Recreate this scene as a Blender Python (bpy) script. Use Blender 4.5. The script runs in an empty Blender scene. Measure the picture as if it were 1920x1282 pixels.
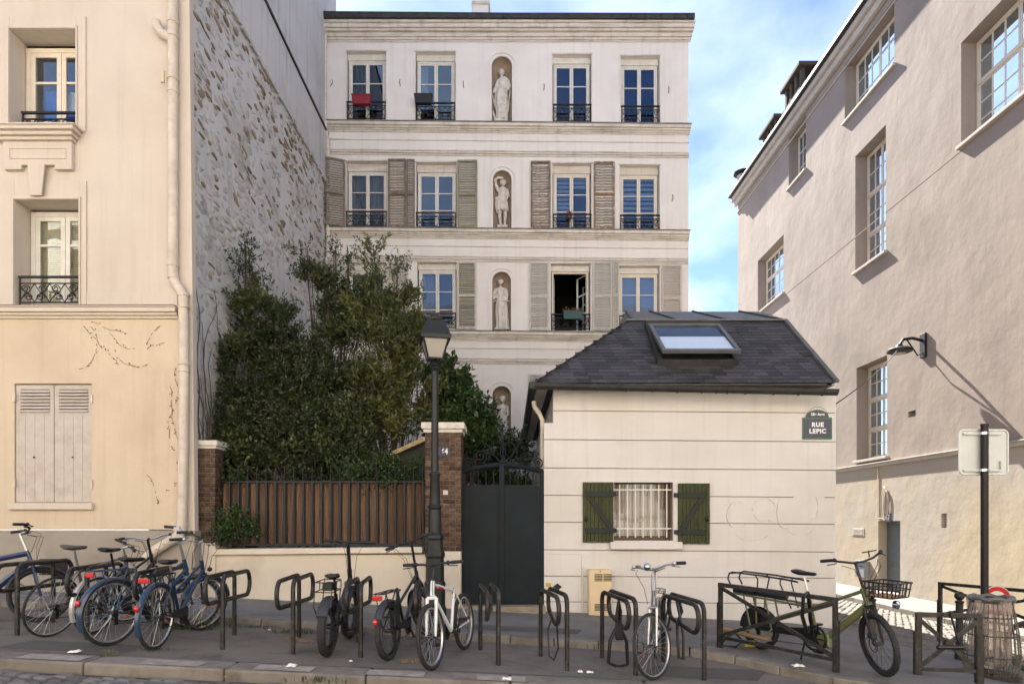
import bpy, math, random
import numpy as np
from mathutils import Vector, Matrix, noise as mnoise
R = math.radians
C = bpy.context.scene.collection
scene = bpy.context.scene
random.seed(7)
# ---------------------------------------------------------------- camera, sky, sun, exposure
F, CX, CY, CZ = 1200.0, 955.0, 975.0, 1.6
cam_d = bpy.data.cameras.new('camera'); cam = bpy.data.objects.new('camera', cam_d); C.objects.link(cam)
cam_d.sensor_width = 36; cam_d.lens = 36*F/1920
cam_d.shift_x = (960-CX)/1920; cam_d.shift_y = (CY-641)/1920
cam_d.clip_start = 0.05; cam_d.clip_end = 2000
cam.location = (0, 0, CZ); cam.rotation_euler = (R(90), 0, 0)
scene.camera = cam
SUN_TRAVEL = Vector((0.6, -3.4, -3.2)).normalized()
sun_el = math.asin(-SUN_TRAVEL.z); sun_az = math.atan2(-SUN_TRAVEL.x, -SUN_TRAVEL.y)
w = bpy.data.worlds.new('World'); scene.world = w; w.use_nodes = True
nt = w.node_tree; nt.nodes.clear(); N = nt.nodes.new; L = nt.links.new
def wn(t, **k):
    n = N(t)
    for a, b in k.items(): setattr(n, a, b)
    return n
tc = wn('ShaderNodeTexCoord')
sky = wn('ShaderNodeTexSky'); sky.sky_type = 'NISHITA'; sky.sun_disc = False
sky.sun_elevation = sun_el; sky.sun_rotation = sun_az
sky.air_density = 1.0; sky.dust_density = 0.05; sky.ozone_density = 2.0; sky.altitude = 60
sep = wn('ShaderNodeSeparateXYZ'); L(tc.outputs['Generated'], sep.inputs[0])
ad = wn('ShaderNodeMath', operation='ADD'); L(sep.outputs[2], ad.inputs[0]); ad.inputs[1].default_value = 0.28
mx0 = wn('ShaderNodeMath', operation='MAXIMUM'); L(ad.outputs[0], mx0.inputs[0]); mx0.inputs[1].default_value = 0.05
dx = wn('ShaderNodeMath', operation='DIVIDE'); L(sep.outputs[0], dx.inputs[0]); L(mx0.outputs[0], dx.inputs[1])
dy = wn('ShaderNodeMath', operation='DIVIDE'); L(sep.outputs[1], dy.inputs[0]); L(mx0.outputs[0], dy.inputs[1])
cmb = wn('ShaderNodeCombineXYZ'); L(dx.outputs[0], cmb.inputs[0]); L(dy.outputs[0], cmb.inputs[1])
mp = wn('ShaderNodeMapping'); L(cmb.outputs[0], mp.inputs[0]); mp.inputs['Location'].default_value = (3.14, 4.22, 0); mp.inputs['Rotation'].default_value = (0, 0, 0.5)
nz = wn('ShaderNodeTexNoise'); L(mp.outputs[0], nz.inputs['Vector']); nz.inputs['Scale'].default_value = 1.6; nz.inputs['Detail'].default_value = 7; nz.inputs['Roughness'].default_value = 0.52; nz.inputs['Distortion'].default_value = 0.35
cr = wn('ShaderNodeValToRGB'); L(nz.outputs['Fac'], cr.inputs[0])
cr.color_ramp.elements[0].position = 0.42; cr.color_ramp.elements[0].color = (0.0,)*3+(1,)
cr.color_ramp.elements[1].position = 0.86; cr.color_ramp.elements[1].color = (0.9,)*3+(1,)
SKY_TINT = (0.57, 0.575, 0.735)
tint = wn('ShaderNodeMix', data_type='RGBA', blend_type='MULTIPLY'); tint.inputs['Factor'].default_value = 1
L(sky.outputs[0], tint.inputs['A']); tint.inputs['B'].default_value = SKY_TINT+(1,)
mixc = wn('ShaderNodeMix', data_type='RGBA'); L(cr.outputs[0], mixc.inputs['Factor']); L(tint.outputs['Result'], mixc.inputs['A'])
mixc.inputs['B'].default_value = (6.0, 6.3, 6.8, 1)
bg = wn('ShaderNodeBackground'); L(mixc.outputs['Result'], bg.inputs[0]); bg.inputs[1].default_value = 0.06
wo = wn('ShaderNodeOutputWorld'); L(bg.outputs[0], wo.inputs[0])
sd = bpy.data.lights.new('sun', 'SUN'); sd.energy = 4.3; sd.angle = R(0.5); sd.color = (1.0, 0.93, 0.82)
so = bpy.data.objects.new('sun', sd); C.objects.link(so); so.rotation_euler = SUN_TRAVEL.to_track_quat('-Z', 'Y').to_euler(); so.location = (-4, 30, 40)
vs = scene.view_settings; vs.view_transform = 'Standard'; vs.look = 'None'; vs.gamma = 1; vs.use_curve_mapping = False
vs.exposure = 2.6
scene.render.engine = 'CYCLES'
scene.cycles.max_bounces = 6; scene.cycles.diffuse_bounces = 4; scene.cycles.transparent_max_bounces = 12
# ---------------------------------------------------------------- helpers
def wx(px, Y): return (px-CX)/F*Y
def wz(py, Y): return CZ-(py-CY)/F*Y
def P(px, py, Y): return Vector((wx(px, Y), Y, wz(py, Y)))
WM = {}
def link(o, parent=None, local=False):
    C.objects.link(o)
    if parent:
        o.parent = parent
        if not local and parent.name in WM: o.matrix_parent_inverse = WM[parent.name].inverted()
    return o
def props(o, label=None, cat=None, group=None, kind=None):
    if label: o['label'] = label
    if cat: o['category'] = cat
    if group: o['group'] = group
    if kind: o['kind'] = kind
    return o
def thing(name, loc, label, cat, group=None, rz=0, rx=0, ry=0):
    o = bpy.data.objects.new(name, None); C.objects.link(o); o.empty_display_size = 0.1
    o.location = loc; o.rotation_euler = (rx, ry, rz)
    WM[o.name] = Matrix.Translation(Vector(loc)) @ o.rotation_euler.to_matrix().to_4x4()
    return props(o, label, cat, group)
def copy_tree(o, parent=None):
    c = o.copy(); C.objects.link(c)
    if parent: c.parent = parent
    for ch in list(o.children): copy_tree(ch, c)
    return c
def sub(a, b): return Vector(a)-Vector(b)
class MB:
    def __init__(s): s.v = []; s.f = []; s.n = 0
    def add(s, vs_, fs_):
        b = len(s.v); s.v.extend([tuple(v) for v in vs_]); s.f.extend([tuple(i+b for i in f) for f in fs_]); return s
    def quad(s, a, b, c, d): return s.add([a, b, c, d], [(0, 1, 2, 3)])
    def box(s, x0, x1, y0, y1, z0, z1):
        v = [(x0,y0,z0),(x1,y0,z0),(x1,y1,z0),(x0,y1,z0),(x0,y0,z1),(x1,y0,z1),(x1,y1,z1),(x0,y1,z1)]
        return s.add(v, [(0,3,2,1),(4,5,6,7),(0,1,5,4),(1,2,6,5),(2,3,7,6),(3,0,4,7)])
    def hexa(s, v): return s.add(v, [(0,3,2,1),(4,5,6,7),(0,1,5,4),(1,2,6,5),(2,3,7,6),(3,0,4,7)])
    def mbox(s, fn, u0, u1, w0, w1, z0, z1):   # box in mapped (u along wall, w inward, z) coordinates
        pts = [fn(u, w_, z) for z in (z0, z1) for (u, w_) in ((u0,w0),(u1,w0),(u1,w1),(u0,w1))]
        return s.hexa(pts)
    def prism(s, poly, y0, y1):                # polygon in XZ extruded along Y
        n = len(poly)
        v = [(p[0], y0, p[1]) for p in poly]+[(p[0], y1, p[1]) for p in poly]
        f = [tuple(range(n)), tuple(range(2*n-1, n-1, -1))]+[(i, i+n, (i+1) % n+n, (i+1) % n) for i in range(n)]
        return s.add(v, f)
    def tube(s, pts, r, n=8, closed=False, cap=True):
        pts = [Vector(p) for p in pts]; m = len(pts)
        if m < 2: return s
        rr = r if isinstance(r, (list, tuple)) else [r]*m
        vs_ = []; prev = None
        for i, p in enumerate(pts):
            if closed: t = pts[(i+1) % m]-pts[i-1]
            else: t = pts[min(i+1, m-1)]-pts[max(i-1, 0)]
            if t.length < 1e-9: t = Vector((0, 0, 1))
            t.normalize()
            if prev is None:
                a = Vector((0, 0, 1)) if abs(t.z) < 0.9 else Vector((1, 0, 0))
                prev = (a-t*a.dot(t)).normalized()
            else:
                q = prev-t*prev.dot(t); prev = q.normalized() if q.length > 1e-6 else prev
            b = t.cross(prev)
            for k in range(n):
                an = 2*math.pi*k/n
                vs_.append(p+(prev*math.cos(an)+b*math.sin(an))*rr[i])
        fs_ = []
        for i in range(m if closed else m-1):
            j = (i+1) % m
            for k in range(n):
                k2 = (k+1) % n
                fs_.append((i*n+k, i*n+k2, j*n+k2, j*n+k))
        if cap and not closed:
            fs_.append(tuple(range(n-1, -1, -1))); fs_.append(tuple((m-1)*n+k for k in range(n)))
        return s.add(vs_, fs_)
    def bar(s, a, b, wd, ht=None, up=(0, 0, 1)):
        a = Vector(a); b = Vector(b); ht = ht or wd; t = (b-a).normalized(); up = Vector(up)
        if abs(t.dot(up)) > 0.98: up = Vector((0, 1, 0))
        sx = t.cross(up).normalized()*wd/2; sz = sx.cross(t).normalized()*ht/2
        v = [a-sx-sz, a+sx-sz, b+sx-sz, b-sx-sz, a-sx+sz, a+sx+sz, b+sx+sz, b-sx+sz]
        return s.hexa(v)
    def lathe(s, prof, c=(0,0,0), n=16, axis='Z', sx=1, sy=1, cap=True):
        vs_ = []; m = len(prof); c = Vector(c)
        for (r, h) in prof:
            for k in range(n):
                a = 2*math.pi*k/n; x = r*math.cos(a)*sx; y = r*math.sin(a)*sy
                vs_.append(c+(Vector((x, y, h)) if axis == 'Z' else Vector((h, x, y)) if axis == 'X' else Vector((x, h, y))))
        fs_ = [(i*n+k, i*n+(k+1) % n, (i+1)*n+(k+1) % n, (i+1)*n+k) for i in range(m-1) for k in range(n)]
        if cap and prof[0][0] > 1e-4: fs_.append(tuple(range(n-1, -1, -1)))
        if cap and prof[-1][0] > 1e-4: fs_.append(tuple((m-1)*n+k for k in range(n)))
        return s.add(vs_, fs_)
    def ell(s, c, r, n=12, m=8):
        c = Vector(c); r = (r,)*3 if isinstance(r, (int, float)) else r
        vs_ = []
        for i in range(m+1):
            th = math.pi*i/m
            for k in range(n):
                a = 2*math.pi*k/n
                vs_.append((c.x+r[0]*math.sin(th)*math.cos(a), c.y+r[1]*math.sin(th)*math.sin(a), c.z+r[2]*math.cos(th)))
        return s.add(vs_, [(i*n+k, (i+1)*n+k, (i+1)*n+(k+1) % n, i*n+(k+1) % n) for i in range(m) for k in range(n)])
    def mesh(s, name, m=None, smooth=False, bevel=0):
        me = bpy.data.meshes.new(name); me.from_pydata(s.v, [], s.f)
        if m: me.materials.append(m)
        me.validate(clean_customdata=False)
        if smooth:
            me.shade_smooth()
            try: me.set_sharp_from_angle(angle=R(40))
            except Exception: pass
        return me
    def build(s, name, m=None, parent=None, smooth=False, bevel=0, local=False, **pr):
        o = bpy.data.objects.new(name, s.mesh(name, m, smooth)); link(o, parent, local)
        if bevel:
            b = o.modifiers.new('bevel', 'BEVEL'); b.width = bevel; b.segments = 2; b.limit_method = 'ANGLE'; b.angle_limit = R(40); b.harden_normals = False
        props(o, **pr); return o
def inst(name, me, parent, loc=(0,0,0), rot=(0,0,0), scale=(1,1,1), local=False):
    o = bpy.data.objects.new(name, me); link(o, parent, local); o.location = loc; o.rotation_euler = rot; o.scale = scale
    return o
def arc(c, r, a0, a1, n, plane='XZ'):
    out = []
    for i in range(n+1):
        a = R(a0+(a1-a0)*i/n); x = r*math.cos(a); y = r*math.sin(a)
        out.append((c[0]+x, c[1], c[2]+y) if plane == 'XZ' else (c[0], c[1]+x, c[2]+y) if plane == 'YZ' else (c[0]+x, c[1]+y, c[2]))
    return out
# ---------------------------------------------------------------- materials
MATS = {}
def mat(name, col, rough=0.7, col2=None, scale=4.0, amt=1.0, streak=None, streak_amt=0.0, bump=0.0, bscale=60.0, metal=0.0, spec=0.4,
        rnd=0.0, detail=6, bdist=0.01, stain=None, stain_amt=0.0, stain_scale=0.8, coat=0.0, stretch=None, band=None, emis=None):
    if name in MATS: return MATS[name]
    m = bpy.data.materials.new(name); m.use_nodes = True; t = m.node_tree; n = t.nodes; l = t.links
    b = n['Principled BSDF']; b.inputs['Roughness'].default_value = rough; b.inputs['Metallic'].default_value = metal
    b.inputs['Specular IOR Level'].default_value = spec; b.inputs['Coat Weight'].default_value = coat
    c3 = lambda c: (c[0], c[1], c[2], 1)
    tcn = n.new('ShaderNodeTexCoord'); src = tcn.outputs['Object']
    if stretch:
        mpn = n.new('ShaderNodeMapping'); mpn.inputs['Scale'].default_value = stretch; l.new(src, mpn.inputs[0]); src2 = mpn.outputs[0]
    else: src2 = src
    cur = None
    def ramp(fac, p0, p1):
        r_ = n.new('ShaderNodeMapRange'); r_.inputs['From Min'].default_value = p0; r_.inputs['From Max'].default_value = p1; l.new(fac, r_.inputs[0]); return r_.outputs[0]
    def nse(sc, det=detail, s_=None, rg=0.55):
        q = n.new('ShaderNodeTexNoise'); q.inputs['Scale'].default_value = sc; q.inputs['Detail'].default_value = det; q.inputs['Roughness'].default_value = rg; l.new(s_ or src2, q.inputs['Vector']); return q.outputs['Fac']
    def mixc(fac, a, bcol, mode='MIX'):
        q = n.new('ShaderNodeMix'); q.data_type = 'RGBA'; q.blend_type = mode
        if isinstance(fac, (int, float)): q.inputs['Factor'].default_value = fac
        else: l.new(fac, q.inputs['Factor'])
        if isinstance(a, tuple): q.inputs['A'].default_value = c3(a)
        else: l.new(a, q.inputs['A'])
        if isinstance(bcol, tuple): q.inputs['B'].default_value = c3(bcol)
        else: l.new(bcol, q.inputs['B'])
        return q.outputs['Result']
    cur = tuple(col)
    if col2:
        f = ramp(nse(scale), 0.5-0.18/max(amt, .1), 0.5+0.18/max(amt, .1)); cur = mixc(f, cur, tuple(col2))
    if stain:
        f = ramp(nse(stain_scale, 8, None, 0.62), 0.5, 0.72)
        q = n.new('ShaderNodeMath'); q.operation = 'MULTIPLY'; l.new(f, q.inputs[0]); q.inputs[1].default_value = stain_amt
        cur = mixc(q.outputs[0], cur, tuple(stain))
    if streak:
        mp2 = n.new('ShaderNodeMapping'); mp2.inputs['Scale'].default_value = (7, 7, 0.35); l.new(src, mp2.inputs[0])
        f = ramp(nse(1.0, 6, mp2.outputs[0], 0.6), 0.52, 0.78)
        q = n.new('ShaderNodeMath'); q.operation = 'MULTIPLY'; l.new(f, q.inputs[0]); q.inputs[1].default_value = streak_amt
        cur = mixc(q.outputs[0], cur, tuple(streak))
    if rnd:
        oi = n.new('ShaderNodeObjectInfo'); r_ = n.new('ShaderNodeMapRange'); l.new(oi.outputs['Random'], r_.inputs[0])
        r_.inputs['To Min'].default_value = 1-rnd; r_.inputs['To Max'].default_value = 1+rnd
        hs = n.new('ShaderNodeHueSaturation'); l.new(r_.outputs[0], hs.inputs['Value'])
        if isinstance(cur, tuple): hs.inputs['Color'].default_value = c3(cur)
        else: l.new(cur, hs.inputs['Color'])
        cur = hs.outputs[0]
    if isinstance(cur, tuple): b.inputs['Base Color'].default_value = c3(cur)
    else: l.new(cur, b.inputs['Base Color'])
    if bump:
        bn = n.new('ShaderNodeBump'); bn.inputs['Strength'].default_value = min(1, bump); bn.inputs['Distance'].default_value = bdist
        l.new(nse(bscale, 5), bn.inputs['Height']); l.new(bn.outputs[0], b.inputs['Normal'])
    if emis: b.inputs['Emission Color'].default_value = c3(emis[0]); b.inputs['Emission Strength'].default_value = emis[1]
    MATS[name] = m; return m
def glass_mat(name, tintc=(0.75, 0.8, 0.8), refl=0.14, rough=0.01, mx_=.8, rc=(0.72, 0.86, 1)):
    m = bpy.data.materials.new(name); m.use_nodes = True; t = m.node_tree; n = t.nodes; l = t.links; n.remove(n['Principled BSDF'])
    tr = n.new('ShaderNodeBsdfTransparent'); tr.inputs[0].default_value = tintc+(1,)
    gl = n.new('ShaderNodeBsdfGlossy'); gl.inputs['Roughness'].default_value = rough; gl.inputs[0].default_value = rc+(1,)
    lw = n.new('ShaderNodeLayerWeight'); lw.inputs['Blend'].default_value = 0.35
    mr = n.new('ShaderNodeMapRange'); l.new(lw.outputs['Fresnel'], mr.inputs[0]); mr.inputs['To Min'].default_value = refl; mr.inputs['To Max'].default_value = mx_
    bn = n.new('ShaderNodeBump'); bn.inputs['Strength'].default_value = 0.12; bn.inputs['Distance'].default_value = 0.02
    nz_ = n.new('ShaderNodeTexNoise'); nz_.inputs['Scale'].default_value = 2.2; nz_.inputs['Detail'].default_value = 1
    tcn = n.new('ShaderNodeTexCoord'); l.new(tcn.outputs['Object'], nz_.inputs['Vector']); l.new(nz_.outputs['Fac'], bn.inputs['Height']); l.new(bn.outputs[0], gl.inputs['Normal'])
    mx = n.new('ShaderNodeMixShader'); l.new(mr.outputs[0], mx.inputs[0]); l.new(tr.outputs[0], mx.inputs[1]); l.new(gl.outputs[0], mx.inputs[2])
    l.new(mx.outputs[0], n['Material Output'].inputs[0]); MATS[name] = m; return m
GLASS = glass_mat('window_glass', (0.62, 0.68, 0.74), 0.05)
M_left_up = mat('render_peach', (0.57, 0.50, 0.425), 0.9, (0.53, 0.46, 0.39), 1.2, stain=(0.45, 0.37, 0.29), stain_amt=0.45, stain_scale=0.5, streak=(0.40, 0.33, 0.26), streak_amt=0.4, bump=0.3, bscale=60)
M_left_low = mat('render_yellow_cream', (0.58, 0.48, 0.355), 0.9, (0.54, 0.445, 0.335), 1.0, stain=(0.44, 0.34, 0.24), stain_amt=0.55, stain_scale=0.6, streak=(0.38, 0.3, 0.22), streak_amt=0.4, bump=0.35, bscale=50)
M_plinth = mat('plinth_grey', (0.34, 0.30, 0.25), 0.9, (0.28, 0.25, 0.21), 2, stain=(0.2, 0.17, 0.14), stain_amt=0.5, bump=0.35)
M_cent = mat('facade_white', (0.70, 0.67, 0.635), 0.88, (0.65, 0.615, 0.58), 1.5, streak=(0.42, 0.385, 0.34), streak_amt=0.3, stain=(0.58, 0.545, 0.50), stain_amt=0.5, stain_scale=0.7, bump=0.12, bscale=70)
M_corn = mat('cornice_stained', (0.66, 0.62, 0.565), 0.9, (0.52, 0.47, 0.41), 2.0, stretch=(1, 1, 9), streak=(0.22, 0.19, 0.155), streak_amt=0.55, stain=(0.30, 0.26, 0.21), stain_amt=0.6, stain_scale=0.9, bump=0.2)
M_corn_top = mat('cornice_zinc', (0.12, 0.11, 0.10), 0.7, (0.2, 0.19, 0.17), 5)
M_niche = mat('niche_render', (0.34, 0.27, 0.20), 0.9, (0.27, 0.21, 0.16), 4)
M_statue = mat('statue_plaster', (0.62, 0.59, 0.54), 0.75, (0.5, 0.46, 0.4), 9, stain=(0.22, 0.18, 0.13), stain_amt=0.5, stain_scale=7, bump=0.2, bscale=60)
M_house = mat('house_render', (0.60, 0.57, 0.54), 0.9, (0.565, 0.535, 0.50), 0.9, stain=(0.50, 0.45, 0.375), stain_amt=0.6, stain_scale=0.45, streak=(0.44, 0.40, 0.35), streak_amt=0.45, bump=0.3, bscale=70)
M_joint = mat('joint_dark', (0.22, 0.18, 0.15), 0.95)
M_right_up = mat('roughcast_mauve', (0.295, 0.246, 0.211), 0.95, (0.255, 0.212, 0.181), 0.5, stain=(0.195, 0.163, 0.138), stain_amt=0.85, stain_scale=0.35, streak=(0.19, 0.16, 0.135), streak_amt=0.5, bump=0.55, bscale=0.9, bdist=0.05)
M_right_low = mat('roughcast_cream', (0.36, 0.32, 0.27), 0.95, (0.39, 0.33, 0.235), 0.28, amt=3, stain=(0.33, 0.27, 0.21), stain_amt=0.8, stain_scale=0.6, bump=0.6, bscale=1.3, bdist=0.04)
M_right_trim = mat('stone_trim', (0.46, 0.41, 0.36), 0.85, (0.38, 0.34, 0.295), 3, bump=0.2)
M_white = mat('white_joinery', (0.66, 0.64, 0.58), 0.5, (0.56, 0.53, 0.47), 6, streak=(0.4, 0.37, 0.32), streak_amt=0.3)
M_cream_j = mat('cream_joinery', (0.66, 0.60, 0.50), 0.5, (0.6, 0.53, 0.43), 6)
M_iron = mat('black_iron', (0.009, 0.009, 0.011), 0.5, (0.016, 0.016, 0.016), 20, bump=0.1, spec=.3)
M_iron_rack = mat('dark_green_brown_iron', (0.013, 0.0125, 0.011), 0.42, (0.022, 0.020, 0.018), 9, stain=(0.11, 0.10, 0.085), stain_amt=0.5, stain_scale=16, bump=0.15, bscale=90, spec=.35)
M_rust = mat('handrail_rust', (0.10, 0.035, 0.02), 0.6, (0.06, 0.03, 0.02), 12)
M_shut_old = mat('shutter_weathered', (0.22, 0.17, 0.12), 0.9, (0.12, 0.09, 0.065), 11, stain=(0.44, 0.41, 0.36), stain_amt=0.7, stain_scale=9, bump=0.6, bscale=50, rnd=0.28)
M_shut_vold = mat('shutter_peeling', (0.27, 0.165, 0.095), 0.95, (0.11, 0.08, 0.055), 9, stain=(0.46, 0.42, 0.35), stain_amt=0.9, stain_scale=10, bump=0.8, bscale=40, rnd=0.35)
M_shut_green = mat('shutter_mossy', (0.27, 0.255, 0.18), 0.9, (0.19, 0.17, 0.11), 8, stain=(0.15, 0.17, 0.08), stain_amt=0.7, stain_scale=5, bump=0.4, rnd=0.2)
M_shut_white = mat('shutter_white', (0.52, 0.50, 0.45), 0.7, (0.43, 0.41, 0.36), 8, stain=(0.3, 0.27, 0.22), stain_amt=0.5, stain_scale=9, rnd=0.08)
M_shut_beige = mat('shutter_beige', (0.50, 0.45, 0.40), 0.75, (0.45, 0.40, 0.35), 7, stain=(0.36, 0.29, 0.22), stain_amt=0.6, stain_scale=5, bump=0.2)
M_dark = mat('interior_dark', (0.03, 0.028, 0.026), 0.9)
M_curtain = mat('curtain_pale', (0.6, 0.56, 0.52), 0.9, (0.5, 0.46, 0.42), 8)
M_blind = mat('blind_white', (0.62, 0.64, 0.66), 0.7)
M_blindy = mat('blind_straw', (0.62, 0.52, 0.32), 0.7, (0.5, 0.4, 0.24), 20)
M_brick = mat('brick_brown', (0.085, 0.042, 0.027), 0.92, (0.036, 0.024, 0.020), 9, stain=(0.19, 0.125, 0.08), stain_amt=0.8, stain_scale=9, bump=0.5, bscale=90, rnd=0.5)
M_mortar = mat('mortar', (0.24, 0.185, 0.13), 0.95, (0.11, 0.08, 0.055), 12, bump=0.6)
M_capw = mat('cap_white', (0.68, 0.64, 0.57), 0.85, (0.5, 0.45, 0.38), 8, stain=(0.3, 0.26, 0.2), stain_amt=0.5, stain_scale=6, bump=0.3)
M_reed = mat('reed', (0.10, 0.046, 0.024), 0.9, (0.25, 0.165, 0.11), 30, stretch=(1.6, 1.6, 0.05), stain=(0.028, 0.016, 0.010), stain_amt=0.95, stain_scale=24, rnd=0.3, bump=0.4, bscale=120)
M_gate = mat('gate_paint', (0.0055, 0.0085, 0.0105), 0.6, (0.007, 0.013, 0.018), 1.2, bump=0.05, bscale=8, spec=0.2, stain=(0.02, 0.02, 0.02), stain_amt=.4, stain_scale=3)
M_slate = mat('slate', (0.034, 0.033, 0.037), 0.66, (0.052, 0.050, 0.054), 7, stain=(0.08, 0.076, 0.066), stain_amt=0.5, stain_scale=18, rnd=0.4, bump=0.25, bscale=40, spec=.3)
M_zinc = mat('zinc', (0.12, 0.12, 0.12), 0.55, (0.085, 0.083, 0.08), 5, metal=0.1)
M_zinc_d = mat('zinc_dark', (0.022, 0.022, 0.023), 0.55, (0.045, 0.044, 0.042), 6, metal=0.1, spec=.3)
M_green = mat('shutter_green', (0.046, 0.053, 0.019), 0.65, (0.036, 0.042, 0.015), 6, bump=0.2, rnd=0.12, spec=.25)
M_strap = mat('strap_grey_green', (0.016, 0.020, 0.017), 0.55, spec=.25)
M_pipe = mat('pipe_cream', (0.60, 0.53, 0.44), 0.5, (0.5, 0.43, 0.35), 5, stain=(0.3, 0.22, 0.15), stain_amt=0.4, stain_scale=6)
M_lamp = mat('lamp_grey_green', (0.011, 0.013, 0.013), 0.45, (0.018, 0.02, 0.019), 12, bump=0.08, spec=.35)
M_frost = mat('lamp_frosted_glass', (0.30, 0.27, 0.245), 0.25, spec=0.5)
M_asph = mat('asphalt_pavement', (0.185, 0.177, 0.167), 0.92, (0.14, 0.134, 0.127), 1.1, stain=(0.07, 0.065, 0.06), stain_amt=0.6, stain_scale=1.6, bump=0.8, bscale=170)
M_asph2 = mat('asphalt_lane', (0.140, 0.125, 0.112), 0.94, (0.175, 0.157, 0.138), 0.9, stain=(0.06, 0.05, 0.042), stain_amt=0.7, stain_scale=2.2, bump=0.9, bscale=150)
M_kerb = mat('granite_kerb', (0.21, 0.19, 0.165), 0.85, (0.16, 0.14, 0.12), 6, stain=(0.10, 0.075, 0.05), stain_amt=0.6, stain_scale=3, bump=0.5, bscale=120, rnd=0.12)
M_kerbface = mat('kerb_paint', (0.36, 0.33, 0.29), 0.85, (0.24, 0.21, 0.18), 9, stain=(0.17, 0.15, 0.13), stain_amt=0.7, stain_scale=7, bump=0.4)
M_sett = mat('granite_sett', (0.15, 0.145, 0.14), 0.75, (0.105, 0.10, 0.097), 9, stain=(0.2, 0.17, 0.14), stain_amt=0.4, stain_scale=5, rnd=0.3, bump=0.4, bscale=90)
M_sett_side = mat('side_street_sett', (0.16, 0.145, 0.13), 0.85, (0.10, 0.09, 0.08), 2.2, stain=(0.15, 0.17, 0.09), stain_amt=0.4, stain_scale=1.0, bump=0.6, bscale=60)
M_joint_s = mat('sett_joint', (0.065, 0.055, 0.045), 0.95, (0.09, 0.08, 0.06), 8, bump=0.7)
M_ground = mat('ground_far', (0.12, 0.11, 0.10), 0.95)
M_stone = mat('rubble_stone', (0.20, 0.145, 0.09), 0.95, (0.30, 0.255, 0.20), 5, stain=(0.34, 0.32, 0.29), stain_amt=0.7, stain_scale=7, bump=0.8, bscale=30, rnd=0.3)
M_gable = mat('rubble_mortar', (0.52, 0.51, 0.49), 0.95, (0.38, 0.365, 0.34), 2.2, stain=(0.16, 0.135, 0.11), stain_amt=0.7, stain_scale=3.2, bump=1.0, bscale=16, bdist=.03)
M_gable_s = mat('gable_render_smooth', (0.53, 0.525, 0.515), 0.9, (0.47, 0.46, 0.45), 0.9, streak=(0.25, 0.24, 0.23), streak_amt=0.6, stain=(0.36, 0.35, 0.33), stain_amt=0.5, stain_scale=0.9, bump=0.3, bscale=30)
M_red = mat('planter_red', (0.20, 0.012, 0.018), 0.5)
M_black = mat('black_plastic', (0.012, 0.012, 0.013), 0.5)
M_teal = mat('planter_teal', (0.01, 0.06, 0.055), 0.5)
M_lit = mat('litter_white', (0.7, 0.68, 0.64), 0.8)
M_dry = mat('dry_stalk', (0.22, 0.10, 0.03), 0.9, (0.3, 0.2, 0.08), 20)
M_opp = mat('opposite_facade', (0.78, 0.72, 0.63), 0.9, (0.72, 0.66, 0.57), 1.0)
M_oppr = mat('opposite_roof', (0.08, 0.08, 0.09), 0.7)
def leaf_mat(name, c1, c2, tr=0.25):
    m = bpy.data.materials.new(name); m.use_nodes = True; t = m.node_tree; n = t.nodes; l = t.links; b = n['Principled BSDF']
    tcn = n.new('ShaderNodeTexCoord'); q = n.new('ShaderNodeTexNoise'); q.inputs['Scale'].default_value = 3.1; q.inputs['Detail'].default_value = 8; q.inputs['Roughness'].default_value = 0.75
    l.new(tcn.outputs['Object'], q.inputs['Vector']); mr = n.new('ShaderNodeMapRange'); mr.inputs['From Min'].default_value = 0.36; mr.inputs['From Max'].default_value = 0.66; l.new(q.outputs['Fac'], mr.inputs[0])
    mx = n.new('ShaderNodeMix'); mx.data_type = 'RGBA'; mx.inputs['A'].default_value = c1+(1,); mx.inputs['B'].default_value = c2+(1,); l.new(mr.outputs[0], mx.inputs['Factor'])
    l.new(mx.outputs['Result'], b.inputs['Base Color']); b.inputs['Roughness'].default_value = 0.42; b.inputs['Specular IOR Level'].default_value = 0.5
    tl = n.new('ShaderNodeBsdfTranslucent'); l.new(mx.outputs['Result'], tl.inputs[0]); ms = n.new('ShaderNodeMixShader'); ms.inputs[0].default_value = tr
    l.new(b.outputs[0], ms.inputs[1]); l.new(tl.outputs[0], ms.inputs[2]); l.new(ms.outputs[0], n['Material Output'].inputs[0]); MATS[name] = m; return m
LEAF1 = leaf_mat('leaf_dark_olive', (0.023, 0.036, 0.013), (0.056, 0.072, 0.022))
LEAF2 = leaf_mat('leaf_olive_light', (0.040, 0.055, 0.018), (0.10, 0.115, 0.034))
LEAF3 = leaf_mat('leaf_broad_green', (0.026, 0.052, 0.013), (0.055, 0.095, 0.022))
M_bark = mat('bark', (0.055, 0.045, 0.033), 0.95, (0.09, 0.075, 0.055), 20, bump=0.6)
M_weed = leaf_mat('weed_green', (0.05, 0.07, 0.02), (0.10, 0.11, 0.04))
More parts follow.
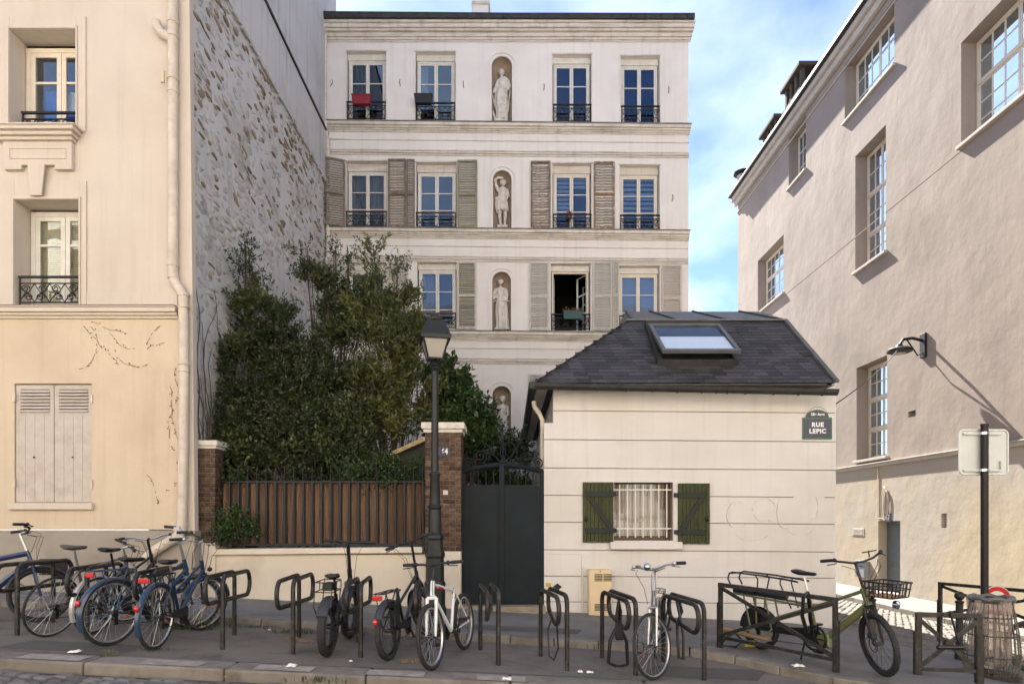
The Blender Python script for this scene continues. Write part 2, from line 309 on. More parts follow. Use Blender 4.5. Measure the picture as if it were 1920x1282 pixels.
# ---------------------------------------------------------------- ground levels
KL = [(-12, 9.5), (-7, 8.9), (-4, 8.5), (0, 8.02), (1.5, 7.9), (2.1, 7.82), (2.5, 7.62), (2.8, 7.25), (3.1, 6.85), (3.5, 6.52), (4.2, 6.32), (9, 6.1), (14, 6.0)]
def kerbY(x):
    for (a, b), (c, d) in zip(KL, KL[1:]):
        if a <= x <= c: return b+(d-b)*(x-a)/(c-a)
    return KL[0][1] if x < KL[0][0] else KL[-1][1]
FRONT_IN, FRONT_OUT = 6.50, 6.16
def zp(x, y):                                     # pavement surface
    z = CZ-1.43-0.047*min(x, 4.5)
    if x > 4.5: z -= 0.135*(min(x, 10.2)-4.5)
    return z-0.012*(10.3-min(max(y, 4), 10.3))
def zl(x, y): return CZ-1.545-0.047*min(x, 4.5)-(0.135*(min(x, 10)-4.5) if x > 4.5 else 0)-0.012*(8.0-min(max(y, 4), 9))   # parking lane
def zr(x, y): return zl(x, FRONT_OUT)-0.085
def gpt(px, py, zf=zl):                           # the point of the ground seen at a pixel
    lo, hi = 3.0, 40.0
    for _ in range(50):
        m_ = (lo+hi)/2
        if wz(py, m_) > zf(wx(px, m_), m_): lo = m_
        else: hi = m_
    return Vector((wx(px, lo), lo, zf(wx(px, lo), lo)))
def sheet(name, m, xs, ys, zf, **k):
    b = MB(); nx, ny = len(xs), len(ys)
    vs_ = [(x, y, zf(x, y)) for y in ys for x in xs]
    b.add(vs_, [(j*nx+i, j*nx+i+1, (j+1)*nx+i+1, (j+1)*nx+i) for j in range(ny-1) for i in range(nx-1)])
    return b.build(name, m, smooth=True, **k)
def lin(a, b, n): return [a+(b-a)*i/n for i in range(n+1)]
# ground sheet to the horizon
gxs = [-900, -200, -60, -30]+lin(-16, 16, 32)+[30, 60, 200, 900]; gys = [-900, -200, -60, -20, -10, 0]+lin(2, 44, 30)+[80, 200, 900]
sheet('ground', M_ground, gxs, gys, lambda x, y: zp(x, y)-0.45, kind='structure')
# pavement: strip with its front edge on the kerb line
b = MB(); xs = lin(-14, 10.2, 120)
rows = 14; vs_ = []
for j in range(rows+1):
    for x in xs:
        yb = 17.5 if x > 5.2 else 10.45
        yb = 9.2 if x > 5.6 else 10.45
        y0 = kerbY(x)+0.13; y = y0+(yb-y0)*j/rows
        vs_.append((x, y, zp(x, y)))
nx = len(xs)
b.add(vs_, [(j*nx+i, j*nx+i+1, (j+1)*nx+i+1, (j+1)*nx+i) for j in range(rows) for i in range(nx-1)])
b.build('pavement', M_asph, smooth=True, kind='structure')
# parking lane
b = MB(); vs_ = []
for j in range(9):
    for x in xs:
        y1 = max(kerbY(x)+0.04, FRONT_IN+0.0); y = FRONT_IN+(y1-FRONT_IN)*j/8
        vs_.append((x, y, zl(x, y)))
b.add(vs_, [(j*nx+i, j*nx+i+1, (j+1)*nx+i+1, (j+1)*nx+i) for j in range(8) for i in range(nx-1)])
b.build('parking_lane', M_asph2, smooth=True, kind='structure')
# ---------------------------------------------------------------- kerbs, setts, side street
def stone_block(mb, p, q, wd, zt0, zt1, h, side):      # a kerb block between two ground points; side = normal offset dir
    p = Vector((p[0], p[1], 0)); q = Vector((q[0], q[1], 0)); t = (q-p).normalized(); nrm = Vector((-t.y, t.x, 0))*side
    a, b_, c, d = p, q, q+nrm*wd, p+nrm*wd
    v = [(a.x, a.y, zt0-h), (b_.x, b_.y, zt1-h), (c.x, c.y, zt1-h), (d.x, d.y, zt0-h), (a.x, a.y, zt0), (b_.x, b_.y, zt1), (c.x, c.y, zt1), (d.x, d.y, zt0)]
    return mb.hexa(v)
def walk(pl, step):
    out = []; acc = 0; out.append(pl[0])
    for (a, b_) in zip(pl, pl[1:]):
        ln = math.dist(a, b_); k = step-acc
        while k <= ln:
            out.append((a[0]+(b_[0]-a[0])*k/ln, a[1]+(b_[1]-a[1])*k/ln)); k += step
        acc = ln-(k-step)
    return out
kroot = thing('pavement_kerb', (0, 8, zp(0, 8)), 'worn granite kerb between the bike parking lane and the house fronts', 'kerb')
kroot['kind'] = 'structure'; del kroot['category']
pl = walk(KL, 0.55)
for a, b_ in zip(pl, pl[1:]):
    if a[0] < -8 or a[0] > 9: continue
    t = Vector((b_[0]-a[0], b_[1]-a[1], 0)).normalized()*0.004
    mb = MB(); dz = random.uniform(-.004, .004)
    stone_block(mb, (a[0]+t.x, a[1]+t.y), (b_[0]-t.x, b_[1]-t.y), 0.14, zp(a[0], a[1])+0.004+dz, zp(b_[0], b_[1])+0.004+dz, 0.3, 1)
    mb.build('kerb_stone', M_kerb, kroot, bevel=0.012)
kroot2 = thing('street_kerb', (0, 6.3, zl(0, 6.3)), 'broad granite kerb with faded white dashes along the cobbled road', 'kerb')
kroot2['kind'] = 'structure'; del kroot2['category']
x = -8.2
while x < 3.3:
    x2 = x+1.36+random.uniform(-.03, .05)
    mb = MB(); dz = random.uniform(-.003, .003)
    stone_block(mb, (x+.005, FRONT_OUT), (x2-.005, FRONT_OUT), FRONT_IN-FRONT_OUT, zl(x, 6.3)+.005+dz, zl(x2, 6.3)+.005+dz, 0.3, 1)
    mb.build('kerb_stone', M_kerb, kroot2, bevel=0.02); x = x2
for px0, px1, py in ((78, 196, 1222), (282, 396, 1237), (487, 592, 1250), (690, 797, 1262), (895, 985, 1272), (-120, -10, 1210)):
    p0 = gpt(px0, py-2); p1_ = gpt(px1, py+2); yy0, yy1 = FRONT_OUT+.03, FRONT_IN-.1
    mb = MB(); xs_ = lin(p0.x, p1_.x, 6)
    for xa, xb in zip(xs_, xs_[1:]):
        mb.quad((xa, yy0, zl(xa, 6.3)+.012), (xb, yy0, zl(xb, 6.3)+.012), (xb, yy1, zl(xb, 6.3)+.012), (xa, yy1, zl(xa, 6.3)+.012))
    props(mb.build('painted_dash', M_kerbface, kroot2))
sheet('cobbled_road', M_joint_s, lin(-14, 14, 40), lin(-6, FRONT_OUT+.02, 20), lambda x, y: zr(x, y)-0.028, kind='structure')
road = bpy.data.objects['cobbled_road']
def sett_mesh(i, L_=0.155, W_=0.105, T=0.06):
    rg = random.Random(i); mb = MB(); j = lambda: rg.uniform(-.006, .006)
    x0, x1, y0, y1 = -L_/2+j(), L_/2+j(), -W_/2+j(), W_/2+j(); c = 0.016
    v = [(x0, y0, -T), (x1, y0, -T), (x1, y1, -T), (x0, y1, -T), (x0, y0, -c), (x1, y0, -c), (x1, y1, -c), (x0, y1, -c),
         (x0+c, y0+c, j()), (x1-c, y0+c, j()), (x1-c, y1-c, j()), (x0+c, y1-c, j())]
    mb.add(v, [(0, 1, 5, 4), (1, 2, 6, 5), (2, 3, 7, 6), (3, 0, 4, 7), (4, 5, 9, 8), (5, 6, 10, 9), (6, 7, 11, 10), (7, 4, 8, 11), (8, 9, 10, 11)])
    return mb.mesh('sett', M_sett)
SM = [sett_mesh(i) for i in range(7)]
cand = []; row = 0; y = FRONT_OUT-0.09
ang = R(-14)
for row in range(-60, 70):
    for k in range(-80, 80):
        u = k*0.172+(row % 2)*0.086+random.uniform(-.008, .008); v_ = row*0.122+random.uniform(-.005, .005)
        X = u*math.cos(ang)-v_*math.sin(ang)-2; Y = u*math.sin(ang)+v_*math.cos(ang)+4.6
        if Y > FRONT_OUT-.09 or Y < 2.5 or abs(X) > 8: continue
        px = CX+F*X/Y; py = CY+F*(CZ-zr(X, Y))/Y
        vis = -30 < px < 1950 and py < 1300
        cand.append((0 if vis else 1, -Y*0, X, Y))
vis = [c for c in cand if c[0] == 0]; vis.sort(key=lambda c: c[3])
near = vis[:300]; rest = vis[300:]+[c for c in cand if c[0] == 1]
for c in near:
    X, Y = c[2], c[3]
    inst('sett', random.choice(SM), road, (X, Y, zr(X, Y)+random.uniform(-.005, .004)), (random.uniform(-.03, .03), random.uniform(-.03, .03), ang+random.uniform(-.05, .05)+random.choice((0, math.pi))))
def join_inst(lst, meshes, zf, ang_, name, m, parent, js=1.0, **k):
    mb = MB(); tm = []
    for me in meshes: tm.append(([v.co.copy() for v in me.vertices], [tuple(p.vertices) for p in me.polygons]))
    for (X, Y) in lst:
        vv, ff = random.choice(tm); mt = Matrix.Translation((X, Y, zf(X, Y)+random.uniform(-.006, .005)*js)) @ Matrix.Rotation(ang_+random.uniform(-.05, .05), 4, 'Z') @ Matrix.Rotation(random.uniform(-.03, .03), 4, 'X')
        mb.add([mt @ v for v in vv], ff)
    return mb.build(name, m, parent, **k)
join_inst([(c[2], c[3]) for c in rest], SM, zr, ang, 'distant_sett', M_sett, road, kind='stuff')
# side street going up between the house and the tall building
side = sheet('side_street', M_joint_s, lin(4.2, 10.3, 12), lin(8.9, 60, 24), lambda x, y: zp(x, y)-0.02-(0.0 if x > 5.4 and y > 9.3 else 0.05), kind='structure')
sl = []; random.seed(11)
for r_ in range(0, 190):
    y = 9.3+r_*0.125
    for k in range(0, 34):
        x = 5.55+k*0.15+(r_ % 2)*.07+random.uniform(-.01, .01)
        if x < 10.1 and (x > 5.7 or y > 10): sl.append((x, y+random.uniform(-.01, .01)))
SM2 = [sett_mesh(20+i, .14, .115) for i in range(5)]
join_inst(sl, SM2, lambda x, y: zp(x, y)+.004, 0, 'street_sett', M_sett_side, side, 1.6, kind='stuff')
b = MB(); xs_ = [10.2, 10.35, 13.0]; ys_ = lin(9.0, 60, 20)
for ya, yb in zip(ys_, ys_[1:]):
    for xa, xb in ((10.36, 14.0),):
        b.quad((xa, ya, zp(11, ya)+.12), (xb, ya, zp(11, ya)+.12), (xb, yb, zp(11, yb)+.12), (xa, yb, zp(11, yb)+.12))
b.build('far_pavement', mat('asphalt_pale', (0.17, 0.16, 0.147), 0.95, (0.14, 0.13, 0.12), 1.5, bump=0.5, bscale=120), kind='structure')
kr = thing('far_kerb', (10.2, 20, zp(11, 20)), 'stone kerb along the pavement of the tall building', 'kerb'); kr['kind'] = 'structure'; del kr['category']
y = 9.0
while y < 40:
    mb = MB(); mb.box(10.2, 10.36, y+.004, y+.996, zp(11, 12)-.2, zp(11, 12)+.125+random.uniform(-.004, .004)); mb.build('kerb_stone', M_kerb, kr, bevel=.015); y += 1.0
# courtyard ground behind the fence
sheet('courtyard', mat('yard_soil', (0.10, 0.085, 0.065), 0.95, (0.07, 0.065, 0.05), 3, bump=.6), lin(-5, 5.1, 8), lin(10.4, 17.7, 6), lambda x, y: zp(x, 10.3)+.02, kind='structure')
# ---------------------------------------------------------------- walls with openings
def wall_mesh(mb, fn, u0, u1, z0, z1, holes, depth=0.3, back=True):
    """holes: (ua, ub, za, zb[, depth]) rectangles; fn(u, w, z) -> world, w goes into the wall"""
    us = sorted(set([u0, u1]+[h[0] for h in holes]+[h[1] for h in holes])); zs = sorted(set([z0, z1]+[h[2] for h in holes]+[h[3] for h in holes]))
    for a, b_ in zip(us, us[1:]):
        for c, d in zip(zs, zs[1:]):
            mu, mz = (a+b_)/2, (c+d)/2
            if any(h[0] < mu < h[1] and h[2] < mz < h[3] for h in holes): continue
            mb.quad(fn(a, 0, c), fn(b_, 0, c), fn(b_, 0, d), fn(a, 0, d))
    for h in holes:
        a, b_, c, d = h[:4]; dp = h[4] if len(h) > 4 else depth
        mb.quad(fn(a, 0, c), fn(a, dp, c), fn(a, dp, d), fn(a, 0, d)); mb.quad(fn(b_, dp, c), fn(b_, 0, c), fn(b_, 0, d), fn(b_, dp, d))
        mb.quad(fn(a, 0, d), fn(a, dp, d), fn(b_, dp, d), fn(b_, 0, d)); mb.quad(fn(a, dp, c), fn(a, 0, c), fn(b_, 0, c), fn(b_, dp, c))
    return mb
def make_window(parent, fn, u0, u1, z0, z1, w0, cols=1, rows=(0.36, 0.72), fr=0.055, mj=M_white, curtain=None, sash=0.04, bars=0.022, mid=True, rail=None, open_=False, parts_glass=None, split=0.5, transoms=()):
    """two-leaf window at depth w0; rows = heights (0..1 from the top) of glazing bars"""
    parts_glass = parts_glass or GLASS
    mb = MB(); B = lambda a, b_, c, d, wa=0.0, wb=0.06: mb.mbox(fn, a, b_, w0+wa, w0+wb, c, d)
    B(u0, u0+fr, z0, z1); B(u1-fr, u1, z0, z1); B(u0+fr, u1-fr, z1-fr, z1); B(u0+fr, u1-fr, z0, z0+fr)
    win = mb.build('window', mj, parent, bevel=0.004)
    iu0, iu1, iz0, iz1 = u0+fr, u1-fr, z0+fr, z1-fr
    um = iu0+(iu1-iu0)*split
    sections = []; zt = [iz1]+[z1-(z1-z0)*t for t in transoms]+[iz0]
    for za, zb in zip(zt, zt[1:]): sections.append((zb, za))
    if transoms:
        for t in transoms: MB().mbox(fn, iu0, iu1, w0-.03, w0+.05, z1-(z1-z0)*t-.035, z1-(z1-z0)*t+.035).build('transom', mj, win, bevel=.004)
    if open_: return win
    for si, (sz0, sz1) in enumerate(sections):
        if transoms:
            sz0 += 0.035 if si < len(sections)-1 else 0; sz1 -= 0.035 if si else 0
        rws = rows[si] if transoms and isinstance(rows[0], (tuple, list)) else rows
        for (a, b_) in ((iu0, um-.004), (um+.004, iu1)):
            mb = MB(); s = sash
            mb.mbox(fn, a, a+s, w0+.012, w0+.05, sz0, sz1); mb.mbox(fn, b_-s, b_, w0+.012, w0+.05, sz0, sz1)
            mb.mbox(fn, a+s, b_-s, w0+.012, w0+.05, sz1-s, sz1); mb.mbox(fn, a+s, b_-s, w0+.012, w0+.05, sz0, sz0+s*1.3)
            ga, gb, gc, gd = a+s, b_-s, sz0+s*1.3, sz1-s
            zb_ = [gd]+[gd-(gd-gc)*r for r in rws]+[gc]; ub_ = [ga+(gb-ga)*i/cols for i in range(cols+1)]
            for z in zb_[1:-1]: mb.mbox(fn, ga, gb, w0+.014, w0+.044, z-bars/2, z+bars/2)
            for u in ub_[1:-1]: mb.mbox(fn, u-bars/2, u+bars/2, w0+.012, w0+.042, gc, gd)
            mb.build('sash', mj, win)
            for zi in range(len(zb_)-1):
                for ui in range(cols):
                    q = MB(); m_ = bars/2
                    q.mbox(fn, ub_[ui]+(m_ if ui else 0), ub_[ui+1]-(m_ if ui < cols-1 else 0), w0+.026, w0+.031, zb_[zi+1]+(m_ if zi < len(zb_)-2 else 0), zb_[zi]-(m_ if zi else 0))
                    q.build('pane', parts_glass, win)
    return win
def fold_curtain(fn, u0, u1, z0, z1, w, amp=0.03, n=40, seed=1):
    rg = random.Random(seed); mb = MB(); pts = []
    ph = rg.uniform(0, 6)
    for i in range(n+1):
        u = u0+(u1-u0)*i/n; pts.append((u, w+amp*math.sin(i*1.15+ph+math.sin(i*.33)*1.4)))
    v = [fn(u, w_, z) for (u, w_) in pts for z in (z0, z1)]
    mb.add(v, [(2*i, 2*i+2, 2*i+3, 2*i+1) for i in range(n)])
    return mb
def slat_blind(parent, fn, u0, u1, z0, z1, w, step, m, h=None):
    mb = MB(); z = z1
    while z > z0+step:
        mb.mbox(fn, u0, u1, w, w+.004, z-(h or step*.88), z); z -= step
    return mb.build('blind', m, parent)
def guard(parent, fn, u0, u1, z0, h, w=-0.03, style=0, m=M_iron, rail=M_iron, name='window_guard'):
    """cast-iron window guard with scrolls"""
    mb = MB(); tp = lambda u, z: Vector(fn(u, w, z)); cw = u1-u0
    mb.mbox(fn, u0, u1, w-.012, w+.012, z0+.03, z0+.05)
    mb.mbox(fn, u0, u1, w-.012, w+.012, z0+h-.10, z0+h-.085)
    for u in (u0+.012, u1-.012): mb.mbox(fn, u-.011, u+.011, w-.011, w+.011, z0, z0+h)
    nsc = 4; cell = cw/nsc
    for i in range(nsc):
        uc = u0+cell*(i+.5); zc = z0+.05+(h-.15)/2; s = 1 if i % 2 == 0 else -1
        for k in (0, 1):
            pts = []; r0 = min(cell, h-.15)*.30
            for j in range(22):
                a = j/21*math.pi*3.1; r = r0*(1-j/21*.75)
                pts.append(tp(uc+s*(1 if k == 0 else -1)*(r*math.cos(a)-r0*.35), zc+(h-.15)*.24*(1 if k == 0 else -1)+r*math.sin(a)*.8))
            mb.tube(pts, .0085, 5)
        mb.tube([tp(uc-cell*.5, z0+.05), tp(uc-cell*.1, zc), tp(uc-cell*.5, z0+h-.1)], .008, 5)
        mb.tube([tp(uc+cell*.5, z0+.05), tp(uc+cell*.1, zc), tp(uc+cell*.5, z0+h-.1)], .008, 5)
        if style: mb.ell(tp(uc, zc), .02, 6, 4)
    g = mb.build(name, m, parent)
    r_ = MB(); r_.mbox(fn, u0-.01, u1+.01, w-.022, w+.022, z0+h-.012, z0+h+.022); r_.build('handrail', rail, g, bevel=.006)
    return g
SLAT = {}
def shutter(parent, u0, u1, z0, z1, y, m, n=24, ang=0.0, hinge='l', mframe=None, warp=0.0, rails=(0.5,), seed=0, thick=0.03, missing=0.0, latch=True, fr=0.045):
    """louvred shutter in its own frame; hinge side stays on the wall, ang opens it"""
    wd, h = u1-u0, z1-z0; rg = random.Random(seed)
    o = bpy.data.objects.new('shutter', None); link(o, parent, True)
    mb = MB(); X = lambda a: a if hinge == 'l' else -a
    def bx(a0, a1, y0_, y1_, c, d): mb.box(min(X(a0), X(a1)), max(X(a0), X(a1)), y0_, y1_, c, d)
    bx(0, fr, -thick, 0, 0, h); bx(wd-fr, wd, -thick, 0, 0, h); bx(fr, wd-fr, -thick, 0, 0, fr*1.4); bx(fr, wd-fr, -thick, 0, h-fr, h)
    for r_ in rails: bx(fr, wd-fr, -thick, 0, h*r_-.035, h*r_+.035)
    if latch:
        mb.bar((X(wd*.5), -thick-.012, h*.47), (X(wd*.58), -thick-.012, h*.53), .012, .012)
    me = mb.mesh('shutter', mframe or m)
    bpy.data.objects.remove(o)
    o = bpy.data.objects.new('shutter', me); C.objects.link(o); o.parent = parent
    if parent.name in WM: o.matrix_parent_inverse = WM[parent.name].inverted()
    o.location = ((u0 if hinge == 'l' else u1), y, z0); o.rotation_euler = (0, 0, (ang if hinge == 'r' else -ang))
    key = (round(wd-2*fr, 2), m.name)
    zz = [z for z in lin(fr*1.4+.02, h-fr-.03, n) if all(abs(z-h*r_) > .05 for r_ in rails)]
    if key not in SLAT:
        SLAT[key] = []
        for k in range(4):
            s_ = MB(); ww = key[0]; r2 = random.Random(k+3); nseg = 6 if warp else 1; vv = []
            for i in range(nseg+1):
                x_ = ww*i/nseg; dz = r2.uniform(-warp, warp); dy_ = r2.uniform(-warp, warp)*.5; th = .007+warp*r2.uniform(0, .25)
                for (yy, z_) in ((-.022, -.017), (-.014, -.017+th*1.2), (.002, .019), (-.006, .019-th)): vv.append((x_, yy+dy_, z_+dz))
            ff = [(i*4+a, i*4+(a+1) % 4, (i+1)*4+(a+1) % 4, (i+1)*4+a) for i in range(nseg) for a in range(4)]+[(0, 3, 2, 1), tuple(nseg*4+a for a in range(4))]
            s_.add(vv, ff); SLAT[key].append(s_.mesh('slat', m))
    for z in zz:
        if rg.random() < missing: continue
        s_ = bpy.data.objects.new('slat', rg.choice(SLAT[key])); C.objects.link(s_); s_.parent = o
        s_.location = (fr if hinge == 'l' else -(wd-fr), -.008+rg.uniform(-.003, .003)*(1+warp*80), z+rg.uniform(-.003, .003)*(1+warp*60)); s_.rotation_euler = (0, rg.uniform(-.01, .01)*(1+warp*90), 0)
        s_.scale = ((wd-2*fr)/key[0], 1, 1)
    return o
# ---------------------------------------------------------------- central statue building
YC = 17.6; SC = YC/F
cb = thing('apartment_building', (0, YC, zp(0, 10)), 'four-storey white building with a column of statues in arched niches', 'building')
fnC = lambda u, w_, z: (u, YC+w_, z)
X = lambda px: wx(px, YC); Z = lambda py: wz(py, YC)
rowsC = {
 'a': [(650, 724, 97, 227), (779, 854, 98, 229), (1036, 1109, 103, 232), (1164, 1237, 106, 235)],
 'b': [(649, 726, 303, 427), (780, 856, 305, 429), (1036, 1109, 307, 432), (1162, 1237, 310, 434)],
 'c': [(650, 724, 493, 615), (782, 856, 492, 618), (1033, 1107, 495, 620), (1160, 1237, 499, 623)],
 'd': [(650, 724, 700, 822), (780, 856, 700, 824), (1033, 1107, 703, 826), (1160, 1237, 705, 828)]}
niches = [(922, 960, 107, 231), (924.5, 959, 320, 430), (923, 958, 510, 621), (923.5, 958, 724, 846)]
sur = [(912, 968.5, 97), (915, 967, 311), (913, 965, 501), (912, 966, 713)]
holes = []
for k in rowsC:
    for (a, b_, c, d) in rowsC[k]: holes.append((X(a), X(b_), Z(d), Z(c), 0.26))
for (a, b_, c, d) in niches: holes.append((X(a), X(b_), Z(d), Z(c), 0.001))
mb = MB(); XL, XR = X(606), X(1291)
wall_mesh(mb, fnC, XL, XR, zp(0, 10)-.3, Z(56), holes)
# spandrels over the niche arches
for (a, b_, c, d) in niches:
    xa, xb, zt = X(a), X(b_), Z(c); r_ = (xb-xa)/2; xc = (xa+xb)/2; zc = zt-r_; n_ = 12
    for s in (-1, 1):
        corner = (xc+s*r_, YC, zt); ap = [(xc+s*r_*math.cos(R(90*i/n_)), YC, zc+r_*math.sin(R(90*i/n_))) for i in range(n_+1)]
        for p_, q_ in zip(ap, ap[1:]): mb.add([corner, p_, q_], [(0, 1, 2)])
# side and back and interior shell
yb = YC+9; g0 = zp(0, 10)-.3; zt_ = Z(56)
mb.quad((XR, YC, g0), (XR, yb, g0), (XR, yb, zt_), (XR, YC, zt_)); mb.quad((XL, yb, g0), (XL, YC, g0), (XL, YC, zt_), (XL, yb, zt_)); mb.quad((XR, yb, g0), (XL, yb, g0), (XL, yb, zt_), (XR, yb, zt_))
cwall = mb.build('wall', M_cent, cb)
# dark rooms behind the windows
mb = MB()
for k in rowsC:
    z0 = min(Z(q[3]) for q in rowsC[k])-.1; z1 = max(Z(q[2]) for q in rowsC[k])+.25
    for (a, b_) in ((XL+.1, X(915)), (X(970), XR-.1)):
        c = [(a, YC+.33), (b_, YC+.33), (b_, YC+3.4), (a, YC+3.4)]
        mb.quad((c[0][0], c[0][1], z0), (c[1][0], c[1][1], z0), (c[2][0], c[2][1], z0), (c[3][0], c[3][1], z0))
        mb.quad((c[0][0], c[0][1], z1), (c[1][0], c[1][1], z1), (c[2][0], c[2][1], z1), (c[3][0], c[3][1], z1))
        for i in range(1, 4): mb.quad((*c[i], z0), (*c[(i+1) % 4], z0), (*c[(i+1) % 4], z1), (*c[i], z1))
mb.build('room', M_dark, cb)
# niches: half-cylinder with a quarter-sphere head, a floor, and a moulded surround
for (a, b_, c, d), (sa, sb, st) in zip(niches, sur):
    xa, xb, zt, z0 = X(a), X(b_), Z(c), Z(d); r_ = (xb-xa)/2; xc = (xa+xb)/2; zc = zt-r_; dep = r_*1.15; mb = MB(); n_ = 20; vs_ = []
    for i in range(n_+1):
        an = math.pi*i/n_; vs_ += [(xc-r_*math.cos(an), YC+dep*math.sin(an), z0), (xc-r_*math.cos(an), YC+dep*math.sin(an), zc)]
    mb.add(vs_, [(2*i, 2*i+2, 2*i+3, 2*i+1) for i in range(n_)])
    m_ = 8; vs_ = []
    for j in range(m_+1):
        el = math.pi/2*j/m_
        for i in range(n_+1):
            an = math.pi*i/n_; vs_.append((xc-r_*math.cos(an)*math.cos(el), YC+dep*math.sin(an)*math.cos(el), zc+r_*math.sin(el)))
    mb.add(vs_, [(j*(n_+1)+i, j*(n_+1)+i+1, (j+1)*(n_+1)+i+1, (j+1)*(n_+1)+i) for j in range(m_) for i in range(n_)])
    mb.box(xa, xb, YC-.0, YC+dep, z0-.05, z0+.004)
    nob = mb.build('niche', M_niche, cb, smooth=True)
    xsa, xsb, zst = X(sa), X(sb), Z(st); mb = MB()
    def archring(ro, ri, y0_, y1_):
        zr_ = zc; pts_o = [(xc-ro, z0)]+[(xc-ro*math.cos(R(180*i/24)), zr_+ro*math.sin(R(180*i/24))) for i in range(25)]+[(xc+ro, z0)]
        pts_i = [(xc-ri, z0)]+[(xc-ri*math.cos(R(180*i/24)), zr_+ri*math.sin(R(180*i/24))) for i in range(25)]+[(xc+ri, z0)]
        for (p_, q_), (r1, s1) in zip(zip(pts_o, pts_o[1:]), zip(pts_i, pts_i[1:])):
            mb.quad((p_[0], y0_, p_[1]), (r1[0], y0_, r1[1]), (s1[0], y0_, s1[1]), (q_[0], y0_, q_[1]))
            mb.quad((p_[0], y0_, p_[1]), (q_[0], y0_, q_[1]), (q_[0], y1_, q_[1]), (p_[0], y1_, p_[1])); mb.quad((r1[0], y0_, r1[1]), (r1[0], y1_, r1[1]), (s1[0], y1_, s1[1]), (s1[0], y0_, s1[1]))
    ro = (xsb-xsa)/2
    archring(ro, ro-.035, YC-.022, YC+.01); archring(ro-.07, ro-.085, YC-.018, YC+.01); archring(r_+.06, r_+.004, YC-.03, YC+.01)
    mb.build('niche_surround', M_cent, cb)
# belts and cornices
def sl(px, base, k=0.0103): return base+(px-612)*k
def belt(y0, x0, x1, name='cornice', k=0.0103):
    mb = MB(); a, b_ = X(x0), X(x1)
    prof = [(0, 1.6, .16, 0), (1.6, 7.5, .14, 0), (7.5, 11, .095, 0), (11, 14, .06, 0), (14, 17, .03, 0), (30, 32, .02, 1), (49, 51.5, .03, 1), (53, 56, .045, 1), (57.5, 60, .03, 1)]
    for (t0, t1, pr, q) in prof:
        za0, zb0 = Z(sl(x0, y0+t1, k)), Z(sl(x0, y0+t0, k)); za1, zb1 = Z(sl(x1, y0+t1, k)), Z(sl(x1, y0+t0, k))
        if t0 == 0:
            tm = MB(); tm.hexa([(a-.02, YC-pr, za0), (b_+.03, YC-pr, za1), (b_+.03, YC, za1), (a-.02, YC, za0), (a-.02, YC-pr, zb0), (b_+.03, YC-pr, zb1), (b_+.03, YC, zb1), (a-.02, YC, zb0)])
            top = tm
            continue
        mb.hexa([(a, YC-pr, za0), (b_+(.02 if not q else 0), YC-pr, za1), (b_+(.02 if not q else 0), YC-.001, za1), (a, YC-.001, za0), (a, YC-pr, zb0), (b_+(.02 if not q else 0), YC-pr, zb1), (b_+(.02 if not q else 0), YC-.001, zb1), (a, YC-.001, zb0)])
    c_ = mb.build(name, M_corn, cb, bevel=.008); top.build('flashing', M_corn_top, c_)
belt(230.2, 612, 1292); belt(428.5, 613, 1290, k=.0098); belt(619, 616, 1289, k=.010); belt(843, 616, 1289, k=.010)
mb = MB()
for (t0, t1, pr) in ((50, 55, .26), (55, 62, .22), (62, 66, .17), (66, 73, .10), (73, 77, .06), (77, 80, .03)):
    mb.box(X(603)+(0 if t0 < 66 else .06), X(1294)+pr*.3, YC-pr, YC-.001, Z(t1), Z(t0)-.001)
mb.build('cornice', M_corn, cb, bevel=.01)
mb = MB(); mb.prism([(X(600), Z(50)), (X(1297), Z(52)), (X(1297), Z(41.5)), (X(950), Z(41)), (X(600), Z(38))], YC-.33, YC-.05)
xx = X(1150)
gt = mb.build('gutter', M_zinc_d, cb, bevel=.02)
mb = MB()
for px in (1178, 1205, 1233, 1259, 1283): mb.box(X(px)-.006, X(px)+.006, YC-.345, YC-.33, Z(51), Z(42.5))
mb.build('gutter_clip', M_iron, cb)
mb = MB(); zt_ = Z(50); mb.prism([(0, 0)]*0 or [(XL-.05, zt_), (XR+.05, zt_), (XR+.05, zt_+.02), (XL-.05, zt_+.02)], YC-.1, YC+9)
mb.add([(XL, YC-.05, zt_+.02), (XR, YC-.05, zt_+.02), (XR, YC+4.5, zt_+.5), (XL, YC+4.5, zt_+.5), (XR, YC+9, zt_), (XL, YC+9, zt_)], [(0, 1, 2, 3), (3, 2, 4, 5), (1, 4, 2), (0, 3, 5)])
mb.build('roof', M_zinc, cb)
mb = MB(); mb.box(wx(886, 20), wx(916, 20), 20, 20.5, Z(60), Z(40)+3.4)
ch = mb.build('chimney', M_cent, cb); mb = MB(); mb.box(wx(884, 20), wx(919, 20), 19.95, 20.55, wz(9, 20), wz(4, 20)); mb.build('chimney_cap', M_corn, ch)
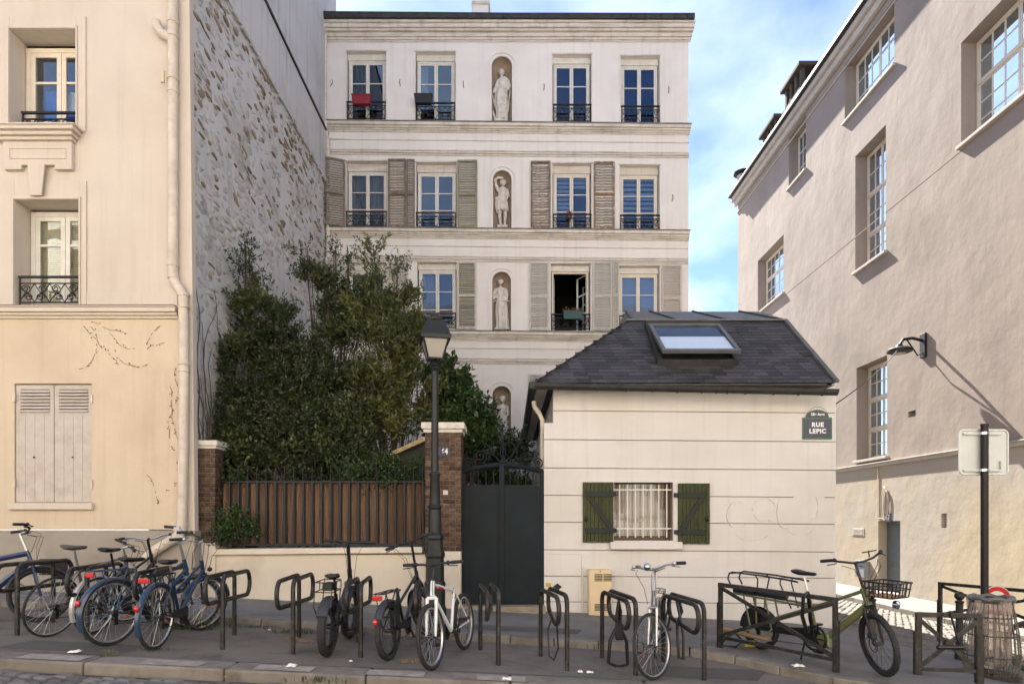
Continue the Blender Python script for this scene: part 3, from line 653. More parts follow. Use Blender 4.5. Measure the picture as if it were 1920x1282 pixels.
# windows of the four floors
random.seed(3)
def cwin(q, k, i, **kw):
    a, b_, c, d = q; top = {'a': 11, 'b': 14, 'c': 11, 'd': 11}[k]
    u0, u1, z0, z1 = X(a)+.03, X(b_)-.03, Z(d), Z(c)
    zt = z1-top*SC
    mb = MB(); mb.mbox(fnC, u0-.02, u1+.02, .12, .2, zt+.002, z1+.001); hb = mb.build('lintel_box', M_corn if k == 'b' else M_white, cb, bevel=.006)
    win = make_window(cb, fnC, u0, u1, z0, zt, .15, 1, rows=(0.335, 0.67), fr=.05, sash=.045, **kw)
    return win, (u0, u1, z0, zt)
for k in rowsC:
    for i, q in enumerate(rowsC[k]):
        op = (k == 'c' and i == 2)
        win, (u0, u1, z0, z1) = cwin(q, k, i, open_=op, mj=M_cream_j if i > 1 and k != 'a' else M_white)
        um = (u0+u1)/2
        def cur(a, b_, c, d, m=M_curtain, s=1, amp=.03): return fold_curtain(fnC, a, b_, c, d, .29, amp, 28, s).build('curtain', m, win)
        mgrey = mat('curtain_grey', (0.06, 0.06, 0.06), .9, (0.09, 0.09, 0.09), 10)
        if k == 'a' and i == 0: cur(u0, um, z0+.4, z1, mgrey, 2)
        if k == 'a' and i == 1: cur(u0+.02, u0+.28, z0+.4, z1, M_blind, 3, .02); cur(u1-.14, u1-.06, z0+.4, z1, M_blind, 4, .02)
        if k == 'b' and i == 0: cur(u0, um-.02, z0, z1, M_curtain, 5); cur(um+.05, u1, z0, z1, M_curtain, 6)
        if k == 'b' and i == 2: slat_blind(win, fnC, u0+.04, um-.03, z0+.45, z1-.05, .24, .115, M_blind, .085); slat_blind(win, fnC, um+.04, u1-.04, z1-.5, z1-.05, .24, .115, M_blind, .085)
        if k == 'b' and i == 3: slat_blind(win, fnC, u0+.04, um-.03, z0+.5, z1-.05, .24, .13, M_blind, .07); slat_blind(win, fnC, um+.04, u1-.04, z0+.5, z1-.05, .24, .13, M_blind, .07)
        if k == 'c' and i == 3: MB().box(u0+.03, u1-.03, YC+.27, YC+.275, z0+.1, z1-.02).build('roller_blind', M_blind, win)
        if k == 'c' and i == 1: cur(u0, u0+.4, z0, z1-.1, M_curtain, 8)
        # pale side casing and shallow architrave lip
        mb = MB(); lip = .02
        mb.mbox(fnC, X(q[0])-.035, X(q[1])+.035, -.03, -.001, Z(q[2]), Z(q[2])+.035); mb.build('window_hood', M_corn, cb, bevel=.005)
        if k in 'ac': mb = MB(); mb.mbox(fnC, X(q[0])-.03, X(q[0])-.001, -lip, -.001, Z(q[3]), Z(q[2])-.001); mb.build('architrave', M_cent, cb); mb = MB(); mb.mbox(fnC, X(q[1])+.001, X(q[1])+.03, -lip, -.001, Z(q[3]), Z(q[2])-.001); mb.build('architrave', M_cent, cb)
        if k != 'd': guard(cb, fnC, X(q[0])+.01, X(q[1])-.01, Z(q[3])+.01, {'a': 33, 'b': 28, 'c': 29}[k]*SC, w=-.03, style=0, rail=M_rust if (k == 'b' and i < 2) or (k == 'c' and i == 1) else M_iron)
        if op:      # the two leaves stand open inwards
            mm = z0+.05
            for s, uh, an in ((1, u0+.05, R(82)), (-1, u1-.05, R(58))):
                wl = um-u0-.05; dx_, dy_ = math.cos(an)*s, math.sin(an)
                fo = lambda u, w_, z, uh=uh, dx_=dx_, dy_=dy_, s=s: (uh+dx_*u-dy_*w_*s, YC+.18+dy_*u+dx_*w_*s, z)
                mb = MB(); hh = z1-.05; zb_ = lin(mm, hh, 3)
                mb.mbox(fo, 0, .045, 0, .04, mm, hh); mb.mbox(fo, wl-.045, wl, 0, .04, mm, hh)
                for z in zb_: mb.mbox(fo, .045, wl-.045, 0, .035, max(mm, z-.02), min(hh, z+.02))
                lf = mb.build('open_sash', M_white, win)
                for za, zb2 in zip(zb_, zb_[1:]): MB().mbox(fo, .045, wl-.045, .014, .019, za+.02, zb2-.02).build('pane', GLASS, win)
# shutters
def sh(x0, x1, y0, y1, m, **k): return shutter(cb, X(x0), X(x1), Z(y1), Z(y0), YC-.035, m, **k)
sh(606, 648, 302, 427, M_shut_old, hinge='r', ang=R(20), warp=.004, seed=1, n=26)
sh(728, 762, 300, 428, M_shut_vold, hinge='l', warp=.006, seed=2, n=24, rails=(.5,), mframe=M_shut_old)
sh(763, 778, 301, 428, M_shut_old, hinge='r', warp=.003, seed=3, n=26, ang=R(4), latch=False, fr=.03)
sh(857.5, 895, 302, 429, M_shut_green, hinge='l', warp=.003, seed=4, n=26)
sh(995, 1032, 304, 430, M_shut_vold, hinge='r', warp=.012, seed=5, n=24, rails=(), mframe=M_shut_old)
sh(1113, 1152, 305, 431, M_shut_old, hinge='l', warp=.012, seed=6, n=22, rails=(.52,), mframe=M_shut_vold)
sh(612, 648, 488, 612, M_shut_white, hinge='r', ang=R(24), seed=7, n=26)
sh(726, 765, 493, 616, M_shut_white, hinge='l', seed=8, n=26)
sh(858, 893, 492, 618, M_shut_green, hinge='l', seed=9, n=28, mframe=M_shut_white)
sh(992, 1029, 493, 620, M_shut_white, hinge='r', seed=10, n=28, warp=.002)
sh(1111, 1147, 492, 620, M_shut_white, hinge='l', seed=11, n=28)
sh(1148.5, 1160, 492, 618, M_shut_white, hinge='r', seed=12, n=28, ang=R(3), latch=False, fr=.03)
sh(1240, 1277, 498, 622, M_shut_beige, hinge='l', seed=13, n=26)
sh(857, 890, 704, 822, M_shut_white, hinge='l', seed=14, n=26)
sh(990, 1031, 702, 824, M_shut_white, hinge='r', seed=15, n=26)
# iron shutter catches and anchor hooks in the render
mb = MB()
for (px, py, dx_) in ((622, 155, .04), (750, 155, -.02), (869, 158, -.01), (1020, 163, .01), (1254, 168, .01), (1261, 371, .02)):
    mb.tube([P(px, py-6, YC-.02), P(px+dx_*40, py, YC-.03), P(px-dx_*60, py+7, YC-.02)], .009, 5)
mb.build('wall_anchor', M_iron, cb)
# downpipe on the left corner
mb = MB(); mb.tube([P(609, 66, YC-.12), P(609, 200, YC-.12), P(609, 236, YC-.12), P(612, 250, YC-.18), P(615, 262, YC-.12), P(615, 300, YC-.12), P(615, 480, YC-.12), P(615, 800, YC-.12)], .052, 10)
mb.build('downpipe', M_corn, cb, smooth=True)
# ---------------------------------------------------------------- planters on the guards
def planter(px0, px1, py0, py1, m, label, plant=None, w=-.17):
    a, b_, c, d = X(px0), X(px1), Z(py1), Z(py0); t = thing('planter', ((a+b_)/2, YC+w, c), label, 'window box', 'window boxes on the guards')
    mb = MB(); k = .02
    mb.hexa([(a+k, YC+w-.07, c), (b_-k, YC+w-.07, c), (b_-k, YC+w+.07, c), (a+k, YC+w+.07, c), (a, YC+w-.09, d), (b_, YC+w-.09, d), (b_, YC+w+.09, d), (a, YC+w+.09, d)])
    mb.build('box', m, t, bevel=.008); mb = MB(); mb.box(a-.01, b_+.01, YC+w-.1, YC+w+.1, d-.02, d+.004); mb.build('rim', m, t, bevel=.005)
    if plant:
        mb = MB(); rg = random.Random(px0)
        for _ in range(160):
            p_ = Vector((rg.uniform(a, b_), YC+w+rg.uniform(-.08, .08), d+rg.uniform(0, .12)*rg.random()+.01)); q_ = p_+Vector((rg.uniform(-.03, .03), rg.uniform(-.03, .03), rg.uniform(-.01, .03)))
            n_ = Vector((rg.uniform(-1, 1), rg.uniform(-1, 1), rg.uniform(-1, 1))).normalized()*.012
            mb.add([p_, q_+n_, q_*1.0+(q_-p_)*.5, q_-n_], [(0, 1, 2, 3)])
        mb.build('plant', plant, t)
planter(663, 698, 188, 205, M_red, 'dark red window box on the top-floor guard at left')
planter(779, 812, 187, 203, M_black, 'black window box on the top-floor guard beside the red one')
planter(1055, 1091, 588, 603, M_teal, 'teal window box with orange flowers at the open window', mat('geranium', (0.35, 0.10, 0.03), .8, (0.1, 0.12, 0.03), 30))
MB_pots = planter(1064, 1072, 402, 408, M_rust, 'small terracotta pot on the guard between peeling shutters', mat('geranium_red', (0.3, 0.03, 0.02), .8), w=.05)
# ---------------------------------------------------------------- left building
YL = 9.9
lb = thing('corner_building', (-6.4, YL, zp(-6.4, 10)), 'cream building at the left with closed louvred shutters and a downpipe', 'building')
fnL = lambda u, w_, z: (u, YL+w_, z)
XL_ = lambda px: wx(px, YL); ZL = lambda py: wz(py, YL)
TOPL = 15.5
holes = [(XL_(20), XL_(144), ZL(247), ZL(57), .34), (XL_(29), XL_(150), ZL(574), ZL(376), .34), (XL_(27), XL_(172), ZL(942), ZL(719), .10)]
mb = MB()
for (u0, u1, z0, z1, hs) in ((XL_(-420), XL_(348), ZL(590), TOPL, holes[:2]),): wall_mesh(mb, fnL, u0, u1, z0, z1, hs)
mb.build('upper_wall', M_left_up, lb)
mb = MB(); wall_mesh(mb, fnL, XL_(-420), XL_(357), ZL(992), ZL(590)-.001, holes[2:])
mb.build('lower_wall', M_left_low, lb)
mb = MB(); mb.box(XL_(-420), XL_(366), YL-.02, YL+.2, zp(-10, 10)-.4, ZL(994))
# the plinth bottom follows the sloping pavement
mb.build('plinth', M_plinth, lb, bevel=.01)
mb = MB(); mb.hexa([(XL_(334), YL-.012, ZL(1010)), (XL_(366), YL-.012, ZL(1010)), (XL_(366), YL+.11, ZL(1010)), (XL_(334), YL+.11, ZL(1010)), (XL_(336), YL-.012, ZL(600)), (XL_(362), YL-.012, ZL(600)), (XL_(362), YL+.11, ZL(600)), (XL_(336), YL+.11, ZL(600))])
mb.hexa([(XL_(332), YL-.012, ZL(600)), (XL_(362), YL-.012, ZL(600)), (XL_(362), YL+.11, ZL(600)), (XL_(332), YL+.11, ZL(600)), (XL_(332), YL-.012, TOPL), (XL_(348), YL-.012, TOPL), (XL_(348), YL+.11, TOPL), (XL_(332), YL+.11, TOPL)])
mb.build('corner_strip', M_left_up, lb)
mb = MB(); mb.box(XL_(-420), XL_(330), YL+1.3, YL+4, ZL(990), TOPL); mb.box(XL_(-420), XL_(330), YL+.02, YL+1.3, TOPL-.1, TOPL-.01); mb.box(XL_(-420), XL_(-410), YL+.02, YL+1.3, ZL(990), TOPL-.1); mb.box(XL_(-420), XL_(330), YL+.4, YL+1.3, ZL(310), ZL(300)); mb.box(XL_(-420), XL_(330), YL+.11, YL+1.3, ZL(700), ZL(690)); mb.build('room', M_dark, lb)  # dark room box; top and side slabs added to keep sky light out
GLASS_L = glass_mat('left_glass', (.85, .88, .88), .03, .01, .3, (.9, .95, 1))
# window surrounds
def surround(x0, x1, y0, y1, o0, o1, ot):
    mb = MB(); z0, z1, zt = ZL(y1), ZL(y0), ZL(ot)
    mb.box(XL_(o0), XL_(x0)-.001, YL-.022, YL-.001, z0, zt); mb.box(XL_(x1)+.001, XL_(o1), YL-.022, YL-.001, z0, zt); mb.box(XL_(x0), XL_(x1), YL-.022, YL-.001, z1, zt)
    s = mb.build('window_surround', M_left_up, lb, bevel=.004)
    mb = MB(); k = .03
    mb.box(XL_(x0)-.05, XL_(x0)-.002, YL-.045, YL-.022, z0, z1+.05); mb.box(XL_(x1)+.002, XL_(x1)+.03, YL-.045, YL-.022, z0, z1+.05); mb.box(XL_(x0)-.002, XL_(x1)+.002, YL-.045, YL-.022, z1+.001, z1+.05)
    mb.build('inner_moulding', M_left_up, s, bevel=.01)
surround(20, 144, 57, 247, -60, 162, 33)
surround(29, 150, 376, 574, -60, 163, 340)
w1 = make_window(lb, fnL, XL_(20)+.012, XL_(144)+.1, ZL(247), ZL(64), .30, 1, rows=(0.335,), fr=.07, mj=M_cream_j, sash=.07, bars=.035, parts_glass=GLASS_L)
w2 = make_window(lb, fnL, XL_(29)+.012, XL_(150)+.1, ZL(574), ZL(380), .30, 1, rows=(0.30,), fr=.07, mj=M_white, sash=.07, bars=.035, parts_glass=GLASS_L)
slat_blind(w2, fnL, XL_(40), XL_(165), ZL(560), ZL(385), .385, .035, M_blindy)
fold_curtain(fnL, XL_(78), XL_(165), ZL(240), ZL(140), .43, .03, 30, 4).build('curtain', M_curtain, w1)
blue = fold_curtain(fnL, XL_(50), XL_(82), ZL(240), ZL(140), .39, .015, 12, 9).build('blue_cloth', mat('cloth_blue', (0.01, 0.10, 0.42), .8), w1)
# sill with console panel and keystone under the upper window
mb = MB()
for (t0, t1, x0, x1, pr) in ((247, 250, -12, 158, .24), (250, 257, -10, 154, .22), (257, 264, -6, 148, .17), (264, 270, 2, 144, .12)):
    mb.box(XL_(x0), XL_(x1), YL-pr, YL-.001, ZL(t1), ZL(t0)-.0005)
mb.build('window_sill', M_left_up, lb, bevel=.008)
mb = MB(); mb.prism([(XL_(12), ZL(270)), (XL_(140), ZL(270)), (XL_(140), ZL(322)), (XL_(108), ZL(322)), (XL_(108), ZL(314)), (XL_(46), ZL(314)), (XL_(46), ZL(322)), (XL_(14), ZL(322))], YL-.07, YL-.001)
pn = mb.build('console_panel', M_left_up, lb, bevel=.006)
for (a, b_, c, d) in ((24, 130, 283, 284.5), (24, 130, 301.5, 303), (24, 25.5, 284.5, 301.5), (128.5, 130, 284.5, 301.5)):
    MB().box(XL_(a), XL_(b_), YL-.082, YL-.07, ZL(d), ZL(c)).build('fillet', M_left_up, pn, bevel=.003)
mb = MB(); mb.prism([(XL_(60), ZL(314.5)), (XL_(92), ZL(314.5)), (XL_(86), ZL(372)), (XL_(65), ZL(372))], YL-.10, YL-.071); mb.build('keystone', M_left_up, lb, bevel=.006)
guard(lb, fnL, XL_(36), XL_(144)-.0, ZL(246), 38*YL/F, w=.06, style=1)
guard(lb, fnL, XL_(36), XL_(150), ZL(572), 52*YL/F, w=.0, style=1)
# belt course between the floors, faint plinth strip above it
mb = MB(); mb.box(XL_(164), XL_(334), YL-.025, YL-.001, ZL(576), ZL(549)); mb.build('base_strip', M_left_up, lb, bevel=.004)
mb = MB()
for (t0, t1, pr) in ((577, 579.5, .13), (579.5, 588, .11), (588, 593, .07), (593, 598, .035)): mb.box(XL_(-420), XL_(335), YL-pr, YL-.001, ZL(t1), ZL(t0)-.0005)
mb.build('belt_course', M_left_up, lb, bevel=.008)
MB().box(XL_(-420), XL_(335), YL-.135, YL, ZL(577)-.0, ZL(577)+.008).build('flashing', M_corn_top, lb)
# closed ground-floor shutters with six louvres each
for s, (a, b_) in enumerate(((28, 99), (100.5, 171))):
    u0, u1, z0, z1 = XL_(a), XL_(b_), ZL(941), ZL(721); mb = MB(); y0, y1 = YL+.022, YL+.06
    la, lb2, lc, ld = u0+.07, u1-.06, ZL(772), ZL(729)
    for (p_, q_, r_, t_) in ((u0, la, z0, z1), (lb2, u1, z0, z1), (la, lb2, ld, z1), (la, lb2, z0, lc)): mb.box(p_, q_, y0, y1, r_, t_)
    so_ = mb.build('closed_shutter', M_shut_beige, lb)
    for i in range(7):
        z = lc+(ld-lc)*(i+.5)/7
        MB().hexa([(la, YL-.002, z-.024), (lb2, YL-.002, z-.024), (lb2, YL+.008, z-.030), (la, YL+.008, z-.030), (la, YL+.03, z+.016), (lb2, YL+.03, z+.016), (lb2, YL+.04, z+.01), (la, YL+.04, z+.01)]).build('slat', M_shut_beige, so_)
    for px in ((28+99)/2+6,) if s == 0 else (139,):
        pass
    for k in range(1, 4): MB().box(u0+(u1-u0)*k/4-.002, u0+(u1-u0)*k/4+.002, y0-.002, y0+.001, z0+.02, lc-.03).build('board_joint', M_plinth, so_)
    MB().ell(((u0+u1)/2, YL, ZL(857)), .014, 6, 4).build('shutter_stop', M_iron, so_)
for (px, py) in ((27, 745), (27, 905), (172, 748), (172, 908)): MB().box(XL_(px)-.02, XL_(px)+.02, YL-.02, YL+.004, ZL(py+8), ZL(py-8)).build('hinge', M_pipe, lb)
mb = MB(); mb.box(XL_(20), XL_(177), YL-.07, YL-.001, ZL(955), ZL(942.5)); mb.build('stone_sill', M_left_up, lb, bevel=.01)
g_ = MB(); 
for i in range(14): g_.bar((XL_(78+i*3.6), YL-.035, ZL(1074)), (XL_(78+i*3.6+3), YL-.035, ZL(1049)), .006, .006); g_.bar((XL_(78+i*3.6+3), YL-.03, ZL(1074)), (XL_(78+i*3.6), YL-.03, ZL(1049)), .006, .006)
vg = MB().box(XL_(76), XL_(129), YL-.028, YL-.021, ZL(1077), ZL(1047)).build('vent_grille', M_dark, lb); g_.build('mesh', M_iron, vg)
# downpipe with collars, branch and kicked-out shoe
Yp = YL-.09; pp = lambda px, py, dy=0: P(px, py, Yp+dy)
mb = MB(); mb.tube([pp(324, -40), pp(324, 300), pp(324, 512), pp(327, 526), pp(338, 543), pp(344, 556), pp(345, 700), pp(343, 900), pp(341, 985)], .073, 14)
dp = mb.build('downpipe', M_pipe, lb, smooth=True)
for py, px in ((42, 324), (68, 324), (148, 324), (172, 324), (497, 324), (520, 325), (553, 344), (575, 345), (682, 345), (695, 345), (984, 341)):
    MB().lathe([(.073, -.022), (.085, -.02), (.085, .02), (.073, .022)], pp(px, py), 14).build('collar', M_pipe, dp, smooth=True)
mb = MB(); mb.tube([pp(293, 40, .0), pp(294, 50), pp(302, 62), pp(316, 70), pp(324, 74)], .066, 12); mb.build('branch', M_pipe, dp, smooth=True)
mb = MB(); mb.tube([pp(341, 985), pp(339, 998), pp(330, 1008), pp(315, 1016), pp(290, 1032), pp(272, 1047, -.03)], .078, 12); mb.build('shoe', M_pipe, dp, smooth=True)
for (px, py) in ((327, 1010), (313, 1018), (300, 1027)): MB().ell(pp(px, py), (.088, .088, .06), 10, 6).build('collar', M_pipe, dp, smooth=True)
MB().box(XL_(314), XL_(320), YL-.2, YL-.16, ZL(170), ZL(148)).build('tag', M_left_low, dp)
# dried vine traces
mb = MB(); rg = random.Random(5)
for (x0, y0, ang0, n_) in ((150, 604, .7, 22), (170, 612, .9, 20), (205, 625, .6, 12), (165, 600, .15, 16), (215, 655, 1.2, 12), (240, 680, .8, 8), (330, 690, 2.0, 14), (318, 720, 1.4, 22), (325, 760, 1.7, 18), (312, 640, 2.6, 8), (275, 890, .6, 12), (330, 860, 1.3, 14), (300, 610, 2.4, 9)):
    p_ = [x0, y0]; a_ = ang0
    for i in range(n_):
        q_ = [p_[0]+5*math.cos(a_), p_[1]+5*math.sin(a_)]; a_ += rg.uniform(-.35, .35)
        if rg.random() < .72: mb.bar(P(p_[0], p_[1], YL-.012), P(q_[0], q_[1], YL-.012), rg.uniform(.003, .007), .004)
        if rg.random() < .35: mb.ell(P(q_[0]+rg.uniform(-3, 3), q_[1]+rg.uniform(-3, 3), YL-.008), (.012, .006, .009), 5, 3)
        p_ = q_
vn = mb.build('dried_vine', mat('dry_vine', (0.16, 0.08, 0.045), .95), None); props(vn, 'dried brown vine traces clinging to the cream wall beside the pipe', 'dried vine'); vn['kind'] = 'stuff'
# ---------------------------------------------------------------- gable wall of rubble and render, seen at a glancing angle
XG = -5.03
gw = thing('gable_wall', (XG, 14, zp(-5, 10)), 'tall pale gable wall of rough rubble below and smooth render above', 'wall')
def zline(y): return wz(338, 17.6)+0.0*(y-17.6)              # top of the rubble is level
ZRUB = wz(345, 17.6); ZLEDGE = wz(254, 17.6)
ny, nz_ = 315, 380; y0g, y1g = YL+.09, 18.4; z0g = zp(-5, 10)-.2
vs_ = []; rngn = lambda p_: mnoise.noise(Vector(p_))
for j in range(nz_+1):
    z = z0g+(ZRUB-z0g)*j/nz_
    for i in range(ny+1):
        y = y0g+(y1g-y0g)*i/ny
        q_ = Vector((0, y*3.2+.5*rngn((y*2, z*2, 9)), z*6.5+.5*rngn((y*2, z*2, 30)))); vd, _vp = mnoise.voronoi(q_)
        e_ = min(1, (vd[1]-vd[0])*3.2); msk = min(1, max(0, .35+1.6*rngn((y*.8, z*.8, 11))+.5*(z-z0g)/(ZRUB-z0g)))
        d = .03*rngn((y*1.1, z*1.1, 3))+.018*rngn((y*6.2, z*9.0, 7))-.055*msk*(1-e_)**1.5+.02*msk*rngn((q_.y*.9, round(vd[0], 1), 4))
        vs_.append((XG+d+.0*(z), y, z))
mb = MB(); mb.add(vs_, [(j*(ny+1)+i, j*(ny+1)+i+1, (j+1)*(ny+1)+i+1, (j+1)*(ny+1)+i) for j in range(nz_) for i in range(ny)])
mb.build('rubble_face', M_gable, gw, smooth=True)
mb = MB(); mb.box(XG-.6, XG-.01, y0g, y1g, z0g, TOPL+.0); mb.box(XG-.6, XG+.035, y0g, y1g+.1, ZRUB, ZLEDGE); mb.box(XG-.6, XG+.01, y0g, y1g+.15, ZLEDGE+.05, TOPL+3)
mb.build('smooth_render', M_gable_s, gw)
MB().box(XG-.6, XG+.075, y0g, y1g-.6, ZLEDGE, ZLEDGE+.05).build('ledge_flashing', M_zinc_d, gw)
MB().box(XG-.6, XG+.06, y0g-.02, y1g+.2, TOPL+3, TOPL+3.1).build('coping', M_zinc_d, gw)
rg = random.Random(21); stones = []
SMESH = []
for k in range(8):
    s_ = MB(); n_ = 9; vv = []
    r1 = [(math.cos(2*math.pi*i/n_)*(.5+rg.uniform(-.09, .09)), math.sin(2*math.pi*i/n_)*(.5+rg.uniform(-.09, .09))) for i in range(n_)]
    vv = [(-.6, a, b_) for a, b_ in r1]+[(.25+rg.uniform(-.1, .1), a*.92, b_*.92) for a, b_ in r1]+[(.45+rg.uniform(-.1, .15), a*.55, b_*.55) for a, b_ in r1]
    s_.add(vv, [(l_*n_+i, l_*n_+(i+1) % n_, (l_+1)*n_+(i+1) % n_, (l_+1)*n_+i) for l_ in (0, 1) for i in range(n_)]+[tuple(2*n_+i for i in range(n_))])
    SMESH.append(s_.mesh('stone', M_stone))
cnt = 0
while cnt < 290:
    y = rg.uniform(y0g+.1, 17.5); z = rg.uniform(z0g+3.2, ZRUB-.05); t = (z-z0g)/(ZRUB-z0g)
    if rg.random() > (.04+.96*max(0, (t-.45)/.55)**1.6): continue
    if rngn((y*.7, z*.9, 50)) < -.05 and rg.random() < .8: continue
    w_, h_ = rg.uniform(.09, .30), rg.uniform(.035, .10)
    inst('stone', rg.choice(SMESH), gw, (XG-.005+.03*rngn((y*1.1, z*1.1, 3)), y, z), (rg.uniform(-.35, .12), 0, 0), (.045, w_, h_)); cnt += 1
# irregular top course where the rubble meets the render
mb = MB(); y = y0g
while y < 17.6:
    ln = rg.uniform(.08, .3); h_ = rg.uniform(.01, .09); mb.box(XG-.05, XG+.045+rg.uniform(0, .02), y, y+ln*.93, ZRUB-.06, ZRUB+h_) if rg.random() < .6 else None; y += ln
mb.build('broken_edge', M_gable, gw, kind='stuff', bevel=.01)
# bare climber stems
mb = MB()
for s_ in range(46):
    y = rg.uniform(10.2, 15.5) if s_ < 30 else rg.uniform(10.1, 11.2); z = zp(-5, 10)+rg.uniform(0, 2.5); a_ = rg.uniform(1.2, 1.9); pts = []
    for i in range(int(rg.uniform(14, 46))):
        pts.append((XG+.045+.03*rngn((y*1.1, z*1.1, 3)), y, z)); y += .11*math.cos(a_); z += .11*math.sin(a_); a_ += rg.uniform(-.35, .35); a_ = min(2.5, max(.7, a_))
        y = max(10.1, y)
    mb.tube(pts, [.016*(1-i/len(pts)*.75) for i in range(len(pts))], 4)
cl = mb.build('climber_stem', M_bark, None); props(cl, 'bare dark climber stems on the rubble gable wall', 'climber')
# ---------------------------------------------------------------- tall building on the right, its wall parallel to the view
XW = 12.0
rb = thing('school_building', (XW, 22, zp(11, 12)), 'tall rough-rendered building with deep small-paned windows above a cream base', 'building')
fnR = lambda u, w_, z: (XW+w_, u, z)
def Yw(px, x=XW): return F*x/(px-CX)
zr_ = lambda v: v+CZ
RW = [ # y near, y far, z0, z1, cols, rows/sections
 (19.95, 22.9, 14.19, 16.25, 3, (1/3, 2/3), ()),
 (20.4, 22.2, 8.57, 12.6, 2, ((.5,), (.5,), (.5,)), (.36, .70)),
 (25.9, 27.5, 14.2, 16.4, 2, (1/3, 2/3), ()),
 (28.0, 30.9, 9.95, 12.5, 3, ((.5,), (1/3, 2/3)), (.4,)),
 (14.1, 17.0, 9.92, 12.66, 3, ((.5,), (1/3, 2/3)), (.42,)),
 (20.33, 22.12, 2.03, 5.25, 2, ((.5,), (.5,), (.5,)), (.36, .68)),
 (14.1, 17.0, 14.19, 16.25, 3, (1/3, 2/3), ()), (9.5, 12.3, 9.92, 12.66, 3, ((.5,), (1/3, 2/3)), (.42,)), (24.0, 26, 2.1, 5.2, 2, ((.5,), (.5,), (.5,)), (.36, .68))]
RW = RW[:8]
Zband0, Zband1 = 1.75+CZ, 1.88+CZ; RTOP = 17.05+CZ; RY0, RY1 = 7.5, 33.6
mb = MB(); wall_mesh(mb, fnR, RY0, RY1, Zband1, RTOP, [(a, b_, zr_(c), zr_(d), .42) for (a, b_, c, d, *_r) in RW]+[(18.9, 19.25, zr_(3.08), zr_(3.26), .25)])
mb.quad((XW, RY1, Zband1-6), (XW+12, RY1, Zband1-6), (XW+12, RY1, RTOP), (XW, RY1, RTOP)); mb.quad((XW+12, RY0, Zband1-6), (XW, RY0, Zband1-6), (XW, RY0, RTOP), (XW+12, RY0, RTOP))
# gentle waviness comes from the bump
mb.build('upper_wall', M_right_up, rb)
doorY0, doorY1 = 19.65, 20.82; zdoor = wz(976, 20.5)
mb = MB(); gz = zp(11, 12)
wall_mesh(mb, fnR, RY0, RY1, gz-.5, Zband0, [(doorY0, doorY1, gz-.1, zdoor, .35), (Yw(1775), Yw(1765), wz(989, 17.6), wz(962, 17.6), .2)])
mb.build('lower_wall', M_right_low, rb)
mb = MB(); mb.mbox(fnR, RY0, RY1, -.07, .05, Zband0, Zband1-.03); mb.mbox(fnR, RY0, RY1, -.10, .05, Zband1-.03, Zband1+.001); mb.build('band', M_right_trim, rb, bevel=.01)
mb = MB(); mb.mbox(fnR, RY0, RY1, -.005, .0, 9.80+CZ, 9.82+CZ); mb.build('string_line', M_right_up, rb)
mb = MB()
for (t0, t1, pr) in ((-.95, -.9, .05), (-.55, -.28, .16), (-.28, -.05, .28)): mb.mbox(fnR, RY0, RY1+pr, -pr, -.001, RTOP+t0, RTOP+t1-.002)
mb.build('cornice', M_right_trim, rb, bevel=.02)
mb = MB(); mb.mbox(fnR, RY0, RY1+.3, -.42, -.2, RTOP-.05, RTOP+.12); mb.mbox(fnR, RY0, RY1+.3, -.3, 3, RTOP-.02, RTOP+.10); mb.build('gutter', M_zinc_d, rb, bevel=.03)
mb = MB(); mb.add([(XW-.1, RY0, RTOP+.16), (XW-.1, RY1+.2, RTOP+.16), (XW+6, RY1+.2, RTOP+2.6), (XW+6, RY0, RTOP+2.6), (XW+12, RY1+.2, RTOP), (XW+12, RY0, RTOP)], [(0, 1, 2, 3), (3, 2, 4, 5)]); mb.build('roof', M_slate, rb)
for (a, b_, c, d, cols, rws, tr) in RW:
    z0, z1 = zr_(c), zr_(d)
    make_window(rb, fnR, a+.01, b_-.01, z0+.02, z1-.01, .40, cols, rows=rws, fr=.07, mj=M_cream_j, sash=.05, bars=.035, transoms=tr)
    MB().mbox(fnR, a-.08, b_+.08, -.10, .40, z0-.07, z0+.018).build('window_sill', M_right_trim, rb, bevel=.012)
    mb = MB(); fi = lambda u, w_, z: (XW+w_, u, z)
    mb.quad(fi(a, 2.2, z0), fi(b_, 2.2, z0), fi(b_, 2.2, z1), fi(a, 2.2, z1)); mb.quad(fi(a, .45, z0), fi(a, 2.2, z0), fi(a, 2.2, z1), fi(a, .45, z1)); mb.quad(fi(b_, .45, z0), fi(b_, 2.2, z0), fi(b_, 2.2, z1), fi(b_, .45, z1))
    mb.quad(fi(a, .45, z1), fi(b_, .45, z1), fi(b_, 2.2, z1), fi(a, 2.2, z1)); mb.quad(fi(a, .45, z0), fi(b_, .45, z0), fi(b_, 2.2, z0), fi(a, 2.2, z0)); mb.build('room', M_dark, rb)
rd = MB(); rd.mbox(fnR, doorY0, doorY1, .28, .34, gz-.1, zdoor); rdo = rd.build('door', mat('door_grey_blue', (0.13, 0.15, 0.155), .6, (0.11, 0.13, 0.135), 4), rb)
for (z0, z1) in ((gz+.2, gz+.95), (gz+1.08, zdoor-.15)):
    MB().mbox(fnR, doorY0+.14, doorY1-.12, .262, .28, z0, z1).build('panel', MATS['door_grey_blue'], rdo, bevel=.01)
MB().mbox(fnR, doorY0+.02, doorY1-.02, -.1, .28, gz+.05, gz+.14).build('door_step', M_right_trim, rb, bevel=.01)
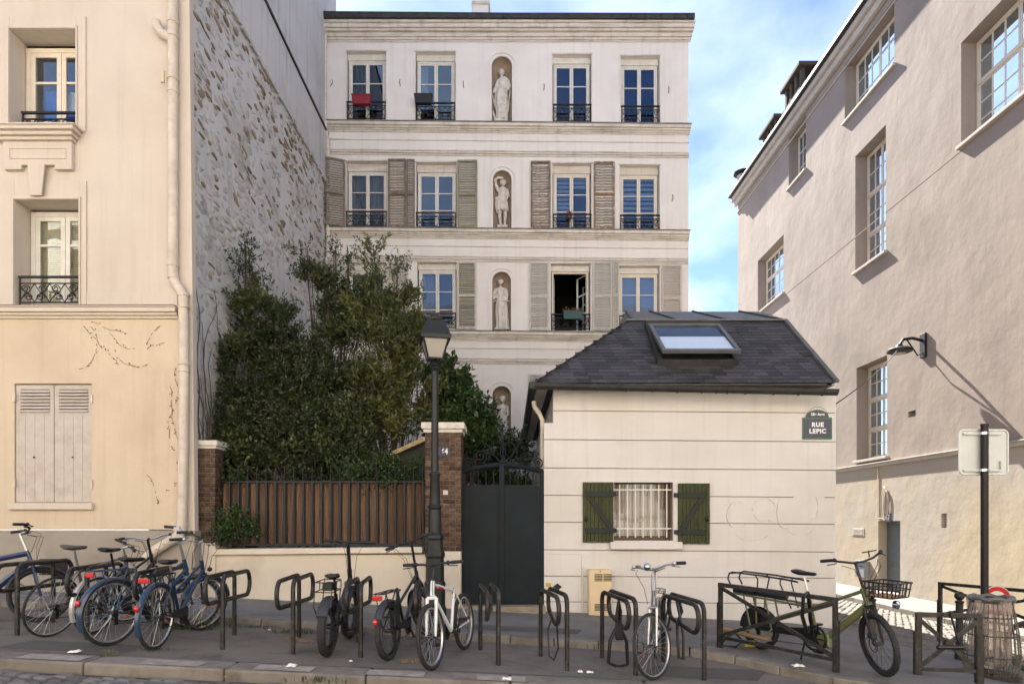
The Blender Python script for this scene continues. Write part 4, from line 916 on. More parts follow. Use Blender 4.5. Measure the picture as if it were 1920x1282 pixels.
def text_obj(name, body, loc, size, m, parent=None, rot=(R(90), 0, 0), ext=.002, align='CENTER', bold=0.0, space=1.0, local=False, sx=1):
    cu = bpy.data.curves.new(name, 'FONT'); cu.body = body; cu.size = size; cu.extrude = ext; cu.align_x = align; cu.align_y = 'CENTER'; cu.offset = bold; cu.space_character = space
    o = bpy.data.objects.new(name, cu); C.objects.link(o); dg = bpy.context.evaluated_depsgraph_get(); me = bpy.data.meshes.new_from_object(o.evaluated_get(dg)); bpy.data.objects.remove(o)
    me.materials.clear(); me.materials.append(m); o = bpy.data.objects.new(name, me); link(o, parent, local); o.location = loc; o.rotation_euler = rot; o.scale = (sx, 1, 1); return o
M_txt = mat('enamel_white', (0.75, 0.75, 0.73), .4); M_navy = mat('enamel_navy', (0.006, 0.010, 0.045), .3, spec=.6); M_greenen = mat('enamel_green', (0.010, 0.05, 0.032), .3, spec=.6)
n47 = thing('house_number_plate', (XW-.02, Yw(1665), wz(970, Yw(1665))), 'small dark plate reading 47 above the grey door', 'number plate')
a_ = Yw(1665); zc_ = wz(970, a_); mb = MB(); mb.mbox(fnR, a_-.17, a_+.17, -.02, -.002, zc_-.13, zc_+.13); mb.build('plate', M_navy, n47)
text_obj('digits', '47', (XW-.022, a_, zc_), .24, M_txt, n47, (R(90), 0, R(-90)), bold=.004)
ml = thing('mailbox', (XW-.1, Yw(1621), wz(1067, Yw(1621))), 'grey metal letter box on the cream wall left of the grey door', 'letter box')
a_ = Yw(1621); zc_ = wz(1067, a_); mb = MB(); mb.mbox(fnR, a_-.3, a_+.3, -.18, -.002, zc_-.26, zc_+.26); mb.build('body', mat('mailbox_grey', (0.22, 0.24, 0.26), .5), ml, bevel=.02)
MB().mbox(fnR, a_-.2, a_+.2, -.195, -.18, zc_+.1, zc_+.13).build('slot', M_iron, ml); MB().mbox(fnR, a_-.32, a_+.32, -.22, -.002, zc_+.26, zc_+.29).build('hood', MATS['mailbox_grey'], ml)
vt = thing('wall_vent', (XW, Yw(1609), wz(997, Yw(1609))), 'flat beige vent plate set in the base wall left of number 47', 'vent')
a_ = Yw(1609); zc_ = wz(997, a_); MB().mbox(fnR, a_-.38, a_+.38, -.012, -.001, zc_-.13, zc_+.13).build('plate', M_right_trim, vt, bevel=.004)
for i in range(5): MB().mbox(fnR, a_-.3, a_+.3, -.02, -.012, zc_-.09+i*.045, zc_-.075+i*.045).build('louvre', M_corn, vt)
# wall cables above the door
mb = MB(); yc_ = Yw(1647)
mb.tube([(XW-.02, yc_, Zband0), (XW-.02, yc_, zdoor+.1), (XW-.02, yc_-.4, zdoor+.05)], .015, 5)
for k in range(4): mb.tube([(XW-.03, yc_-.5+.12*math.sin(t*.5)*(1+.2*k)+.05*k, zdoor+.55+(.4+.05*k)*math.cos(t*.5)) for t in range(14)], .008, 4)
cbn = mb.build('wall_cable', M_pipe, None); props(cbn, 'coil of thin cables hanging on the wall above the number 47 plate', 'cable')
# chimneys and vent cap on the roof
M_chim = mat('chimney_soot', (0.085, 0.07, 0.055), .95, (0.045, 0.038, 0.032), 3, stain=(0.15, 0.13, 0.10), stain_amt=.6, stain_scale=3, bump=.6)
def chimney(y0, y1, label, px_l, ztop, x0=12.9, x1=13.9):
    t = thing('roof_chimney', ((x0+x1)/2, y0, RTOP+.4), label, 'chimney', 'chimneys on the tall building')
    MB().box(x0, x1, y0, y1, RTOP, ztop-1.25).build('stack', M_chim, t, bevel=.02)
    MB().box(x0-.1, x1+.1, y0-.1, y1+.1, ztop-1.25, ztop-1.1).build('cap_slab', M_chim, t, bevel=.02)
    n_ = 3
    for i in range(n_+1):
        y = y0+.1+(y1-y0-.2)*i/n_
        for xx in (x0+.1, x1-.1): MB().box(xx-.09, xx+.09, y-.09, y+.09, ztop-1.1, ztop-.18).build('pillar', M_chim, t, bevel=.01)
    MB().box(x0+.3, x1-.3, y0+.3, y1-.3, ztop-1.1, ztop-.18).build('flue', M_brick, t)
    MB().box(x0-.16, x1+.16, y0-.16, y1+.16, ztop-.18, ztop).build('top_slab', M_chim, t, bevel=.03)
chimney(28.3, 30.0, 'taller stained chimney with open stone cap on the tall building roof', 0, 20.2+CZ)
chimney(31.0, 32.6, 'lower stained chimney behind the taller one on the roof edge', 0, 19.6+CZ)
vc = thing('vent_cap', (12.2, 33.4, RTOP), 'round metal cowl on a pipe at the far end of the right roof', 'cowl'); c_ = P(1391, 345, 33.4)
MB().lathe([(.28, 0), (.28, 1.3)], (wx(1392, 33.4), 33.4, wz(372, 33.4)), 14).build('pipe', M_right_trim, vc, smooth=True)
MB().lathe([(.05, .42), (.3, .40), (.45, .30), (.45, .22), (.3, .15), (.0, .12)][::-1], (wx(1392, 33.4), 33.4, wz(335, 33.4)), 18).build('cowl', M_iron, vc, smooth=True)
# flood lamp with its bracket, cable to the house
yl = 18.5; A = Vector((XW, yl, wz(648, yl)))
fl = thing('wall_lamp', A, 'black disc-shaped lamp on a bracket high on the right wall', 'wall lamp')
mb = MB(); mb.mbox(fnR, yl-.12, yl+.12, -.07, -.001, A.z-.35, A.z+.35); mb.build('mount', M_iron, fl, bevel=.01)
mb = MB(); mb.tube([(XW-.07, yl, A.z+.15), (XW-.35, yl, A.z+.22), (XW-.62, yl, A.z+.18), (XW-.72, yl, A.z+.02)], .045, 8); mb.tube([(XW-.07, yl, A.z-.2), (XW-.2, yl, A.z-.28), (XW-.32, yl, A.z-.1), (XW-.5, yl, A.z+.16)], .022, 6); mb.build('bracket', M_iron, fl, smooth=True)
hd = MB().lathe([(.0, .14), (.08, .14), (.12, .07), (.26, .05), (.33, .0), (.33, -.06), (.25, -.09), (.0, -.09)], (XW-.72, yl, A.z-.12), 22).build('head', M_iron, fl, smooth=True)
MB().box(XW-.84, XW-.6, yl-.12, yl+.12, A.z-.225, A.z-.212).build('lens', M_frost, hd)
cbl = MB(); e = P(1567, 757, 10.32); s0 = Vector((XW-.75, yl, A.z-.1)); pts = []
for i in range(13):
    t = i/12; q_ = s0.lerp(e, t); q_.z -= .18*4*t*(1-t)*.5; pts.append(q_)
cbl.tube(pts, .011, 5); props(cbl.build('overhead_cable', M_iron, None), 'thin black cable stretched from the wall lamp to the low house', 'cable')
# ---------------------------------------------------------------- opposite side of the street (behind the camera; sunlit, seen in the window panes)
op = thing('opposite_building', (0, -7, 0), 'row of sunlit cream houses on the other side of the street', 'building')
YO = -7.0; fnO = lambda u, w_, z: (u, YO-w_, z)
mb = MB(); holes = []
for i in range(-12, 13):
    for j in range(4): holes.append((i*2.3-.5, i*2.3+.5, 2.0+j*3.1, 3.9+j*3.1, .25))
wall_mesh(mb, fnO, -30, 30, -2, 14.2, holes); mb.build('facade', M_opp, op)
mb = MB(); mb.box(-30, 30, YO-.6, YO-.3, -2, 14); mb.build('dark_rooms', M_dark, op)
mb = MB()
for j in range(4): mb.box(-30, 30, YO, YO+.12, 1.75+j*3.1, 1.9+j*3.1)
mb.box(-30, 30, YO, YO+.35, 14.0, 14.35); mb.build('ledges', M_corn, op)
mb = MB(); mb.add([(-30, YO+.3, 14.35), (30, YO+.3, 14.35), (30, YO-3.5, 17), (-30, YO-3.5, 17)], [(0, 1, 2, 3)]); mb.build('roof', M_oppr, op)
# ---------------------------------------------------------------- low house with slate roof
YH = 10.3; XH = lambda px: wx(px, YH); ZH = lambda py: wz(py, YH)
hs = thing('low_house', (2.9, YH, zp(2.9, 10)), 'low cream house with grooved render, slate roof and green shutters', 'house')
hx0, hx1, hxt = XH(1020), XH(1566), XH(1037); zeave = ZH(722); zbot = zp(5, 10)-.3
wo = (XH(1151), XH(1261), ZH(1013), ZH(904))
# backing wall (the joint colour), pierced by the window
mb = MB(); fnH = lambda u, w_, z: (u, YH+w_, z)
wall_mesh(mb, fnH, hx0+.01, hx1-.01, zbot, ZH(793), [(wo[0], wo[1], wo[2], wo[3], .28)]); wall_mesh(mb, fnH, hxt+.01, hx1-.01, ZH(793), zeave, [])
mb.build('wall', M_joint, hs)
lines = [722, 770, 824, 877, 928, 978, 1030, 1079, 1127, 1200]; kx = .008
for i, (ya, yb_) in enumerate(zip(lines, lines[1:])):
    def zz(px, y): return ZH(y+(px-1020)*kx)
    gapt = .0 if i == 0 else .007
    segs = [(1037 if i <= 0 else 1020, 1566)]
    za, zb2 = ya, yb_
    pieces = []
    a0 = 1037 if i == 0 else 1020
    top, bot = zz(1293, ya)-gapt, zz(1293, yb_)+.007
    if bot < wo[3] and top > wo[2]:
        pieces = [(XH(a0), wo[0]), (wo[1], hx1)]
        if top > wo[3]: pieces.append((wo[0], wo[1], wo[3], top))
        if bot < wo[2]: pieces.append((wo[0], wo[1], bot, wo[2]))
    else: pieces = [(XH(a0), hx1)]
    mb = MB()
    def slp(x_, y): return ZH(y+(CX+x_*F/YH-1020)*kx)
    for p_ in pieces:
        a, b_ = p_[0], p_[1]
        t0, t1 = slp(a, ya)-gapt, slp(b_, ya)-gapt; b0, b1 = slp(a, yb_)+.007, slp(b_, yb_)+.007
        if len(p_) == 4:
            if abs(p_[3]-top) < 1e-6: b0 = b1 = p_[2]
            else: t0 = t1 = p_[3]
        if i == 1 and a < hxt-.01:
            # the recessed eaves corner: the band starts further right above y=793
            zc1 = ZH(793)
            mb.hexa([(a, YH-.02, b0), (hxt, YH-.02, b0), (hxt, YH-.0005, b0), (a, YH-.0005, b0), (a, YH-.02, zc1), (hxt, YH-.02, zc1), (hxt, YH-.0005, zc1), (a, YH-.0005, zc1)]); a = hxt
        mb.hexa([(a, YH-.02, b0), (b_, YH-.02, b1), (b_, YH-.0005, b1), (a, YH-.0005, b0), (a, YH-.02, t0), (b_, YH-.02, t1), (b_, YH-.0005, t1), (a, YH-.0005, t0)])
    mb.build('render_band', M_house, hs)
# groove repair where the joint was filled (right of the shutters)
MB().box(XH(1487), XH(1545), YH-.0225, YH-.0005, ZH(936), ZH(926)).build('filled_joint', M_house, hs)
# side walls and body
sx0 = hx0+.03; yhb = 16.8
mb = MB(); mb.box(sx0, hx1-.02, YH+.3, yhb, zbot, ZH(793)); mb.box(hxt+.02, hx1-.02, YH+.3, yhb, ZH(793), zeave+.02)
mb.quad((sx0, YH, zbot), (sx0, YH+.32, zbot), (sx0, YH+.32, ZH(793)), (sx0, YH, ZH(793))); mb.quad((hx1-.012, YH, zbot), (hx1-.012, YH+.32, zbot), (hx1-.012, YH+.32, zeave), (hx1-.012, YH, zeave))
mb.quad((hxt+.012, YH, ZH(793)), (hxt+.012, YH+.32, ZH(793)), (hxt+.012, YH+.32, zeave), (hxt+.012, YH, zeave))
mb.build('side_wall', M_house, hs)
# window of the low house
mb = MB(); mb.quad((wo[0]-.05, YH+.75, wo[2]-.1), (wo[1]+.05, YH+.75, wo[2]-.1), (wo[1]+.05, YH+.75, wo[3]+.1), (wo[0]-.05, YH+.75, wo[3]+.1))
mfb = mat('brown_frame', (0.10, 0.065, 0.035), .6)
mb = MB(); fr = .05
for (a, b_, c, d) in ((wo[0], wo[0]+.03, wo[2], wo[3]), (wo[1]-fr*1.5, wo[1], wo[2], wo[3]), (wo[0]+.03, wo[1]-fr*1.5, wo[3]-.02, wo[3]), (wo[0]+.03, wo[1]-fr*1.5, wo[2], wo[2]+.07)): mb.box(a, b_, YH+.16, YH+.22, c, d)
hw = mb.build('window', mfb, hs, bevel=.004)
MB().box(wo[0]+.03, wo[1]-fr*1.5, YH+.18, YH+.186, wo[2]+.07, wo[3]-.02).build('pane', glass_mat('thin_glass', (.95, .95, .95), .02, .01, .12), hw)
fold_curtain(fnH, wo[0], wo[1]-.05, wo[2], wo[3], .26, .004, 60, 7).build('curtain', mat('curtain_beige', (0.46, 0.385, 0.32), .9, (0.40, 0.33, 0.27), 3), hw)
gbx = thing('window_bars', ((wo[0]+wo[1])/2, YH+.06, wo[2]), 'white painted security bars across the low house window', 'window bars')
for i in range(7):
    px = 1163+i*14.8
    if i == 3:
        MB().tube([(XH(px), YH+.06, wo[2]+.05), (XH(px), YH+.06, ZH(977))], .011, 6).build('bar', M_white, gbx); MB().tube([(XH(px), YH+.06, ZH(970)), (XH(px), YH+.06, wo[3]-.03)], .011, 6).build('bar', M_white, gbx); continue
    MB().tube([(XH(px), YH+.06, wo[2]+.05), (XH(px), YH+.06, wo[3]-.03)], .011, 6).build('bar', M_white, gbx)
for py in (917.5, 990.5): MB().box(wo[0]-.01, wo[1]+.01, YH+.045, YH+.075, ZH(py)-.010, ZH(py)+.010).build('cross_bar', M_white, gbx)
mb = MB(); mb.box(XH(1143), XH(1277), YH-.11, YH-.0, ZH(1029), ZH(1015)); mb.build('window_sill', M_house, hs, bevel=.01)
mb = MB(); mb.box(wo[1]+.005, wo[1]+.07, YH-.035, YH-.021, wo[2], wo[3]+.0); mb.build('jamb', M_house, hs)
def zshutter(x0, x1, y0, y1, flip, lbl):
    sh_ = bpy.data.objects.new('plank_shutter', None); C.objects.link(sh_); sh_.parent = hs; sh_.matrix_parent_inverse = WM[hs.name].inverted(); sh_['label'] = lbl; WM[sh_.name] = Matrix.Identity(4)
    n_ = 8; a, b_ = XH(x0), XH(x1); ww = (b_-a)/n_
    for i in range(n_):
        MB().box(a+i*ww+.002, a+(i+1)*ww-.002, YH-.062, YH-.034, ZH(y1)+random.uniform(-.003, .003), ZH(y0)).build('plank', M_green, sh_, bevel=.004)
    zt0, zt1, zb0, zb1 = ZH(y0+26), ZH(y0+17), ZH(y1-16), ZH(y1-25)
    zt0 = ZH(y0+27); zt1 = ZH(y0+17); zb0 = ZH(y1-17); zb1 = ZH(y1-27)
    xa, xb = (a+.04, b_+.01) if not flip else (a-.01, b_-.07)
    for (c, d) in ((zt0, zt1), (zb0, zb1)): MB().box(xa, xb, YH-.082, YH-.063, c, d).build('strap', M_strap, sh_, bevel=.003)
    p_, q_ = ((xa+.06, zt0), (xb-.06, zb1)) if not flip else ((xb-.06, zt0), (xa+.06, zb1))
    d_ = .045
    MB().prism([(p_[0]-d_, p_[1]), (p_[0]+d_, p_[1]), (q_[0]+d_, q_[1]), (q_[0]-d_, q_[1])], YH-.0815, YH-.0635).build('brace', M_strap, sh_, bevel=.002)
    hx = b_+.015 if not flip else a-.03
    for c in ((zt0+zt1)/2, (zb0+zb1)/2): MB().box(hx-.035, hx+.03, YH-.07, YH-.021, c-.035, c+.035).build('hinge', M_iron, sh_, bevel=.006)
    sx_ = a+.05 if not flip else b_-.05
    MB().ell((sx_, YH-.075, ZH(972)), (.03, .02, .045), 8, 6).build('shutter_catch', M_iron, sh_)
    if flip: MB().tube([(b_-.19, YH-.07, ZH(968)), (b_-.2, YH-.09, ZH(975)), (b_-.19, YH-.07, ZH(985))], .008, 5).build('handle', M_green, sh_)
zshutter(1092, 1149.5, 904, 1016, False, 'left plank shutter with a dark Z brace')
zshutter(1270, 1329, 906, 1019, True, 'right plank shutter with a dark Z brace and a pull handle')
# roof: front slope with single slates, left hip, flat zinc crown
ye, ze = 10.02, wz(718, 10.02); yr = 11.62; zr2 = wz(603, 11.62)
ex0, ex1 = wx(1000, ye), wx(1566, ye); rx0, rx1 = wx(1177, yr), wx(1469, yr)
ex0 = rx0-(yr-ye)*1.0; ex0 = min(ex0, wx(1004, ye))
mb = MB(); ybk = 17.0; hipx = rx0
v = [(ex0, ye, ze), (ex1, ye, ze), (rx1, yr, zr2), (rx0, yr, zr2), (ex0, ybk, ze), (rx0, ybk-.4, zr2), (ex1, ybk, ze), (rx1, ybk-.4, zr2)]
mb.add(v, [(0, 1, 2, 3), (0, 3, 5, 4), (4, 5, 7, 6), (1, 6, 7, 2)]); mb.add([(ex0, ye, ze-.03), (ex1, ye, ze-.03), (ex1, ybk, ze-.03), (ex0, ybk, ze-.03)], [(3, 2, 1, 0)])
rf = mb.build('roof', M_slate, hs)
S = Vector((0, yr-ye, zr2-ze)); Ln = S.length; S.normalize(); Nn = Vector((0, -S.z, S.y))
nrow = 20; stepr = Ln/nrow
def edge(t): return (ex0+(rx0-ex0)*t, ex1+(rx1-ex1)*t)
def slate_mesh(k):
    rg = random.Random(k); mb = MB(); w2 = .108; h = stepr*1.25; t = .008; c = rg.uniform(0, .012)
    f = [(-w2, 0), (w2-c, 0), (w2, c), (w2, h), (-w2, h)]
    lo = [(x_, y_, .003) for x_, y_ in f]; hi = [(x_, y_, .014-y_/h*.009) for x_, y_ in f]; n_ = 5
    mb.add(lo+hi, [(9-0, 8, 7, 6, 5)[::-1], *[(i, (i+1) % n_, (i+1) % n_+n_, i+n_) for i in range(n_)]])
    return mb.mesh('slate', M_slate)
SLM = [slate_mesh(k) for k in range(6)]
rm = Matrix((Vector((1, 0, 0)), S, Nn)).transposed()
sky_poly = (XH(0),)
rest_s = []; placed = 0; cands = []
for r_ in range(nrow):
    t = r_/nrow; a, b_ = edge(t+.5/nrow); x_ = a+.06+(r_ % 2)*.11
    while x_ < b_-.05:
        cands.append((x_+random.uniform(-.004, .004), r_)); x_ += .222
random.seed(4)
def on_skylight(x_, t):
    y_ = ye+(yr-ye)*t; z_ = ze+(zr2-ze)*t; px = CX+F*x_/y_; py = CY-(z_-CZ)*F/y_
    return 1228 < px < 1378 and 622 < py < 688
cands = [c for c in cands if not on_skylight(c[0], (c[1]+.5)/nrow)]
cands.sort(key=lambda c: c[1])
mbr = MB(); keep_n = 300
for i, (x_, r_) in enumerate(cands):
    p_ = Vector((x_, ye, ze))+S*(r_*stepr-.01)+Nn*.004
    rot = rm.to_euler(); me = random.choice(SLM); tilt = random.uniform(-.012, .012) if random.random() > .05 else random.uniform(-.12, .12)
    M4 = Matrix.Translation(p_) @ rm.to_4x4() @ Matrix.Rotation(tilt, 4, 'Z')
    if i < keep_n:
        o = bpy.data.objects.new('slate', me); C.objects.link(o); o.parent = rf; o.matrix_local = M4
    else:
        mbr.add([M4 @ v_.co for v_ in me.vertices], [tuple(p2.vertices) for p2 in me.polygons])
mbr.build('upper_slate', M_slate, rf, kind='stuff')
# slates on the left hip as one joined part
mbh = MB(); Sh = Vector((rx0-ex0, 0, zr2-ze)); Lh = Sh.length; Sh.normalize(); Nh = Vector((-Sh.z, 0, Sh.x))
rmh = Matrix((Vector((0, -1, 0)), Sh, Nh)).transposed()
for r_ in range(int(Lh/stepr)):
    t = r_*stepr/Lh; y0_ = ye+(yr-ye)*t+.05; y_ = y0_+(r_ % 2)*.11
    while y_ < ybk-.4*t-.1:
        M4 = Matrix.Translation(Vector((ex0, y_, ze))+Sh*(r_*stepr)+Nh*.004) @ rmh.to_4x4(); me = random.choice(SLM)
        mbh.add([M4 @ v_.co for v_ in me.vertices], [tuple(p2.vertices) for p2 in me.polygons]); y_ += .222
mbh.build('hip_slate', M_slate, rf, kind='stuff')
# crown, verge and hip flashing
yk, zk = 12.5, wz(586, 12.5)
kx0, kx1 = wx(1190, yk), wx(1372, yk); kx1 = rx1-.1
mb = MB(); mb.add([(rx0-.02, yr-.03, zr2+.01), (rx1+.04, yr-.03, zr2+.01), (kx1, yk, zk), (rx0+.12, yk, zk), (rx0-.02, yr-.03, zr2+.03), (rx1+.04, yr-.03, zr2+.03), (kx1, yk, zk+.02), (rx0+.12, yk, zk+.02), (rx0, ybk-.4, zr2+.02), (rx1, ybk-.4, zr2+.02)], [(0, 1, 5, 4), (4, 5, 6, 7), (7, 6, 9, 8), (5, 9, 6), (4, 7, 8)])
cr_ = mb.build('zinc_crown', M_zinc, hs)
for t in (.02, .30, .62, .97):
    a = Vector((rx0+(rx1-rx0)*t, yr-.04, zr2+.035)); b_ = Vector((rx0+.12+(kx1-rx0-.12)*(t-.12 if t > .1 else 0), yk, zk+.03)); MB().bar(a, b_, .05, .03).build('batten', M_zinc_d, cr_, bevel=.01)
MB().bar((rx0-.02, yr-.035, zr2+.02), (rx1+.04, yr-.035, zr2+.02), .05, .03).build('drip_edge', M_zinc, cr_)
MB().bar((ex1+.02, ye-.02, ze+.02), (rx1+.03, yr, zr2+.03), .075, .05).build('verge_strip', M_zinc, hs, bevel=.01)
MB().bar((ex0, ye, ze+.015), (rx0, yr, zr2+.02), .035, .02).build('hip_strip', M_slate, hs, bevel=.008)
MB().box(rx1-.01, ex1-.02, yr, ybk-.3, ze, zr2).build('gable_top', M_house, hs)
# gutter with brackets
mb = MB(); n_ = 8; gx0, gx1 = wx(1002, 9.93), wx(1572, 9.93); zg1, zg2 = wz(716, 9.93)-.015, wz(728, 9.93)-.015
prof = [(0, .0), (-.02, -.05), (-.06, -.085), (-.11, -.085), (-.15, -.05), (-.165, .0), (-.155, .0), (-.14, -.045), (-.105, -.07), (-.06, -.07), (-.03, -.04), (-.012, 0)]
vv = [(gx0, 10.06+a, zg1+b_) for a, b_ in prof]+[(gx1, 10.06+a, zg2+b_) for a, b_ in prof]; m_ = len(prof)
mb.add(vv, [(i, (i+1) % m_, m_+(i+1) % m_, m_+i) for i in range(m_)]+[tuple(range(m_))[::-1], tuple(range(m_, 2*m_))])
gu = mb.build('gutter', M_zinc_d, hs)
for px in (1030, 1075, 1120, 1175, 1225, 1272, 1318, 1345, 1366, 1400, 1453, 1500, 1545):
    x_ = wx(px, 9.93); z_ = zg1+(zg2-zg1)*(x_-gx0)/(gx1-gx0)
    MB().tube([(x_, 10.06-.17, z_+.005), (x_, 10.06-.152, z_-.052), (x_, 10.06-.11, z_-.092), (x_, 10.06-.06, z_-.092), (x_, 10.06-.01, z_-.06)], .008, 5).build('bracket', M_zinc_d, gu)
MB().box(hxt, hx1, YH-.03, YH+.0, ZH(735), zeave+.02).build('eaves_board', M_house, hs)
# left eave: dark fascia gutter running back, soffit and a bent cream pipe
mb = MB(); mb.bar((ex0-.04, 9.93, zg1-.03), (ex0-.04, 16.9, zg1-.03), .13, .13); mb.build('side_gutter', M_zinc_d, hs, bevel=.03)
MB().box(ex0, sx0+.02, 10.05, 16.9, ze-.06, ze-.035).build('soffit', M_house, hs)
mb = MB(); Yq = 10.55; mb.tube([P(1001, 752, Yq), P(1002, 762, Yq), P(1012, 776, Yq), P(1017, 788, Yq), P(1017.5, 900, Yq), P(1017.5, 1100, Yq)], .04, 10); mb.build('downpipe', M_pipe, hs, smooth=True)
# open roof window
sk = bpy.data.objects.new('roof_window', None); C.objects.link(sk); sk.parent = hs; sk.matrix_parent_inverse = WM[hs.name].inverted(); WM[sk.name] = Matrix.Identity(4)
xa, xb = 2.44, 3.70
def rp(y_): t = (y_-ye)/(yr-ye); return ze+(zr2-ze)*t
ys0, ys1 = 10.42, 11.38
mb = MB()
for (a, b_) in ((xa-.03, xa+.05), (xb-.05, xb+.03)): mb.hexa([(a, ys0, rp(ys0)-.02), (b_, ys0, rp(ys0)-.02), (b_, ys1, rp(ys1)-.02), (a, ys1, rp(ys1)-.02), (a, ys0-.06, rp(ys0)+.09), (b_, ys0-.06, rp(ys0)+.09), (b_, ys1-.06, rp(ys1)+.09), (a, ys1-.06, rp(ys1)+.09)])
mb.hexa([(xa+.05, ys0, rp(ys0)-.02), (xb-.05, ys0, rp(ys0)-.02), (xb-.05, ys0+.07, rp(ys0)), (xa+.05, ys0+.07, rp(ys0)), (xa+.05, ys0-.06, rp(ys0)+.09), (xb-.05, ys0-.06, rp(ys0)+.09), (xb-.05, ys0, rp(ys0)+.12), (xa+.05, ys0, rp(ys0)+.12)])
mb.hexa([(xa-.03, ys1-.05, rp(ys1)), (xb+.03, ys1-.05, rp(ys1)), (xb+.03, ys1+.05, rp(ys1)+.02), (xa-.03, ys1+.05, rp(ys1)+.02), (xa-.03, ys1-.1, rp(ys1)+.13), (xb+.03, ys1-.1, rp(ys1)+.13), (xb+.03, ys1+.02, rp(ys1)+.16), (xa-.03, ys1+.02, rp(ys1)+.16)])
mb.build('roof_window_frame', M_zinc_d, sk, bevel=.008)
mb = MB(); mb.add([(xa-.03, ys0+.02, rp(ys0)+.02), (xb+.06, ys0+.02, rp(ys0)+.02), (xb+.1, ys0-.2, rp(ys0-.2)+.022), (xa-.03, ys0-.2, rp(ys0-.2)+.022)], [(0, 1, 2, 3)]); mb.build('apron_flashing', M_zinc_d, sk)
p0 = Vector((0, 11.28, rp(11.28)+.12)); p1_ = Vector((0, 10.22, wz(663, 10.22))); D = (p1_-p0); Dn = D.normalized(); Un = Vector((0, -Dn.z, Dn.y)); Un = Un if Un.z > 0 else -Un
def sp(x_, t, h): q_ = p0+D*t+Un*h; return (x_, q_.y, q_.z)
def sbox(mb, x0_, x1_, t0, t1, h0, h1): return mb.hexa([sp(x0_, t1, h0), sp(x1_, t1, h0), sp(x1_, t0, h0), sp(x0_, t0, h0), sp(x0_, t1, h1), sp(x1_, t1, h1), sp(x1_, t0, h1), sp(x0_, t0, h1)])
mb = MB(); sbox(mb, xa, xa+.065, 0, 1, 0, .06); sbox(mb, xb-.065, xb, 0, 1, 0, .06); sbox(mb, xa+.065, xb-.065, 0, .06, 0, .06); sbox(mb, xa+.065, xb-.065, .94, 1, 0, .06)
sa = mb.build('roof_window_sash', M_zinc, sk, bevel=.006)
sbox(MB(), xa+.065, xb-.065, .06, .94, .03, .04).build('pane', glass_mat('roof_glass', (.9, .92, .93), .03, .01, .10), sa)
sbox(MB(), xa+.07, xb-.07, .44, .93, .01, .02).build('blind', mat('blind_bright', (0.8, 0.82, 0.85), .5), sa)
sbox(MB(), xa+.07, xb-.07, .05, .44, -.02, -.005).build('dark_pane_sheet', M_dark, sa)  # dark sheet under the pane makes its upper half read dark
mb = MB(); mb.add([(xa, ys0, rp(ys0)+.01), (xb, ys0, rp(ys0)+.01), (xb, ys1, rp(ys1)+.01), (xa, ys1, rp(ys1)+.01)], [(0, 1, 2, 3)]); mb.build('opening', M_dark, sk)
# street name plate
spx0, spx1 = XH(1503), XH(1558); st = thing('street_name_plate', ((spx0+spx1)/2, YH-.03, ZH(823)), 'dark blue enamel street plate with green border reading RUE LEPIC', 'street sign')
cx_ = (spx0+spx1)/2; mb = MB(); mb.box(spx0, spx1, YH-.04, YH-.022, ZH(823.5), ZH(783)); mb.build('plate', M_greenen, st, bevel=.004)
mb = MB(); mb.prism([(cx_+(-.165 if False else 0)+.185*math.cos(R(a)), ZH(783)+.0+.125*math.sin(R(a))) for a in range(0, 181, 12)], YH-.0395, YH-.0225); mb.build('arch_plate', M_greenen, st)
MB().box(spx0+.03, spx1-.03, YH-.044, YH-.0405, ZH(820), ZH(786.5)).build('blue_field', M_navy, st)
mb = MB(); mb.prism([(cx_+.155*math.cos(R(a)), ZH(783)+.006+.10*math.sin(R(a))) for a in range(0, 181, 12)], YH-.0425, YH-.0396); mb.build('arch_field', M_navy, st)
text_obj('lettering', 'RUE', (cx_, YH-.046, ZH(797)), .098, M_txt, st, bold=.004, space=1.15); text_obj('lettering', 'LEPIC', (cx_, YH-.046, ZH(809)), .098, M_txt, st, bold=.004, space=1.15)
text_obj('lettering', '18e Arrt', (cx_, YH-.0445, ZH(777.5)), .062, M_txt, st, bold=.002)
mlg = mat('enamel_light_green', (0.05, 0.22, 0.13), .4); mb = MB()
a, b_, c, d = spx0+.014, spx1-.014, ZH(822), ZH(784.6)
for (p_, q_) in (((a, c), (b_, c)), ((a, d), (b_, d)), ((a, c), (a, d)), ((b_, c), (b_, d))): mb.bar((p_[0], YH-.0415, p_[1]), (q_[0], YH-.0415, q_[1]), .005, .005)
for x_ in (a+.025, b_-.025):
    for z_ in (c+.025, d-.025): mb.tube(arc((x_, YH-.046, z_), .016, 0, 360, 10)[:-1], .003, 4, closed=True)
mb.tube(arc((cx_, YH-.0445, ZH(783)), .17, 8, 172, 14), .003, 4); mb.tube(arc((cx_, YH-.046, ZH(775.2)+.035), .012, 0, 360, 8)[:-1], .003, 4, closed=True)
mb.build('border_ornament', mlg, st)
